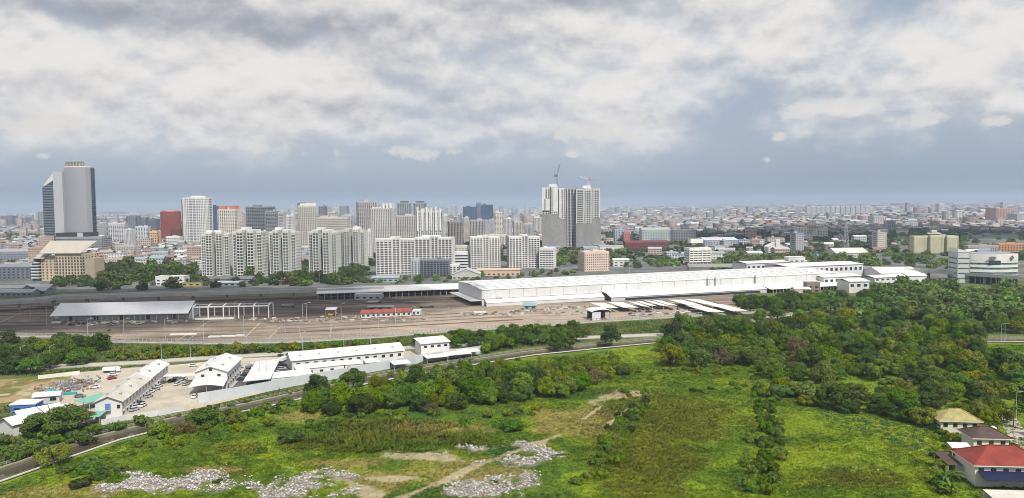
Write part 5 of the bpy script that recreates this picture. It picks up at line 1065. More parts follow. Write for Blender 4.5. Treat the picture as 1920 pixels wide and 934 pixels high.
for k, (px, py, w, dd, r) in enumerate(((164, 783, 4.2, 32, ra), (138, 752, 9, 12, ra-0.6))):
    o = g(px, py, 3); q = thing('green_lean_to', ['long pale green lean-to roof along the two storey office', 'small pale green roof near the scrap heap'][k], 'lean-to', (o.x, o.y, 0), r)
    slope(MB(), 0, w, 0, dd, 3.0, 3.4, 0.12).build('roof', GRN, q)
    for y in (0.4, dd*0.33, dd*0.66, dd-0.4):
        for x in (0.3, w-0.3): MB().box(x-0.08, x+0.08, y-0.08, y+0.08, 0, 3.05).build('post', STEEL, q)
o = g(100, 742); t = thing('teal_tarpaulin_stack', 'bright teal covered stack beside the scrap heap', 'stack', o, 0.3); MB().prism([(-2.6, -1.5), (2.6, -1.6), (2.4, 1.6), (-2.5, 1.4)], 0, 0, [1.8, 2.4, 2.0, 2.6]).build('tarpaulin', TEAL, t); MB().box(3, 9, -0.8, 1, 0, 0.9).build('tarpaulin', TEAL, t)
# scrap heap: loose pieces nobody could count
n = 420; cpt = g(134, 724); ps = np.stack([cpt.x+rng.normal(0, 4.5, n), cpt.y+rng.normal(0, 6, n), np.abs(rng.normal(0, 0.5, n))], 1); pal = np.array([(0.25, 0.27, 0.3), (0.30, 0.18, 0.12), (0.17, 0.20, 0.25), (0.4, 0.39, 0.37), (0.18, 0.15, 0.13), (0.13, 0.12, 0.10)])
bx8 = np.array([(x, y, z) for z in (0, 1) for y in (-.5, .5) for x in (-.5, .5)]); bxf = np.array([(4, 5, 7, 6), (0, 1, 5, 4), (2, 6, 7, 3), (0, 4, 6, 2), (1, 3, 7, 5)])
q = copies(bx8, bxf, ps, rng.uniform(0, 6.3, n), np.stack([rng.uniform(0.3, 2.2, n), rng.uniform(0.2, 0.8, n), rng.uniform(0.15, 0.8, n)], 1), pal[rng.integers(0, 6, n)])
tag(link('scrap_heap', np_mesh('scrap_heap', q[0], q[1], mat('scrap', (0, 0, 0), 0.7, 0.1, attr=True), q[2])), 'mixed heap of scrap metal beside the dirt lot', 'scrap', kind='stuff')
# rough grass of the verges between canal, road and yard
NPX = sorted((float(a), float(b)) for a, b in (proj(p.x, p.y, 0) for p in NE) if -400 < a < 2400); NPX = [p for p in NPX if p[1] < 1000]
COMP = [(100, 700), (240, 688), (450, 670), (560, 666), (760, 656), (908, 650), (908, 668), (700, 698), (500, 738), (345, 776), (180, 797), (105, 800)]
ROADP = [g(*p) for p in [(-250, 708), (-60, 697), (100, 688), (250, 681), (400, 671), (560, 662), (700, 656), (850, 647), (1080, 634), (1235, 628), (1400, 622), (1600, 617), (1900, 616), (2200, 616)]]
n = 150000; X = rng.uniform(-330, 460, n); Yd = rng.uniform(235, 620, n); px, py = proj(X, Yd, np.zeros(n)); rd_ = np.full(n, 1e3)
for a, b in zip(ROADP[:-1], ROADP[1:]):
    dx, dy = b.x-a.x, b.y-a.y; tt = np.clip(((X-a.x)*dx+(Yd-a.y)*dy)/(dx*dx+dy*dy), 0, 1); rd_ = np.minimum(rd_, np.hypot(X-a.x-dx*tt, Yd-a.y-dy*tt))
cm_ = np.zeros(n, bool); x_, y_ = px, py
for i in range(len(COMP)):
    (xa, ya), (xb, yb) = COMP[i], COMP[i-1]; c_ = ((ya > y_) != (yb > y_)) & (x_ < (xb-xa)*(y_-ya)/(yb-ya+1e-9)+xa); cm_ ^= c_
ok = (px > -60) & (px < 1980) & (py < interp(NPX, px)-9) & (((py > interp(YARD_BOT, px)+3) & (px < 1455)) | ((px >= 1455) & (py > 548))) & ~cm_ & (rd_ > 6.6) & ~((px < 130) & (py > 704) & (py < 760))
X, Yd = X[ok], Yd[ok]; nz = fbm(X, Yd, 14, 91); c = lerp3((0.085, 0.145, 0.024), (0.165, 0.190, 0.040), sst(nz, 0.35, 0.68))*rng.uniform(0.6, 1.3, (len(X), 1)); bv, bf = tuft(5, 0.8, 9)
s = rng.uniform(0.7, 1.7, len(X))*(0.7+0.8*fbm(X, Yd, 7, 92)); q = copies(bv, bf, np.stack([X, Yd, np.full(len(X), -0.15)], 1), rng.uniform(0, 6.28, len(X)), np.stack([s*1.3, s*1.3, s*0.75], 1), c, np.array([0.62, 0.62, 1.15]*5))  # blade tint darkens the bases, shade painted into the tufts
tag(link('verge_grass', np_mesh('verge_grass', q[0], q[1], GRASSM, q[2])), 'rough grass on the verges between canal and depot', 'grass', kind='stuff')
# ================================================================== houses at the lower right
def hip_house(label, o, rz, w, d, h, rise, wall, roof, ow=0.9, tiles=False):
    t = thing('house', label, 'house', o, rz)
    MB().box(-w/2, w/2, 0, d, -0.1, h).build('wall', wall, t); rm = MB().hip(-w/2-ow, w/2+ow, -ow, d+ow, h-0.15, h+rise)
    rf = rm.build('roof', roof, t); MB().box(-w/2-ow-0.03, w/2+ow+0.03, -ow-0.03, d+ow+0.03, h-0.42, h-0.16).build('eaves', wall, t)
    ridge = MB(); L = [(rm.v[4], rm.v[5])]+[(rm.v[i], rm.v[4] if (rm.v[i][0] < 0 if w+0 >= d else rm.v[i][1] < d/2) else rm.v[5]) for i in range(4)]
    for a, b in L:
        if (Vector(a)-Vector(b)).length > 0.5: ridge.bar(Vector(a)+Vector((0, 0, 0.05)), Vector(b)+Vector((0, 0, 0.05)), 0.28)
    ridge.build('ridge_cap', roof, t)
    n = max(2, int(w/3))
    for k in range(n):
        x = -w/2+(k+0.5)*w/n; wn = MB().box(x-0.7, x+0.7, -0.06, 0.05, h-2.5, h-1.1).build('window', GLS, t); MB().box(x-0.85, x+0.85, -0.12, 0.0, h-2.7, h-2.52).build('sill', wall, wn)
    return t
YR = mat('mossy_yellow_roof', (0.33, 0.285, 0.125), 0.85, 0.25, 0.35, fine=0.2); RR = mat('red_metal_roof', (0.225, 0.040, 0.027), 0.6, 0.24, 0.3, fine=0.12); BR = mat('brown_tile_roof', (0.085, 0.058, 0.05), 0.85, 0.2, 0.4, fine=0.15); CW2 = mat('house_cream', (0.62, 0.57, 0.47), 0.8, 0.1, 0.2)
o = g(1800, 813); hip_house('cream house with mossy yellow hipped roof beside the lane', o, R(-8), 12.5, 9, 4.6, 2.8, CW2, YR)
o = g(1858, 852); hip_house('dark brown roofed house directly behind the red roof', o, R(-6), 10.5, 8, 5.4, 2.4, CREAM, BR)
o = g(1897, 914); t = hip_house('large house with bright red hipped roof and blue awning', o, R(-6), 19.5, 12, 6.4, 3.6, CREAM, RR)
slope(MB(), -9.2, 9.6, -4.6, -0.2, 3.3, 4.5, 0.12).build('blue_awning', mat('awning_blue', (0.010, 0.016, 0.055), 0.6, 0.1, 0.3), t)
o = g(1905, 934, 3.2); t = thing('white_canopy', 'pale flat garage roof below the red roofed house', 'canopy', (o.x, o.y, 0), R(-6)); slope(MB(), -6, 14, -4, 4.5, 3.0, 3.5, 0.15).build('roof', mat('dusty_white', (0.56, 0.52, 0.46), 0.8, 0.1, 0.3), t)
for x in (-5.6, 13.6): MB().box(x-0.12, x+0.12, -3.6, -3.4, 0, 3.0).build('post', STEEL, t)
MB().box(-5.8, 13.8, 4.2, 4.4, 0, 3.2).build('back_wall', OWHITE, t)
for k, (px, py, w, dd, z, m_, lab) in enumerate(((1790, 872, 4, 10, 4.0, BR, 'dark brown lean-to roof left of the red roofed house'), (1803, 840, 6, 4, 3.2, WHITE, 'white metal awning left of the brown roofed house'), (1853, 818, 7, 3.2, 3.4, mat('pale_teal', (0.34, 0.60, 0.55), 0.6, 0.1), 'pale teal awning beside the mossy yellow roof'))):
    o = g(px, py, z); t = thing('awning', lab, 'awning', (o.x-w/2, o.y, 0), R(-8)); slope(MB(), 0, w, 0, dd, z, z+0.6, 0.12).build('roof', m_, t)
    for x in (0.2, w-0.2):
        for y in (0.2, dd-0.2): MB().box(x-0.08, x+0.08, y-0.08, y+0.08, 0, z).build('post', STEEL, t)
o = g(1861, 826); t = thing('water_tank', 'white round water tank beside the teal awning', 'tank', o); MB().tube((0, 0, 2.2), (0, 0, 4.4), 1.1, 1.1, 14).build('tank', WHITE, t); MB().tube((0, 0, 4.4), (0, 0, 4.9), 1.1, 0.3, 14).build('lid', WHITE, t)
for x, y in ((-.7, -.7), (.7, -.7), (.7, .7), (-.7, .7)): MB().box(x-0.08, x+0.08, y-0.08, y+0.08, 0, 2.2).build('leg', STEEL, t)
# ================================================================== vehicles
CARM = {k: mat('car_'+k, c, 0.3, 0.03, 0.5, spec=0.5) for k, c in dict(white=(0.75, 0.75, 0.74), silver=(0.45, 0.46, 0.48), black=(0.03, 0.03, 0.035), red=(0.35, 0.04, 0.04), blue=(0.06, 0.12, 0.30), grey=(0.18, 0.185, 0.19)).items()}
def car_meshes():
    def loft(mb, prof, w, win=0.0):
        n = len(prof); vs = [(x, -w/2+(0.12 if z > 1.0 else 0), z) for x, z in prof]+[(x, w/2-(0.12 if z > 1.0 else 0), z) for x, z in prof]
        mb.add(vs, [tuple(range(n)), tuple(range(2*n-1, n-1, -1))]+[(i, n+i, n+(i+1) % n, (i+1) % n) for i in range(n)])
        return mb
    body = loft(MB(), [(-2.15, 0.35), (2.15, 0.35), (2.2, 0.6), (2.05, 0.85), (1.15, 0.95), (-1.9, 0.97), (-2.2, 0.85)], 1.75)
    roof = loft(MB(), [(0.55, 1.44), (0.45, 1.48), (-1.15, 1.48), (-1.3, 1.44)], 1.5)
    win = loft(MB(), [(1.2, 0.96), (0.55, 1.43), (-1.3, 1.43), (-1.8, 0.96)], 1.6)
    wheel = MB().tube((0, -0.1, 0), (0, 0.1, 0), 0.33, 0.33, 10)
    lamp = MB().box(-0.05, 0.05, -0.2, 0.2, -0.08, 0.08)
    return body, roof, win, wheel, lamp
CB, CRF, CWN, CWH, CLP = car_meshes(); CWM = CWN.mesh('windows', GLS); CHM = CWH.mesh('wheel', DARK); CLM = CLP.mesh('headlight', OWHITE)
CARC = {k: (CB.mesh('body', v), CRF.mesh('roof', v)) for k, v in CARM.items()}
def car(px, py, head, colr, label, small=False, group='parked cars'):
    o = g(px, py, 0.05); t = thing('parked_car', label, 'car', o, R(head), group); b_, r_ = CARC[colr]; link('body', b_, t); link('windows', CWM, t); link('roof', r_, t)
    if not small:
        for x in (-1.35, 1.35):
            for y in (-0.82, 0.82): w = link('wheel', CHM, t); w.location = (x, y, 0.33)
        for y in (-0.6, 0.6): l = link('headlight', CLM, t); l.location = (2.18, y, 0.7)
    return t
car(148, 683, 8, 'white', 'white car driving on the pale road at left', group='cars on the road')
car(363, 687, 12, 'white', 'white car parked by the far edge of the compound', group=None)
car(178, 728, 15, 'white', 'white car in the open middle of the tan compound yard')
car(210, 711, 60, 'red', 'red car parked nose up in the tan yard'); car(213, 704, 20, 'white', 'white car just behind the red car in the tan yard'); car(150, 745, 10, 'grey', 'grey car beside the small green roof')
for k, (px, py, c) in enumerate(((278, 745, 'silver'), (282, 737, 'white'), (262, 758, 'black'), (268, 762, 'white'), (252, 770, 'silver'), (292, 732, 'silver'), (298, 726, 'white'), (304, 720, 'grey'), (256, 764, 'white'))):
    car(px, py, 70+7*(k % 4), c, f'{c} car, {ordn(k)} in the line along the two storey office', group='cars along the office')
for k, (px, py, c) in enumerate(((333, 722, 'white'), (340, 718, 'white'), (349, 722, 'silver'), (345, 712, 'white'), (330, 712, 'grey'), (322, 716, 'black'))):
    car(px, py, 80, c, f'{c} car, {ordn(k)} in the cluster left of the gabled workshop', group='cars left of the workshop')
for k, (px, py, c) in enumerate(((365, 745, 'white'), (377, 744, 'white'), (390, 742, 'black'), (402, 740, 'silver'))):
    car(px, py, 100, c, f'{c} car, {ordn(k)} from the left under the curved carport', group='cars under the curved carport')
for k, (px, py, c) in enumerate(((428, 716, 'white'), (424, 722, 'silver'), (430, 709, 'white'), (436, 702, 'grey'), (441, 696, 'black'), (449, 690, 'silver'), (420, 729, 'black'))):
    car(px, py, 10, c, f'{c} car, {ordn(k)} in the line right of the gabled workshop', group='cars right of the workshop')
for k, (px, py, c) in enumerate(((460, 705, 'black'), (464, 698, 'grey'), (469, 691, 'white'), (453, 713, 'black'), (522, 700, 'white'), (528, 693, 'silver'), (530, 686, 'black'), (518, 707, 'grey'))):
    car(px, py, 8, c, f'{c} car, {ordn(k)} in the rows beside the flat parking canopy', group='cars beside the parking canopy')
PL = []
rr = random.Random(4)
for k in range(26):
    px = 1175+rr.uniform(0, 190); py = 596-(px-1175)*0.055-rr.uniform(0, 9); PL.append((px, py))
PL.sort()
for k, (px, py) in enumerate(PL): c = rr.choice(('white', 'silver', 'grey', 'black', 'white')); car(px, py, 15+rr.uniform(-6, 6), c, f'{c} car, {ordn(k)} from the left on the lot below the carports', True, 'cars below the carports')
for k, (a, b) in enumerate(((1190, 585), (1200, 584), (1258, 581), (1272, 580), (1285, 580), (1330, 584))): car(a, b, 100, ('black', 'grey')[k % 2], f'dark car, {ordn(k)} in the shade between carports', True, 'cars in carport shade')
PL = sorted((130+rr.uniform(0, 130), 607+rr.uniform(-3, 4)) for _ in range(14))
for k, (px, py) in enumerate(PL): c = rr.choice(('white', 'silver', 'grey', 'black')); car(px, py, rr.uniform(-10, 20), c, f'{c} vehicle, {ordn(k)} from the left in front of the long grey shed', True, 'vehicles at the grey shed')
# lorries
def truck(px, py, head, cab, bed, label):
    t = thing('truck', label, 'truck', g(px, py, 0.05), R(head)); MB().prism([(2.2, -1.1), (4.0, -1.1), (4.0, 1.1), (2.2, 1.1)], 0.6, 0, [2.7, 2.2, 2.2, 2.7]).build('cab', CARM[cab], t); MB().box(3.55, 4.03, -0.95, 0.95, 1.5, 2.1).build('windscreen', GLS, t)
    MB().box(-4, 2.0, -1.15, 1.15, 1.0, 2.6 if bed == 'white' else 1.7).build('load_box', CARM[bed], t); MB().box(-4, 2.2, -0.5, 0.5, 0.6, 1.0).build('chassis', DARK, t)
    for x in (-2.8, -1.7, 3.0):
        for y in (-0.95, 0.95): w = link('wheel', CHM, t); w.location = (x, y, 0.45); w.scale = (1.4, 1.2, 1.4)
truck(210, 698, 10, 'white', 'white', 'white box truck at the back of the tan compound yard'); truck(470, 690, 85, 'white', 'grey', 'flat truck with white cab near the parking canopy'); truck(532, 678, 85, 'white', 'white', 'white box truck beside the long workshop end')
# ================================================================== poles
def lamp_mesh(h):
    return MB().tube((0, 0, -0.2), (0, 0, h), 0.16, 0.08, 6).mesh('pole', STEEL), MB().bar((0, 0, h), (2.0, 0, h+0.4), 0.1).mesh('arm', STEEL), MB().box(1.6, 2.6, -0.18, 0.18, h+0.32, h+0.5).mesh('lamp_head', LGREY)
LM = lamp_mesh(11.0)
def lamp(px, py, label, group, rz=0.0, sc=1.0):
    t = thing('lamp_post', label, 'lamp post', g(px, py), rz, group)
    for nme, me in zip(('pole', 'arm', 'lamp_head'), LM): link(nme, me, t)
    t.scale = (sc,)*3
for k, (px, py) in enumerate(((57, 595), (165, 637), (233, 638), (310, 638), (382, 638), (458, 634), (535, 640), (620, 636), (676, 632), (710, 628), (742, 612), (780, 610), (842, 612), (88, 612), (440, 600), (568, 604), (575, 602), (640, 604))):
    lamp(px, py, f'tall grey lamp post in the yard, {ordn(k)} along the depot', 'yard lamp posts', rz=0.4*k, sc=1.15)
for k, (px, py) in enumerate(((40, 692), (95, 690), (303, 678), (357, 672), (568, 662), (645, 658), (695, 655))):
    lamp(px, py, f'lamp post beside the pale road, {ordn(k)} from the left', 'road lamp posts', rz=1.2)
for k, (px, py) in enumerate(((1356, 512), (1393, 508), (1502, 503), (1526, 503), (1608, 507), (1652, 508), (600, 548), (1180, 520))):
    lamp(px, py, f'slender lamp mast behind the depot, {ordn(k)} counted', 'masts behind the depot', sc=1.7)
for k, (px, py) in enumerate(((1877, 640), (1884, 640), (1905, 786), (487, 715), (500, 716))):
    lamp(px, py, ['thin mast by the canal wall at right, left of a pair', 'thin mast by the canal wall at right, right of a pair', 'lamp post beside the lane at right', 'thin pole in front of the flat parking canopy', 'second thin pole in front of the flat parking canopy'][k], 'single poles', sc=0.9)
# transmission pylon in the shaded city
o = g(1586, 470); t = thing('pylon', 'grey lattice pylon standing in the shaded city', 'pylon', o)
mb = MB(); hh = 46
for sx, sy in ((-1, -1), (1, -1), (1, 1), (-1, 1)): mb.bar((sx*4, sy*4, 0), (sx*0.8, sy*0.8, hh), 0.5)
for k in range(8):
    a0, a1 = 4-3.2*k/8, 4-3.2*(k+1)/8; z0, z1 = hh*k/8, hh*(k+1)/8
    for (p, q) in (((-1, -1), (1, -1)), ((1, -1), (1, 1)), ((1, 1), (-1, 1)), ((-1, 1), (-1, -1))): mb.bar((p[0]*a0, p[1]*a0, z0), (q[0]*a1, q[1]*a1, z1), 0.28)
mb.build('lattice', STEEL, t)
for z in (32, 38, 44): MB().bar((-8, 0, z), (8, 0, z), 0.5).build('cross_arm', STEEL, t)
# ================================================================== trees
def crown_arrays(seed, nlobe, nleaf, leaf, flat=0.75, spread=1.0):
    """leaf-sized faces over the shells of many small lobes: crown about 10 m across, bottom at z = 0"""
    r = np.random.default_rng(seed); C = []; S = []
    for i in range(nlobe):
        a = r.uniform(0, 6.283); e = math.asin(r.uniform(-0.35, 1.0)); rad = r.uniform(0.45, 1.0)**0.6
        C.append((math.cos(a)*math.cos(e)*rad*3.6*spread, math.sin(a)*math.cos(e)*rad*3.6*spread, (math.sin(e)*rad*3.3*flat))); S.append((r.uniform(0.55, 1.9) if nlobe > 20 else r.uniform(0.9, 1.9))*(1.2-0.4*rad))
    C = np.array(C); S = np.array(S); w = S**2/np.sum(S**2); li = r.choice(nlobe, nleaf, p=w)
    n = r.normal(0, 1, (nleaf, 3)); n[:, 2] = n[:, 2]*0.9+0.35; n /= np.linalg.norm(n, axis=1)[:, None]
    p = C[li]+n*(S[li]*r.uniform(0.55, 1.08, nleaf)**0.6)[:, None]*np.array((1, 1, 0.8))
    t = r.normal(0, 1, (nleaf, 3)); nn = n+0.36*t+np.array((0, 0, 0.18)); nn /= np.linalg.norm(nn, axis=1)[:, None]
    u = np.cross(nn, r.normal(0, 1, (nleaf, 3))); u /= np.linalg.norm(u, axis=1)[:, None]; v = np.cross(nn, u)
    s = leaf*r.uniform(0.6, 1.35, nleaf)[:, None]
    V = np.stack([p-u*s, p-v*s*0.62+nn*s*0.15, p+u*s, p+v*s*0.62+nn*s*0.15], 1).reshape(-1, 3); V[:, 2] -= V[:, 2].min()*0.8
    return V, np.arange(nleaf*4).reshape(-1, 4)
def trunk_mb(seed, h, r0, limbs=4, reach=2.6):
    rr = random.Random(seed); mb = MB(); top = Vector((rr.uniform(-0.3, 0.3), rr.uniform(-0.3, 0.3), h))
    mb.tube((0, 0, -0.3), top*0.5, r0*1.15, r0*0.85, 7); mb.tube(top*0.5, top, r0*0.85, r0*0.6, 7)
    for k in range(limbs):
        a = 6.283*k/limbs+rr.uniform(-0.4, 0.4); b = top+Vector((math.cos(a)*reach*rr.uniform(0.6, 1), math.sin(a)*reach*rr.uniform(0.6, 1), rr.uniform(1.6, 3.2))); mb.tube(top*rr.uniform(0.7, 0.98), b, r0*0.45, r0*0.15, 5)
    return mb
VAR = []      # (crown mesh, trunk mesh, crown lift)
for i, (nl, nq, lf, fl, sp, m_, th) in enumerate(((30, 4200, 0.27, 0.8, 1.0, LEAF, 2.0), (38, 4600, 0.25, 1.05, 0.85, LEAF, 2.4), (24, 3400, 0.30, 0.55, 1.15, LEAF, 1.8), (34, 4200, 0.27, 0.85, 1.0, LEAFD, 2.0), (42, 4800, 0.25, 1.15, 0.85, LEAFD, 2.2),
                                               (28, 3200, 0.28, 0.7, 1.05, LEAFY, 1.8), (36, 4000, 0.25, 0.95, 0.9, LEAFY, 2.0), (22, 1300, 0.22, 0.9, 0.95, LEAFB, 2.4), (32, 4000, 0.27, 0.8, 1.0, LEAFP, 2.0))):
    V, Q = crown_arrays(100+i, nl, nq, lf, fl, sp); VAR.append((np_mesh('crown', V, Q, m_), trunk_mb(i, th+0.8, 0.28).mesh('trunk', BARK), th*0.6))
TONE = ['mid green', 'rounded green', 'spreading green', 'dark green', 'dark rounded', 'yellowish', 'yellowish rounded', 'dry brown', 'deep green']
def tree(x, y, dia, var, label, group, name='broadleaf_tree', hs=1.0, cat='tree'):
    t = thing(name, label, cat, (x, y, 0), random.uniform(0, 6.28), group); s = dia/9.2; t.scale = (s, s, s*hs)
    link('trunk', VAR[var][1], t); c = link('crown', VAR[var][0], t); c.location = (0, 0, VAR[var][2])
    return t
def inside(poly, x, y):
    c = False; n = len(poly)
    for i in range(n):
        x0, y0 = poly[i]; x1, y1 = poly[i-1]
        if (y0 > y) != (y1 > y) and x < (x1-x0)*(y-y0)/(y1-y0)+x0: c = not c
    return c
def zone(poly, n, gap, seed, holes=()):
    """points on the ground inside a photo polygon, at least gap metres apart"""
    rr = random.Random(seed); xs = [p[0] for p in poly]; ys = [p[1] for p in poly]; W_ = [g(*p) for p in poly]; wx = [p.x for p in W_]; wy = [p.y for p in W_]; out = []; tries = 0
    while len(out) < n and tries < n*60:
        tries += 1; x, y = rr.uniform(min(wx), max(wx)), rr.uniform(min(wy), max(wy)); px, py = proj(x, y, 0)
        if not inside(poly, px, py) or any(((px-h[0])/h[2])**2+((py-h[1])/h[3])**2 < 1 for h in holes): continue
        if any((x-a)**2+(y-b)**2 < gap*gap for a, b in out): continue
        out.append((float(x), float(y)))
    return out
rt = random.Random(12)
MIX = [0, 0, 1, 1, 2, 2, 3, 3, 4, 5, 5, 6, 8, 7]; MIXD = [3, 4, 3, 4, 8, 0]; MIXY = [0, 1, 5, 6, 5, 2]
SEEN = {}
def which(pts, x, y):
    """where a plant stands in its clump: row by distance, side by column"""
    xs = sorted(p[0] for p in pts); ys = sorted(p[1] for p in pts); n = len(pts); a = xs.index(x)/n; b = ys.index(y)/n
    return ('front row' if b < 0.25 else 'second row' if b < 0.5 else 'third row' if b < 0.75 else 'back row')+', '+('far left' if a < 0.17 else 'left' if a < 0.34 else 'left of centre' if a < 0.5 else 'right of centre' if a < 0.67 else 'right' if a < 0.84 else 'far right')
def plant(poly, n, gap, seed, dmin, dmax, mix, place, group, holes=(), hs=(0.85, 1.15), name='broadleaf_tree'):
    pts = zone(poly, n, gap, seed, holes)
    for x, y in pts:
        v = rt.choice(mix); d_ = rt.uniform(dmin, dmax); big = 'tall ' if d_ > dmin+(dmax-dmin)*0.66 else 'small ' if d_ < dmin+(dmax-dmin)*0.33 else ''
        tree(x, y, d_, v, f'{big}{TONE[v]} tree {place}, {which(pts, x, y)}', group, name, hs=rt.uniform(*hs))
# the wood on the right, near side of the canal
plant([(1238, 668), (1300, 655), (1420, 652), (1600, 652), (1830, 655), (1836, 690), (1930, 700), (1930, 760), (1860, 752), (1800, 770), (1720, 772), (1640, 768), (1560, 770), (1500, 762), (1455, 745), (1440, 700), (1420, 690), (1240, 690)], 128, 8.4, 1, 7, 16, MIX, 'in the dense wood', 'dense wood right of the field', hs=(0.7, 1.25), holes=((1610, 735, 52, 19), (1500, 722, 14, 9), (1760, 705, 26, 10)))
plant([(1243, 652), (1400, 645), (1600, 645), (1832, 649), (1832, 656), (1600, 653), (1400, 654), (1245, 662)], 36, 6.0, 9, 11, 15, [0, 1, 3, 4, 8, 5], 'in the canal edge of the wood', 'wood edge along the canal', hs=(1.1, 1.45))
# belt between canal and depot on the right
plant([(1225, 634), (1290, 612), (1400, 600), (1560, 598), (1640, 596), (1930, 606), (1930, 630), (1600, 630), (1300, 634)], 62, 8.0, 2, 9, 14, [0, 1, 3, 4, 4, 8, 0, 5], 'in the belt behind the canal', 'tree belt behind the canal', hs=(0.9, 1.3))
# the thicket left of the field's middle
plant([(560, 772), (620, 785), (720, 778), (850, 775), (900, 762), (1000, 752), (1085, 745), (1100, 722), (1000, 715), (900, 722), (780, 732), (640, 752)], 52, 5.6, 3, 8.5, 13.5, [3, 4, 3, 0, 1, 8, 6], 'in the field thicket', 'thicket in mid field', hs=(0.9, 1.3), name='scrub_tree')
plant([(700, 735), (790, 718), (900, 700), (1000, 692), (1160, 680), (1172, 705), (1100, 715), (1000, 712), (900, 718)], 42, 5.4, 4, 7, 11, [0, 1, 5, 6, 8, 3], 'in scrub behind the thicket', 'scrub behind the thicket', name='scrub_tree')
# belt behind the canal, middle
plant([(765, 652), (850, 640), (930, 640), (930, 628), (1080, 622), (1090, 630), (1000, 645), (910, 655), (870, 652)], 40, 5.2, 5, 7.5, 12, [0, 1, 3, 4, 8], 'below the depot fence', 'belt below the depot fence', name='scrub_tree')
plant([(905, 664), (960, 652), (1090, 638), (1110, 630), (1000, 640), (930, 645)], 16, 6, 6, 8, 11, [3, 4, 0], 'at the pointed end of the compound', 'trees at the compound end')
# left trees
plant([(-40, 700), (0, 706), (60, 712), (100, 700), (130, 690), (190, 672), (185, 655), (120, 648), (-40, 650)], 32, 7, 7, 9, 15, MIXD, 'in the clump beside the road', 'clump left of the yard fence')
plant([(1386, 572), (1500, 566), (1640, 562), (1640, 580), (1500, 586), (1396, 584)], 34, 6.5, 8, 11, 16, [3, 4, 3, 0, 8], 'in the dark row by the hall', 'dark trees at the hall end', hs=(0.9, 1.2))
plant([(1762, 778), (1870, 762), (1880, 798), (1862, 800), (1846, 792), (1764, 790)], 12, 4.5, 31, 6, 9, [0, 5, 6, 8, 2], 'around the yellow roofed house', 'garden trees', name='scrub_tree')
plant([(1925, 765), (1980, 765), (2010, 880), (1960, 880)], 10, 5.5, 32, 6, 10, [0, 3, 4, 8], 'on the far side of the lane', 'trees beyond the lane', name='scrub_tree')
# single trees that stand out
def single(px, py, dia, var, label, hs=0.9, name='broadleaf_tree'): p = g(px, py); return tree(p.x, p.y, dia, var, label, None, name, hs)
VB, QB = crown_arrays(300, 34, 7500, 0.20, 0.72, 1.1); BIGC = np_mesh('crown', VB, QB, LEAFD)
p = g(104, 812); t = thing('rain_tree', 'very large dark spreading tree in front of the white sheds', 'tree', p); t.scale = (2.35, 2.35, 1.75); link('trunk', trunk_mb(50, 2.6, 0.3, 6, 3).mesh('trunk', BARK), t); c = link('crown', BIGC, t); c.location = (0, 0, 1.0)
single(150, 795, 11, 3, 'dark tree beside the big spreading tree and green roof'); single(1146, 648, 15, 4, 'tall dark tree standing alone by the canal below the depot', 1.0); single(1060, 652, 12, 3, 'dark tree overhanging the canal left of the tall lone tree')
single(1040, 655, 11, 4, 'dark round tree leaning over the canal towpath'); single(1120, 722, 11, 7, 'brown dry bare tree at the end of the thicket', 1.0); single(810, 778, 8, 7, 'small dry brown tree in front of the thicket', 0.8)
single(100, 872, 11, 5, 'thin olive tree overhanging the canal wall', 1.0); single(595, 752, 14, 4, 'big dark tree at the left end of the thicket', 1.0); single(662, 730, 13, 3, 'tall tree rising over the canal wall by the workshop', 1.15); single(380, 800, 13, 3, 'round dark tree on the near canal bank', 0.85); single(345, 815, 10, 7, 'brownish leaf tree beside the round dark tree', 0.7)
single(300, 815, 10, 0, 'green tree at the end of the white canal wall', 0.8); single(440, 795, 9, 6, 'light green tree right of the round dark tree', 0.7); single(545, 832, 10, 8, 'round solitary shrub tree in the left field', 0.8); single(1735, 800, 12, 6, 'feathery layered green tree near the yellow roofed house', 0.9); single(1690, 790, 13, 4, 'broad dark tree with layered crown above the green plot', 0.9)
single(1590, 775, 10, 3, 'low dark tree at the upper edge of the green plot', 0.75); single(1650, 778, 11, 4, 'wide dark tree right of the small clearing', 0.8); single(960, 810, 9, 8, 'lone leafy bush tree left of the sandy track', 0.75)
single(1240, 660, 12, 0, 'broad tree at the corner where field meets canal', 0.95)
# shrubs
SHV = []
for i, (m_, nq) in enumerate(((LEAF, 500), (LEAFD, 520), (LEAFY, 460), (LEAFP, 500))):
    V, Q = crown_arrays(400+i, 9, nq, 0.62, 0.6, 1.0); SHV.append((np_mesh('foliage', V, Q, m_), MB().tube((0, 0, -0.2), (0.2, 0, 1.6), 0.25, 0.12, 5).mesh('stem', BARK)))
STN = ['green', 'dark green', 'light green', 'deep green']
def shrub(x, y, dia, v, place, group, hs=1.0, name='shrub'):
    t = thing(name, f'{STN[v]} {name} {place}', name, (x, y, 0.1), rt.uniform(0, 6.28), group); s = dia/9.0; t.scale = (s, s, s*hs); link('foliage', SHV[v][0], t); link('stem', SHV[v][1], t)
def hedge(poly, n, gap, seed, d0, d1, place, group, mix=(0, 1, 2, 3), hs=(0.8, 1.2), name='shrub'):
    pts = zone(poly, n, gap, seed)
    for x, y in pts: shrub(x, y, rt.uniform(d0, d1), rt.choice(mix), place+', '+which(pts, x, y), group, rt.uniform(*hs), name)
hedge([(1415, 735), (1455, 735), (1465, 800), (1470, 870), (1455, 935), (1385, 935), (1400, 850), (1420, 790)], 46, 2.6, 11, 3, 6.5, 'in the row dividing the field plots', 'shrub row across the field', (0, 1, 0, 3), (1.1, 1.8))
hedge([(1170, 735), (1225, 738), (1205, 790), (1180, 850), (1120, 925), (1060, 925), (1110, 850), (1150, 790)], 34, 3.4, 12, 2.5, 5.5, 'in the row beside the sandy track', 'shrub row by the track', (0, 1, 3, 3), (1.0, 1.6))
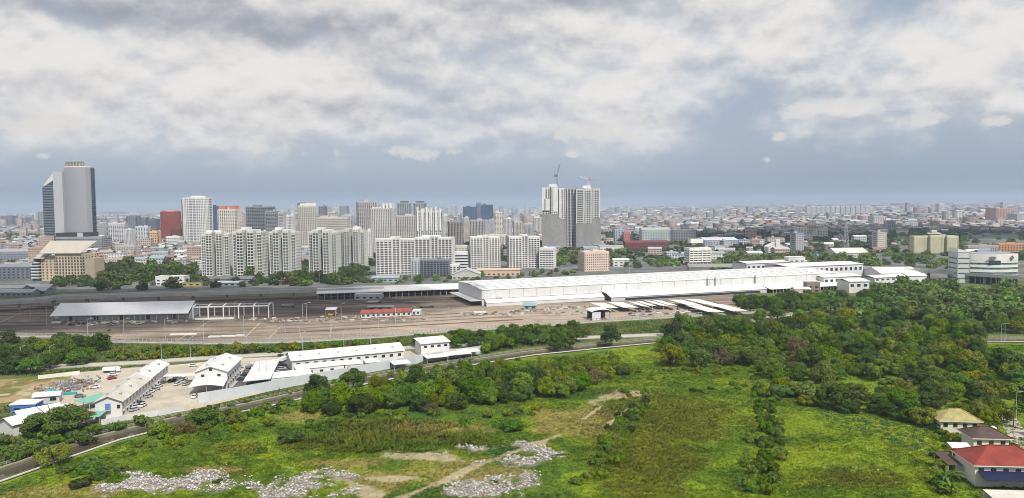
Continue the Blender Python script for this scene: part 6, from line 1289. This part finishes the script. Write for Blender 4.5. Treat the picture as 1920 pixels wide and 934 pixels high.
hedge([(205, 660), (400, 655), (560, 652), (760, 642), (765, 650), (560, 660), (400, 667), (205, 678)], 70, 3.2, 13, 4.5, 8.5, 'in the verge by the depot fence', 'shrubs along the verge', (0, 2, 2, 3))
hedge([(1240, 690), (1420, 692), (1440, 705), (1430, 715), (1240, 700)], 16, 4, 14, 3.5, 6, 'at the foot of the wood', 'shrubs at the wood edge', (0, 2, 2))
hedge([(1300, 725), (1440, 722), (1440, 735), (1300, 738)], 9, 3.5, 15, 3, 5, 'in the low line across the meadow', 'low line in the meadow', (1, 3, 0))
hedge([(1120, 700), (1240, 700), (1230, 720), (1180, 715)], 6, 5, 16, 2.5, 4, 'scattered on the bright meadow', 'meadow shrubs', (0, 1))
hedge([(1740, 790), (1790, 830), (1780, 925), (1745, 930), (1750, 860)], 16, 3, 17, 3, 6, 'along the hedge left of the houses', 'hedge beside the houses', (1, 3, 0))
hedge([(1775, 818), (1845, 818), (1850, 832), (1790, 836)], 8, 3, 18, 3.5, 5, 'in the yellow roofed house garden', 'garden below the yellow roof', (0, 2))
hedge([(1850, 800), (1880, 800), (1905, 850), (1925, 880), (1915, 890), (1880, 850)], 4, 3, 19, 3, 5, 'between the houses and the lane', 'shrubs by the lane', (1, 0))
hedge([(125, 885), (160, 870), (235, 875), (225, 910), (150, 925)], 8, 5, 20, 6, 9, 'in the mounds by the canal', 'dark mounds by the canal', (1, 3, 1), (0.6, 0.9))
hedge([(-20, 835), (60, 815), (160, 818), (270, 790), (280, 796), (150, 836), (40, 866), (-20, 880)], 22, 3.6, 21, 4, 7, 'on the far canal bank', 'shrubs on the canal bank', (0, 1, 3))
hedge([(250, 838), (330, 805), (480, 790), (520, 800), (420, 830), (300, 850)], 14, 5, 22, 3.5, 6, 'on the near canal bank', 'shrubs on the near bank', (0, 2, 3))
hedge([(420, 800), (560, 790), (620, 835), (500, 860), (440, 850)], 7, 6, 23, 2.5, 4.5, 'in the left field', 'shrubs in the left field', (1, 3))
hedge([(500, 760), (560, 752), (900, 785), (1080, 758), (1100, 770), (900, 800), (600, 800), (500, 780)], 26, 4, 24, 3, 6, 'along the foot of the thicket', 'shrubs at the thicket foot', (0, 2, 3))
hedge([(700, 700), (900, 668), (905, 676), (720, 712)], 10, 5, 25, 3, 5, 'on the strip under the sheet wall', 'shrubs under the sheet wall', (0, 2))
hedge([(285, 812), (500, 768), (700, 723), (870, 693), (985, 673), (985, 679), (870, 702), (700, 734), (500, 782), (295, 828)], 62, 2.6, 26, 3.5, 6.5, 'along the near canal wall', 'bushes on the near canal wall', (0, 1, 2, 3), (0.9, 1.4), 'bush')
hedge([(290, 786), (500, 741), (640, 714), (640, 719), (500, 748), (290, 792)], 34, 2.6, 27, 1.8, 3.6, 'under the compound wall', 'bushes under the compound wall', (0, 2, 3), (0.7, 1.1), 'bush')
for k, (px, py, d, v) in enumerate(((264, 838, 7, 2), (505, 720, 3, 2), (470, 725, 5, 2), (430, 675, 4, 1), (525, 668, 4.5, 1), (900, 815, 3, 1), (410, 905, 4, 1), (560, 895, 4, 3), (925, 905, 3, 1), (700, 880, 4, 3), (205, 620, 3, 1), (480, 835, 4, 1))):
    p = g(px, py); shrub(p.x, p.y, d, v, ['with bright rounded top at the end of the canal wall', 'below the flat parking canopy, right one', 'below the flat parking canopy, left one', 'beside the gabled workshop', 'at the back of the asphalt lot', 'near the pond edge', 'between the rubble heaps', 'right of the first rubble heap', 'on the last rubble heap', 'at the rim of the middle heap', 'by the yard shed', 'standing alone in the left field'][k], 'single shrubs', 0.6)
# banana clump and palms by the houses
def palm(px, py, h, label, n=12, L=3.2):
    p = g(px, py); t = thing('palm_tree', label, 'palm', p, rt.uniform(0, 6)); MB().tube((0, 0, -0.2), (0.2, 0, h), 0.22, 0.16, 7).build('trunk', BARK, t)
    for k in range(n):
        a = 6.283*k/n+rt.uniform(-0.2, 0.2); V = []; Fc = []; up = rt.uniform(0.5, 1.1)
        for j in range(6):
            s = j/5; r_ = L*s; z = h+up*L*0.6*math.sin(s*2.2)*0.9-s*s*0.5; w_ = 0.38*math.sin(math.pi*min(0.95, s*0.85+0.12)); c_ = Vector((math.cos(a)*r_+0.2, math.sin(a)*r_, z)); q = Vector((-math.sin(a), math.cos(a), 0))*w_
            V += [c_-q, c_+Vector((0, 0, 0.12)), c_+q]
            if j: b_ = 3*j; Fc += [(b_-3, b_-2, b_+1, b_), (b_-2, b_-1, b_+2, b_+1)]
        m_ = MB(); m_.add(V, Fc); m_.build('frond', LEAFP, t)
palm(1772, 912, 2.2, 'large low palm clump left of the red roofed house', 18, 5.0); palm(1783, 928, 1.8, 'second low palm just below the large palm clump', 14, 4.0); palm(1720, 800, 5.0, 'slim palm near the layered tree by the yellow roof', 12, 3.0); palm(1900, 800, 6.0, 'palm beside the lane at the right edge', 12, 3.0); palm(1905, 905, 4.0, 'palm behind the red roofed house at the right edge', 12, 3.0)
# ================================================================== far woods and the city
LV, LQ = crown_arrays(500, 15, 380, 0.66, 0.78, 1.0); LV2, LQ2 = crown_arrays(501, 6, 20, 2.3, 0.7, 0.9)
DTM = mat('distant_leaves', (0, 0, 0), 0.7, 0.3, 0.12, attr=True, transl=0.15)
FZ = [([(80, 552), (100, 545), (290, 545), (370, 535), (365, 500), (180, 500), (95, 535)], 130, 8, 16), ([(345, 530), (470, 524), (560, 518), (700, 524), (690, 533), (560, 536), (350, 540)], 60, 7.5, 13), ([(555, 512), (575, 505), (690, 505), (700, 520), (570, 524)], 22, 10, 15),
      ([(1120, 505), (1290, 500), (1295, 490), (1140, 488)], 26, 13, 12), ([(1340, 510), (1640, 504), (1640, 484), (1500, 480), (1350, 488)], 110, 13, 16), ([(1640, 500), (1800, 508), (1810, 480), (1640, 474)], 40, 15, 14), ([(1043, 500), (1090, 500), (1090, 475), (1040, 480)], 16, 14, 13), ([(1145, 492), (1165, 490), (1165, 470), (1140, 470)], 6, 14, 15), ([(1680, 470), (1720, 474), (1720, 440), (1660, 440)], 24, 20, 16), ([(1800, 470), (1960, 480), (1960, 440), (1800, 436)], 36, 24, 16),
      ([(1480, 590), (1640, 586), (1930, 590), (1930, 604), (1640, 598)], 40, 9, 13), ([(1640, 552), (1790, 548), (1800, 562), (1930, 566), (1930, 588), (1660, 580)], 120, 9.0, 13.5), ([(1740, 548), (1930, 548), (1930, 566), (1740, 562)], 36, 8, 13), ([(1640, 545), (1700, 535), (1790, 535), (1790, 545)], 14, 10, 13), ([(1490, 560), (1580, 556), (1600, 566), (1490, 570)], 10, 8, 11), ([(700, 526), (760, 522), (860, 520), (1060, 508), (1080, 514), (880, 530), (700, 534)], 40, 10, 8)]
P, S_, K = [], [], []
for i, (poly, n, gap, dia) in enumerate(FZ):
    for x, y in zone(poly, n, gap, 900+i): shade_k = 0.62 if i in (0, 1, 2) else 1.0; P.append((x, y, -0.4)); S_.append(dia*rt.uniform(0.75, 1.25)/9.5); K.append((shade_k*(0.098+0.035*rt.random()), shade_k*(0.145+0.055*rt.random()), shade_k*(0.034+0.012*rt.random())))  # first three belts coloured darker to stand for cloud shade
K = np.array(K)*rng.uniform(0.75, 1.25, (len(K), 1)); S_ = np.array(S_)
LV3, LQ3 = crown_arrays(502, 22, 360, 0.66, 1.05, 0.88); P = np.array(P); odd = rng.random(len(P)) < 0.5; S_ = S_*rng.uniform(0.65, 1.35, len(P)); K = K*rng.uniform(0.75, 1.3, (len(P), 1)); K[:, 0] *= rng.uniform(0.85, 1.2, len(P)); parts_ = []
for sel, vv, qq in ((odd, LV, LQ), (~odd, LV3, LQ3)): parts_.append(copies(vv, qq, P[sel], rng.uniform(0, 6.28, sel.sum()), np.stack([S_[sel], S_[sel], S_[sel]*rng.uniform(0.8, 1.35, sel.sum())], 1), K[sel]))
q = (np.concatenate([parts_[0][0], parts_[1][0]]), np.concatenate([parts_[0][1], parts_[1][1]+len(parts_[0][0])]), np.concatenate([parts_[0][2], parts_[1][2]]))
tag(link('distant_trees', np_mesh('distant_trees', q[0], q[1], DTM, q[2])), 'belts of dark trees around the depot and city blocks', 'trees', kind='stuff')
# ================================================================== the low city
LM_PX = [(54, 176, 862), (85, 212, 1480), (-60, 62, 900), (-80, 62, 1050), (368, 700, 920), (697, 862, 910), (852, 1044, 985), (1011, 1130, 1410), (1087, 1144, 930), (1288, 1345, 1000), (1716, 1800, 1175), (1795, 1920, 755), (1172, 1260, 1390), (1261, 1306, 1600), (1320, 1386, 1420), (1440, 1476, 1230), (1500, 1632, 1080), (1814, 1960, 1170), (293, 446, 1650), (457, 520, 1680), (550, 830, 1400), (1150, 1185, 1560)]
rc = np.random.default_rng(77)
def city_points(y0, y1, s):
    pts = []
    for Y in np.arange(y0, y1, s):
        hw = Y*0.70+60
        xs = np.arange(-hw, hw, s)+rc.uniform(-0.3, 0.3)*s; pts.append(np.stack([xs+rc.uniform(-0.22, 0.22, len(xs))*s, Y+rc.uniform(-0.25, 0.25, len(xs))*s], 1))
    return np.concatenate(pts)
def clear(P):
    px, py = proj(P[:, 0], P[:, 1], np.zeros(len(P))); ok = np.ones(len(P), bool)
    for a, b, Y in LM_PX: ok &= ~((px > a-4) & (px < b+4) & (P[:, 1] > Y-45) & (P[:, 1] < Y+75))
    for poly, *_ in FZ:
        inn = np.array([inside(poly, u, v) for u, v in zip(px, py)]) if len(P) < 9000 else np.zeros(len(P), bool); ok &= ~inn
    return ok, px, py
rows = []
for y0, y1, s, w0, w1, h0 in ((1000, 2300, 27, 10, 22, 8), (2300, 4200, 44, 16, 36, 10), (4200, 8000, 88, 28, 70, 9), (8000, 22000, 260, 80, 190, 10)):
    P_ = city_points(y0, y1, s); ok, px, py = clear(P_); P_ = P_[ok]; px = px[ok]
    green = fbm(P_[:, 0], P_[:, 1], 420, 5); shady = sst(px, 1250, 1420)*(P_[:, 1] > 1050)*(P_[:, 1] < 2100)
    k = rc.random(len(P_)) < np.clip(0.88-1.1*sst(green, 0.48, 0.66)-0.3*shady, 0.12, 0.9); T_ = P_[~k]; P_ = P_[k]; n = len(P_)
    tall = np.where(rc.random(n) < 0.035, rc.uniform(1.8, 3.4, n), 1.0)
    rows.append((P_, rc.uniform(w0, w1, n), rc.uniform(w0, w1, n)*0.9, h0*rc.uniform(0.55, 1.5, n)*tall, T_, s))
# buildings of the first rows that can be told apart: things of their own
pal_w = [((0.62, 0.61, 0.59), 'white'), ((0.55, 0.52, 0.46), 'cream'), ((0.40, 0.40, 0.41), 'grey'), ((0.50, 0.41, 0.34), 'beige'), ((0.46, 0.47, 0.50), 'pale grey'), ((0.48, 0.36, 0.30), 'pinkish')]
pal_r = [((0.42, 0.41, 0.40), 'grey'), ((0.58, 0.57, 0.55), 'white'), ((0.28, 0.15, 0.11), 'rusty red'), ((0.22, 0.23, 0.25), 'dark grey'), ((0.24, 0.34, 0.33), 'teal'), ((0.36, 0.30, 0.25), 'brown'), ((0.20, 0.27, 0.40), 'blue')]
BINS = [(0, 200, 'behind the tan building and hotel'), (200, 370, 'between hotel and stepped condominiums'), (370, 700, 'behind the stepped condominium row'), (700, 1016, 'behind the white condominiums'), (1016, 1180, 'around the construction towers'), (1180, 1290, 'near the long red building'), (1290, 1440, 'behind the white banded office'), (1440, 1570, 'behind the white gabled hall'), (1570, 1720, 'behind the large pale hall'), (1720, 1930, 'around the yellow apartments')]
P_, wA_, dA_, hA_, T_, s_ = rows[0]; px, py = proj(P_[:, 0], P_[:, 1], np.zeros(len(P_)))
size = wA_*hA_/P_[:, 1]**2*np.where((px > -5) & (px < 1925), 1, 0)*np.where((px > 370) & (px < 1000) & (P_[:, 1] < 1400), 0.15, 1)
idx = np.argsort(-size)[:215]; single_set = set(idx.tolist()); order = sorted(idx.tolist(), key=lambda i: px[i]); cnt = {}
for i in order:
    w, d_, h = wA_[i]*1.15, dA_[i], hA_[i]; cw, cn = pal_w[rc.integers(len(pal_w))]; cr_, rn = pal_r[rc.integers(len(pal_r))]; place = next((c for a, b, c in BINS if a <= px[i] < b), 'at the right edge of the city')
    key = (cn, rn, place); cnt[key] = cnt.get(key, 0)+1; st = max(2, round(h/3.3)); gabled = h < 13 and rc.random() < 0.6
    lab = f'{cn} {"low" if st < 4 else "medium" if st < 7 else "tall"} building with {rn} {"pitched" if gabled else "flat"} roof {place}'
    cnt[lab] = cnt.get(lab, 0)+1
    if cnt[lab] > 1: lab += f', {ordn(cnt[lab]-1)}'
    t = thing('city_building', lab, 'building', (P_[i, 0], P_[i, 1], 0), rc.uniform(-0.35, 0.35), 'city buildings '+place)
    MB().box(-w/2, w/2, -d_/2, d_/2, -0.1, h).build('wall', colm(cw), t)
    if gabled: MB().gable(-w/2, w/2, -d_/2, d_/2, h+0.02, h+2.4, 0.25, 'x' if w > d_ else 'y', 0.4).build('roof', colm(cr_), t)
    else:
        MB().box(-w/2-0.2, w/2+0.2, -d_/2-0.2, d_/2+0.2, h, h+0.5).build('roof', colm(cr_), t); u = rc.uniform(-0.25, 0.25)*w; MB().box(u-1.8, u+1.8, -1, 3, h+0.5, h+3).build('rooftop_room', colm(cw), t)
    mb = MB(); nb = max(2, int(w/3.6))
    for f in range(st):
        for k in range(nb): xa = -w/2+(k+0.22)*w/nb; mb.box(xa, xa+w/nb*0.56, -d_/2-0.05, -d_/2+0.1, f*h/st+1.0, f*h/st+2.3)
        if f % 1 == 0: mb.box(w/2-0.1, w/2+0.05, -d_*0.3, d_*0.3, f*h/st+1.0, f*h/st+2.2); mb.box(-w/2-0.05, -w/2+0.1, -d_*0.3, d_*0.3, f*h/st+1.0, f*h/st+2.2)
    mb.build('window', GLS, t, kind='stuff')
# the rest: one mass of roofs and walls
def citymat(name, win):
    m = bpy.data.materials.new(name); m.use_nodes = True; t = m.node_tree; b = NB(t); p = t.nodes['Principled BSDF']; a = b.node('ShaderNodeAttribute'); a.attribute_name = 'Col'; geo = b.node('ShaderNodeNewGeometry')
    sp = b.node('ShaderNodeSeparateXYZ'); t.links.new(geo.outputs['Position'], sp.inputs[0]); sn = b.node('ShaderNodeSeparateXYZ'); t.links.new(geo.outputs['Normal'], sn.inputs[0])
    fz = b.M('FRACT', b.M('DIVIDE', sp.outputs[2], 3.3)); fx = b.M('FRACT', b.M('DIVIDE', b.M('ADD', sp.outputs[0], sp.outputs[1]), 3.7))
    wz = b.M('MULTIPLY', b.M('GREATER_THAN', fz, 0.32), b.M('LESS_THAN', fz, 0.78)); wx = b.M('GREATER_THAN', fx, 0.38)
    isw = b.M('MULTIPLY', b.M('MULTIPLY', wz, wx), b.M('LESS_THAN', b.M('ABSOLUTE', sn.outputs[2]), 0.3))
    n = b.smooth(b.noise(geo.outputs['Position'], 0.08, 4, 0.6), 0.25, 0.75, 0.8, 1.15); c = b.mix(1.0, a.outputs['Color'], b.vec(n, n, n), 'MULTIPLY')
    c = b.mix(b.M('MULTIPLY', isw, win), c, (0.06, 0.07, 0.085)); t.links.new(c, p.inputs['Base Color']); p.inputs['Roughness'].default_value = 0.8; p.inputs['Specular IOR Level'].default_value = 0.2
    return m
bxv = np.array([(x, y, z) for z in (0, 1) for y in (-.5, .5) for x in (-.5, .5)]+[(-.5, -.5, 1.0), (.5, -.5, 1.0), (.5, .5, 1.0), (-.5, .5, 1.0), (-.5, 0, 1.0), (.5, 0, 1.0)], float)
wallf = np.array([(0, 1, 5, 4), (3, 2, 6, 7), (2, 0, 4, 6), (1, 3, 7, 5)]); rooff = np.array([(8, 9, 13, 12), (12, 13, 10, 11)]); bf = np.concatenate([wallf, rooff])
allV, allF, allC = [], [], []; off = 0
for ri, (P_, w, d_, h, T_, s_) in enumerate(rows):
    keep = np.array([not (ri == 0 and i in single_set) for i in range(len(P_))]); P_, w, d_, h = P_[keep], w[keep], d_[keep], h[keep]; n = len(P_)
    V, Fq, C = copies(bxv, bf, np.stack([P_[:, 0], P_[:, 1], np.full(n, -0.1)], 1), rc.uniform(-0.4, 0.4, n), np.stack([w*(1.15 if ri else 1.0), d_, h], 1), np.ones((n, 3)))
    wc = np.array([c for c, _ in pal_w])[rc.integers(0, 6, n)]*rc.uniform(0.6, 1.1, (n, 1)); rcol = np.array([c for c, _ in pal_r])[rc.choice(7, n, p=[.28, .28, .12, .12, .06, .10, .04])]*rc.uniform(0.6, 1.15, (n, 1))
    C = np.concatenate([np.repeat(wc[:, None], 8, 1), np.repeat(rcol[:, None], 6, 1)], 1).reshape(-1, 3); V = V.reshape(n, 14, 3)
    rise = np.where((h < 14) & (rc.random(n) < 0.6), rc.uniform(1.2, 3.2, n), 0.35)*(1+ri*0.4); V[:, 8:12, 2] += 0.05; V[:, 12:14, 2] += rise[:, None]
    allV.append(V.reshape(-1, 3)); allF.append(Fq+off); allC.append(C); off += n*14
tag(link('distant_city', np_mesh('distant_city', np.concatenate(allV), np.concatenate(allF), citymat('city_walls', 0.8), np.clip(np.concatenate(allC), 0, 0.85))), 'endless low city of pale roofs stretching to the horizon', 'city', kind='stuff')
# trees between the far roofs
P, S_ = [], []
for ri, (P_, w, d_, h, T_, s_) in enumerate(rows[:3]):
    for k in range((3, 3, 2)[ri]): P.append(T_+rc.uniform(-0.45, 0.45, T_.shape)*s_); S_.append(rc.uniform(0.7, 1.5, len(T_))*(1.0, 1.6, 3.4)[ri])
    e = P_[rc.random(len(P_)) < (0.5, 0.35, 0.25)[ri]]+np.array((s_*0.5, s_*0.4)); P.append(e); S_.append(rc.uniform(0.6, 1.1, len(e))*(1.0, 1.5, 2.8)[ri])
P = np.concatenate(P); S_ = np.concatenate(S_); ok, _, _ = clear(P) if len(P) < 9000 else (np.ones(len(P), bool), 0, 0)
px, py = proj(P[:, 0], P[:, 1], np.zeros(len(P)))
for a, b, Y in LM_PX: ok &= ~((px > a-2) & (px < b+2) & (P[:, 1] > Y-5) & (P[:, 1] < Y+60))
P, S_ = P[ok], S_[ok]; K = np.array((0.060, 0.090, 0.030))*rc.uniform(0.7, 1.5, (len(P), 1))
q = copies(LV2, LQ2, np.concatenate([P, np.full((len(P), 1), -0.5)], 1), rc.uniform(0, 6.28, len(P)), np.stack([S_, S_, np.minimum(S_, 1.3)*1.0], 1), K)
tag(link('city_trees', np_mesh('city_trees', q[0], q[1], DTM, q[2])), 'dark green trees scattered between the far city roofs', 'trees', kind='stuff')
# far tall blocks on the horizon
FT = [(1176, 1182, 386), (1158, 1163, 388), (1402, 1412, 387), (1296, 1304, 389), (984, 992, 388), (960, 972, 391), (1000, 1010, 392), (846, 853, 383), (836, 842, 386), (625, 633, 389), (612, 620, 392), (526, 534, 394), (540, 548, 392), (212, 220, 402), (224, 232, 405), (52, 60, 403), (60, 67, 400), (26, 31, 402), (186, 192, 404), (1340, 1350, 392), (1440, 1452, 390), (1700, 1707, 380), (656, 661, 392), (1214, 1226, 391), (1880, 1890, 379), (1252, 1262, 390), (1476, 1484, 388), (1760, 1772, 382), (858, 866, 388), (944, 952, 393)]
FT += [(a, a+6+(a*7) % 7, 384+(a*13) % 14) for a in range(392, 1010, 17)]
FTL = ['at the left skyline', 'near the hotel', 'behind the towers', 'on the middle horizon', 'on the right horizon']
cc = {}
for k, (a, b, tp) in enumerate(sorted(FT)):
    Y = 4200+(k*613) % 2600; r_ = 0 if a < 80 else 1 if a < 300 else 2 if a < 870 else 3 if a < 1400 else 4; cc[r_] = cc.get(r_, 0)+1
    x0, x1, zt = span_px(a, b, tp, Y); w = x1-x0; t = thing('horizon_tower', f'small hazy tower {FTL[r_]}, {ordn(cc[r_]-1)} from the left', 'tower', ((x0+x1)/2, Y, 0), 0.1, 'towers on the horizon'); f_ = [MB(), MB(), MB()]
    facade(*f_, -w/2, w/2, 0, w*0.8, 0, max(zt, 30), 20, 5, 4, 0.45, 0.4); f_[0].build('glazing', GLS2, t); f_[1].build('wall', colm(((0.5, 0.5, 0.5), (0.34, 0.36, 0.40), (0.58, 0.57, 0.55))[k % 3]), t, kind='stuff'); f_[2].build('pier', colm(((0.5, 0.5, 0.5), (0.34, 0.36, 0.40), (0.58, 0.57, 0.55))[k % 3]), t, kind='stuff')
for k in range(13):       # the long hazy housing estate near the horizon
    a = 1512+k*9.2; Y = 4300; x0, x1, zt = span_px(a, a+8.9, 388.0-(k % 2)*0.7-k*0.1, Y); w = x1-x0; t = thing('estate_slab', f'hazy pale estate slab, {ordn(k)} from the left of the long row near the horizon', 'apartment block', ((x0+x1)/2, Y, 0), 0, 'estate slabs near the horizon'); f_ = [MB(), MB(), MB()]
    facade(*f_, -w/2, w/2, 0, 14, 0, max(zt, 40), 16, 6, 3, 0.5, 0.4); f_[0].build('glazing', GLS2, t); f_[1].build('wall', colm((0.52, 0.53, 0.55)), t, kind='stuff'); f_[2].build('pier', colm((0.52, 0.53, 0.55)), t, kind='stuff')
PT = sorted([(520, 534, 398, 1500), (536, 551, 404, 1350), (612, 630, 398, 1900), (640, 662, 404, 1700), (704, 716, 400, 1800), (718, 734, 396, 2000), (800, 816, 392, 1900), (826, 840, 404, 1700), (868, 880, 408, 1600), (916, 928, 412, 1700), (944, 960, 410, 1800), (962, 980, 416, 1600), (984, 1000, 420, 1500), (1000, 1016, 408, 2000), (446, 458, 404, 1900), (182, 196, 418, 2100), (232, 248, 430, 1500)])
for k, (a, b, tp, Y) in enumerate(PT):
    tower('pale_high_rise', f'{("pale grey", "off white", "beige")[k % 3]} slender high-rise squeezed between bigger towers, {ordn(k)} from the left', 'tower', a, b, tp, Y, 24, 6, ((0.48, 0.49, 0.51), (0.60, 0.60, 0.59), (0.52, 0.49, 0.45))[k % 3], GLS, rot=(k*7) % 20-10, ratio=0.7, ph=0.4, pw=0.35, group='slender high-rises')
# ================================================================== air
hz = MB().box(-25000, 25000, -3500, 24900, -4, 215).build('haze', WHITE); hz.data.materials.clear()
hm = bpy.data.materials.new('haze_air'); hm.use_nodes = True; hn = hm.node_tree; hn.nodes.clear(); v_ = hn.nodes.new('ShaderNodeVolumePrincipled'); v_.inputs['Density'].default_value = 0.000085; v_.inputs['Color'].default_value = (0.66, 0.80, 1.0, 1); v_.inputs['Anisotropy'].default_value = 0.0
ho = hn.nodes.new('ShaderNodeOutputMaterial'); hn.links.new(v_.outputs[0], ho.inputs['Volume']); hz.data.materials.append(hm); tag(hz, 'thin bluish haze over the whole city', 'haze', kind='stuff')

# ================================================================== clouds overhead: the left of the yard and the middle of the city lie in their shade
def cloud_mat():
    m = bpy.data.materials.new('cloud_body'); m.use_nodes = True; t = m.node_tree; t.nodes.clear(); b = NB(t); tc = b.node('ShaderNodeTexCoord'); geo = b.node('ShaderNodeNewGeometry')
    n = b.noise(geo.outputs['Position'], 0.006, 4, 0.6); d = b.node('ShaderNodeBsdfDiffuse'); d.inputs[0].default_value = (0.9, 0.9, 0.9, 1); tr = b.node('ShaderNodeBsdfTranslucent'); tr.inputs[0].default_value = (0.9, 0.9, 0.9, 1)
    mx = b.node('ShaderNodeMixShader'); mx.inputs[0].default_value = 0.5; t.links.new(d.outputs[0], mx.inputs[1]); t.links.new(tr.outputs[0], mx.inputs[2])
    tp = b.node('ShaderNodeBsdfTransparent'); m2 = b.node('ShaderNodeMixShader'); b.put(m2.inputs[0], b.smooth(n, 0.30, 0.62, 0.25, 0.60)); t.links.new(tp.outputs[0], m2.inputs[1]); t.links.new(mx.outputs[0], m2.inputs[2])
    o = b.node('ShaderNodeOutputMaterial'); t.links.new(m2.outputs[0], o.inputs[0]); return m
CM = cloud_mat()
def ico(n=14, k=9):
    V = [(math.cos(6.283*j/n)*math.sin(math.pi*i/k), math.sin(6.283*j/n)*math.sin(math.pi*i/k), math.cos(math.pi*i/k)) for i in range(1, k) for j in range(n)]+[(0, 0, 1), (0, 0, -1)]
    Fq = [(i*n+j, (i+1)*n+j, (i+1)*n+(j+1) % n, i*n+(j+1) % n) for i in range(k-2) for j in range(n)]; a = len(V)-2
    return V, Fq+[(a, j, (j+1) % n) for j in range(n)]+[(a+1, (k-2)*n+(j+1) % n, (k-2)*n+j) for j in range(n)]
IV, IF = ico()
for k, (tx, ty, rx, ry, lab) in enumerate(((-330, 600, 330, 125, 'billowing cloud above the left of the depot yard'), (820, 1900, 600, 400, 'billowing cloud above the middle of the city at right'))):
    alt = 1150.0; c = Vector((tx, ty, 0))+TO_SUN*(alt/TO_SUN.z); rr = random.Random(30+k); mb = MB()
    for j in range(18):
        a = rr.uniform(0, 6.283); q = math.sqrt(rr.random())*0.72; s = rr.uniform(0.28, 0.5); ox, oy = math.cos(a)*q*rx, math.sin(a)*q*ry; oz = rr.uniform(0, 60)
        mb.add([(ox+v[0]*s*rx, oy+v[1]*s*ry, oz+max(v[2], -0.25)*s*200+12*math.sin(7*v[0]+5*v[1]+j)) for v in IV], IF)
    o = mb.build('cloud', CM); o.location = c; tag(o, lab, 'cloud', 'clouds overhead', kind='structure')
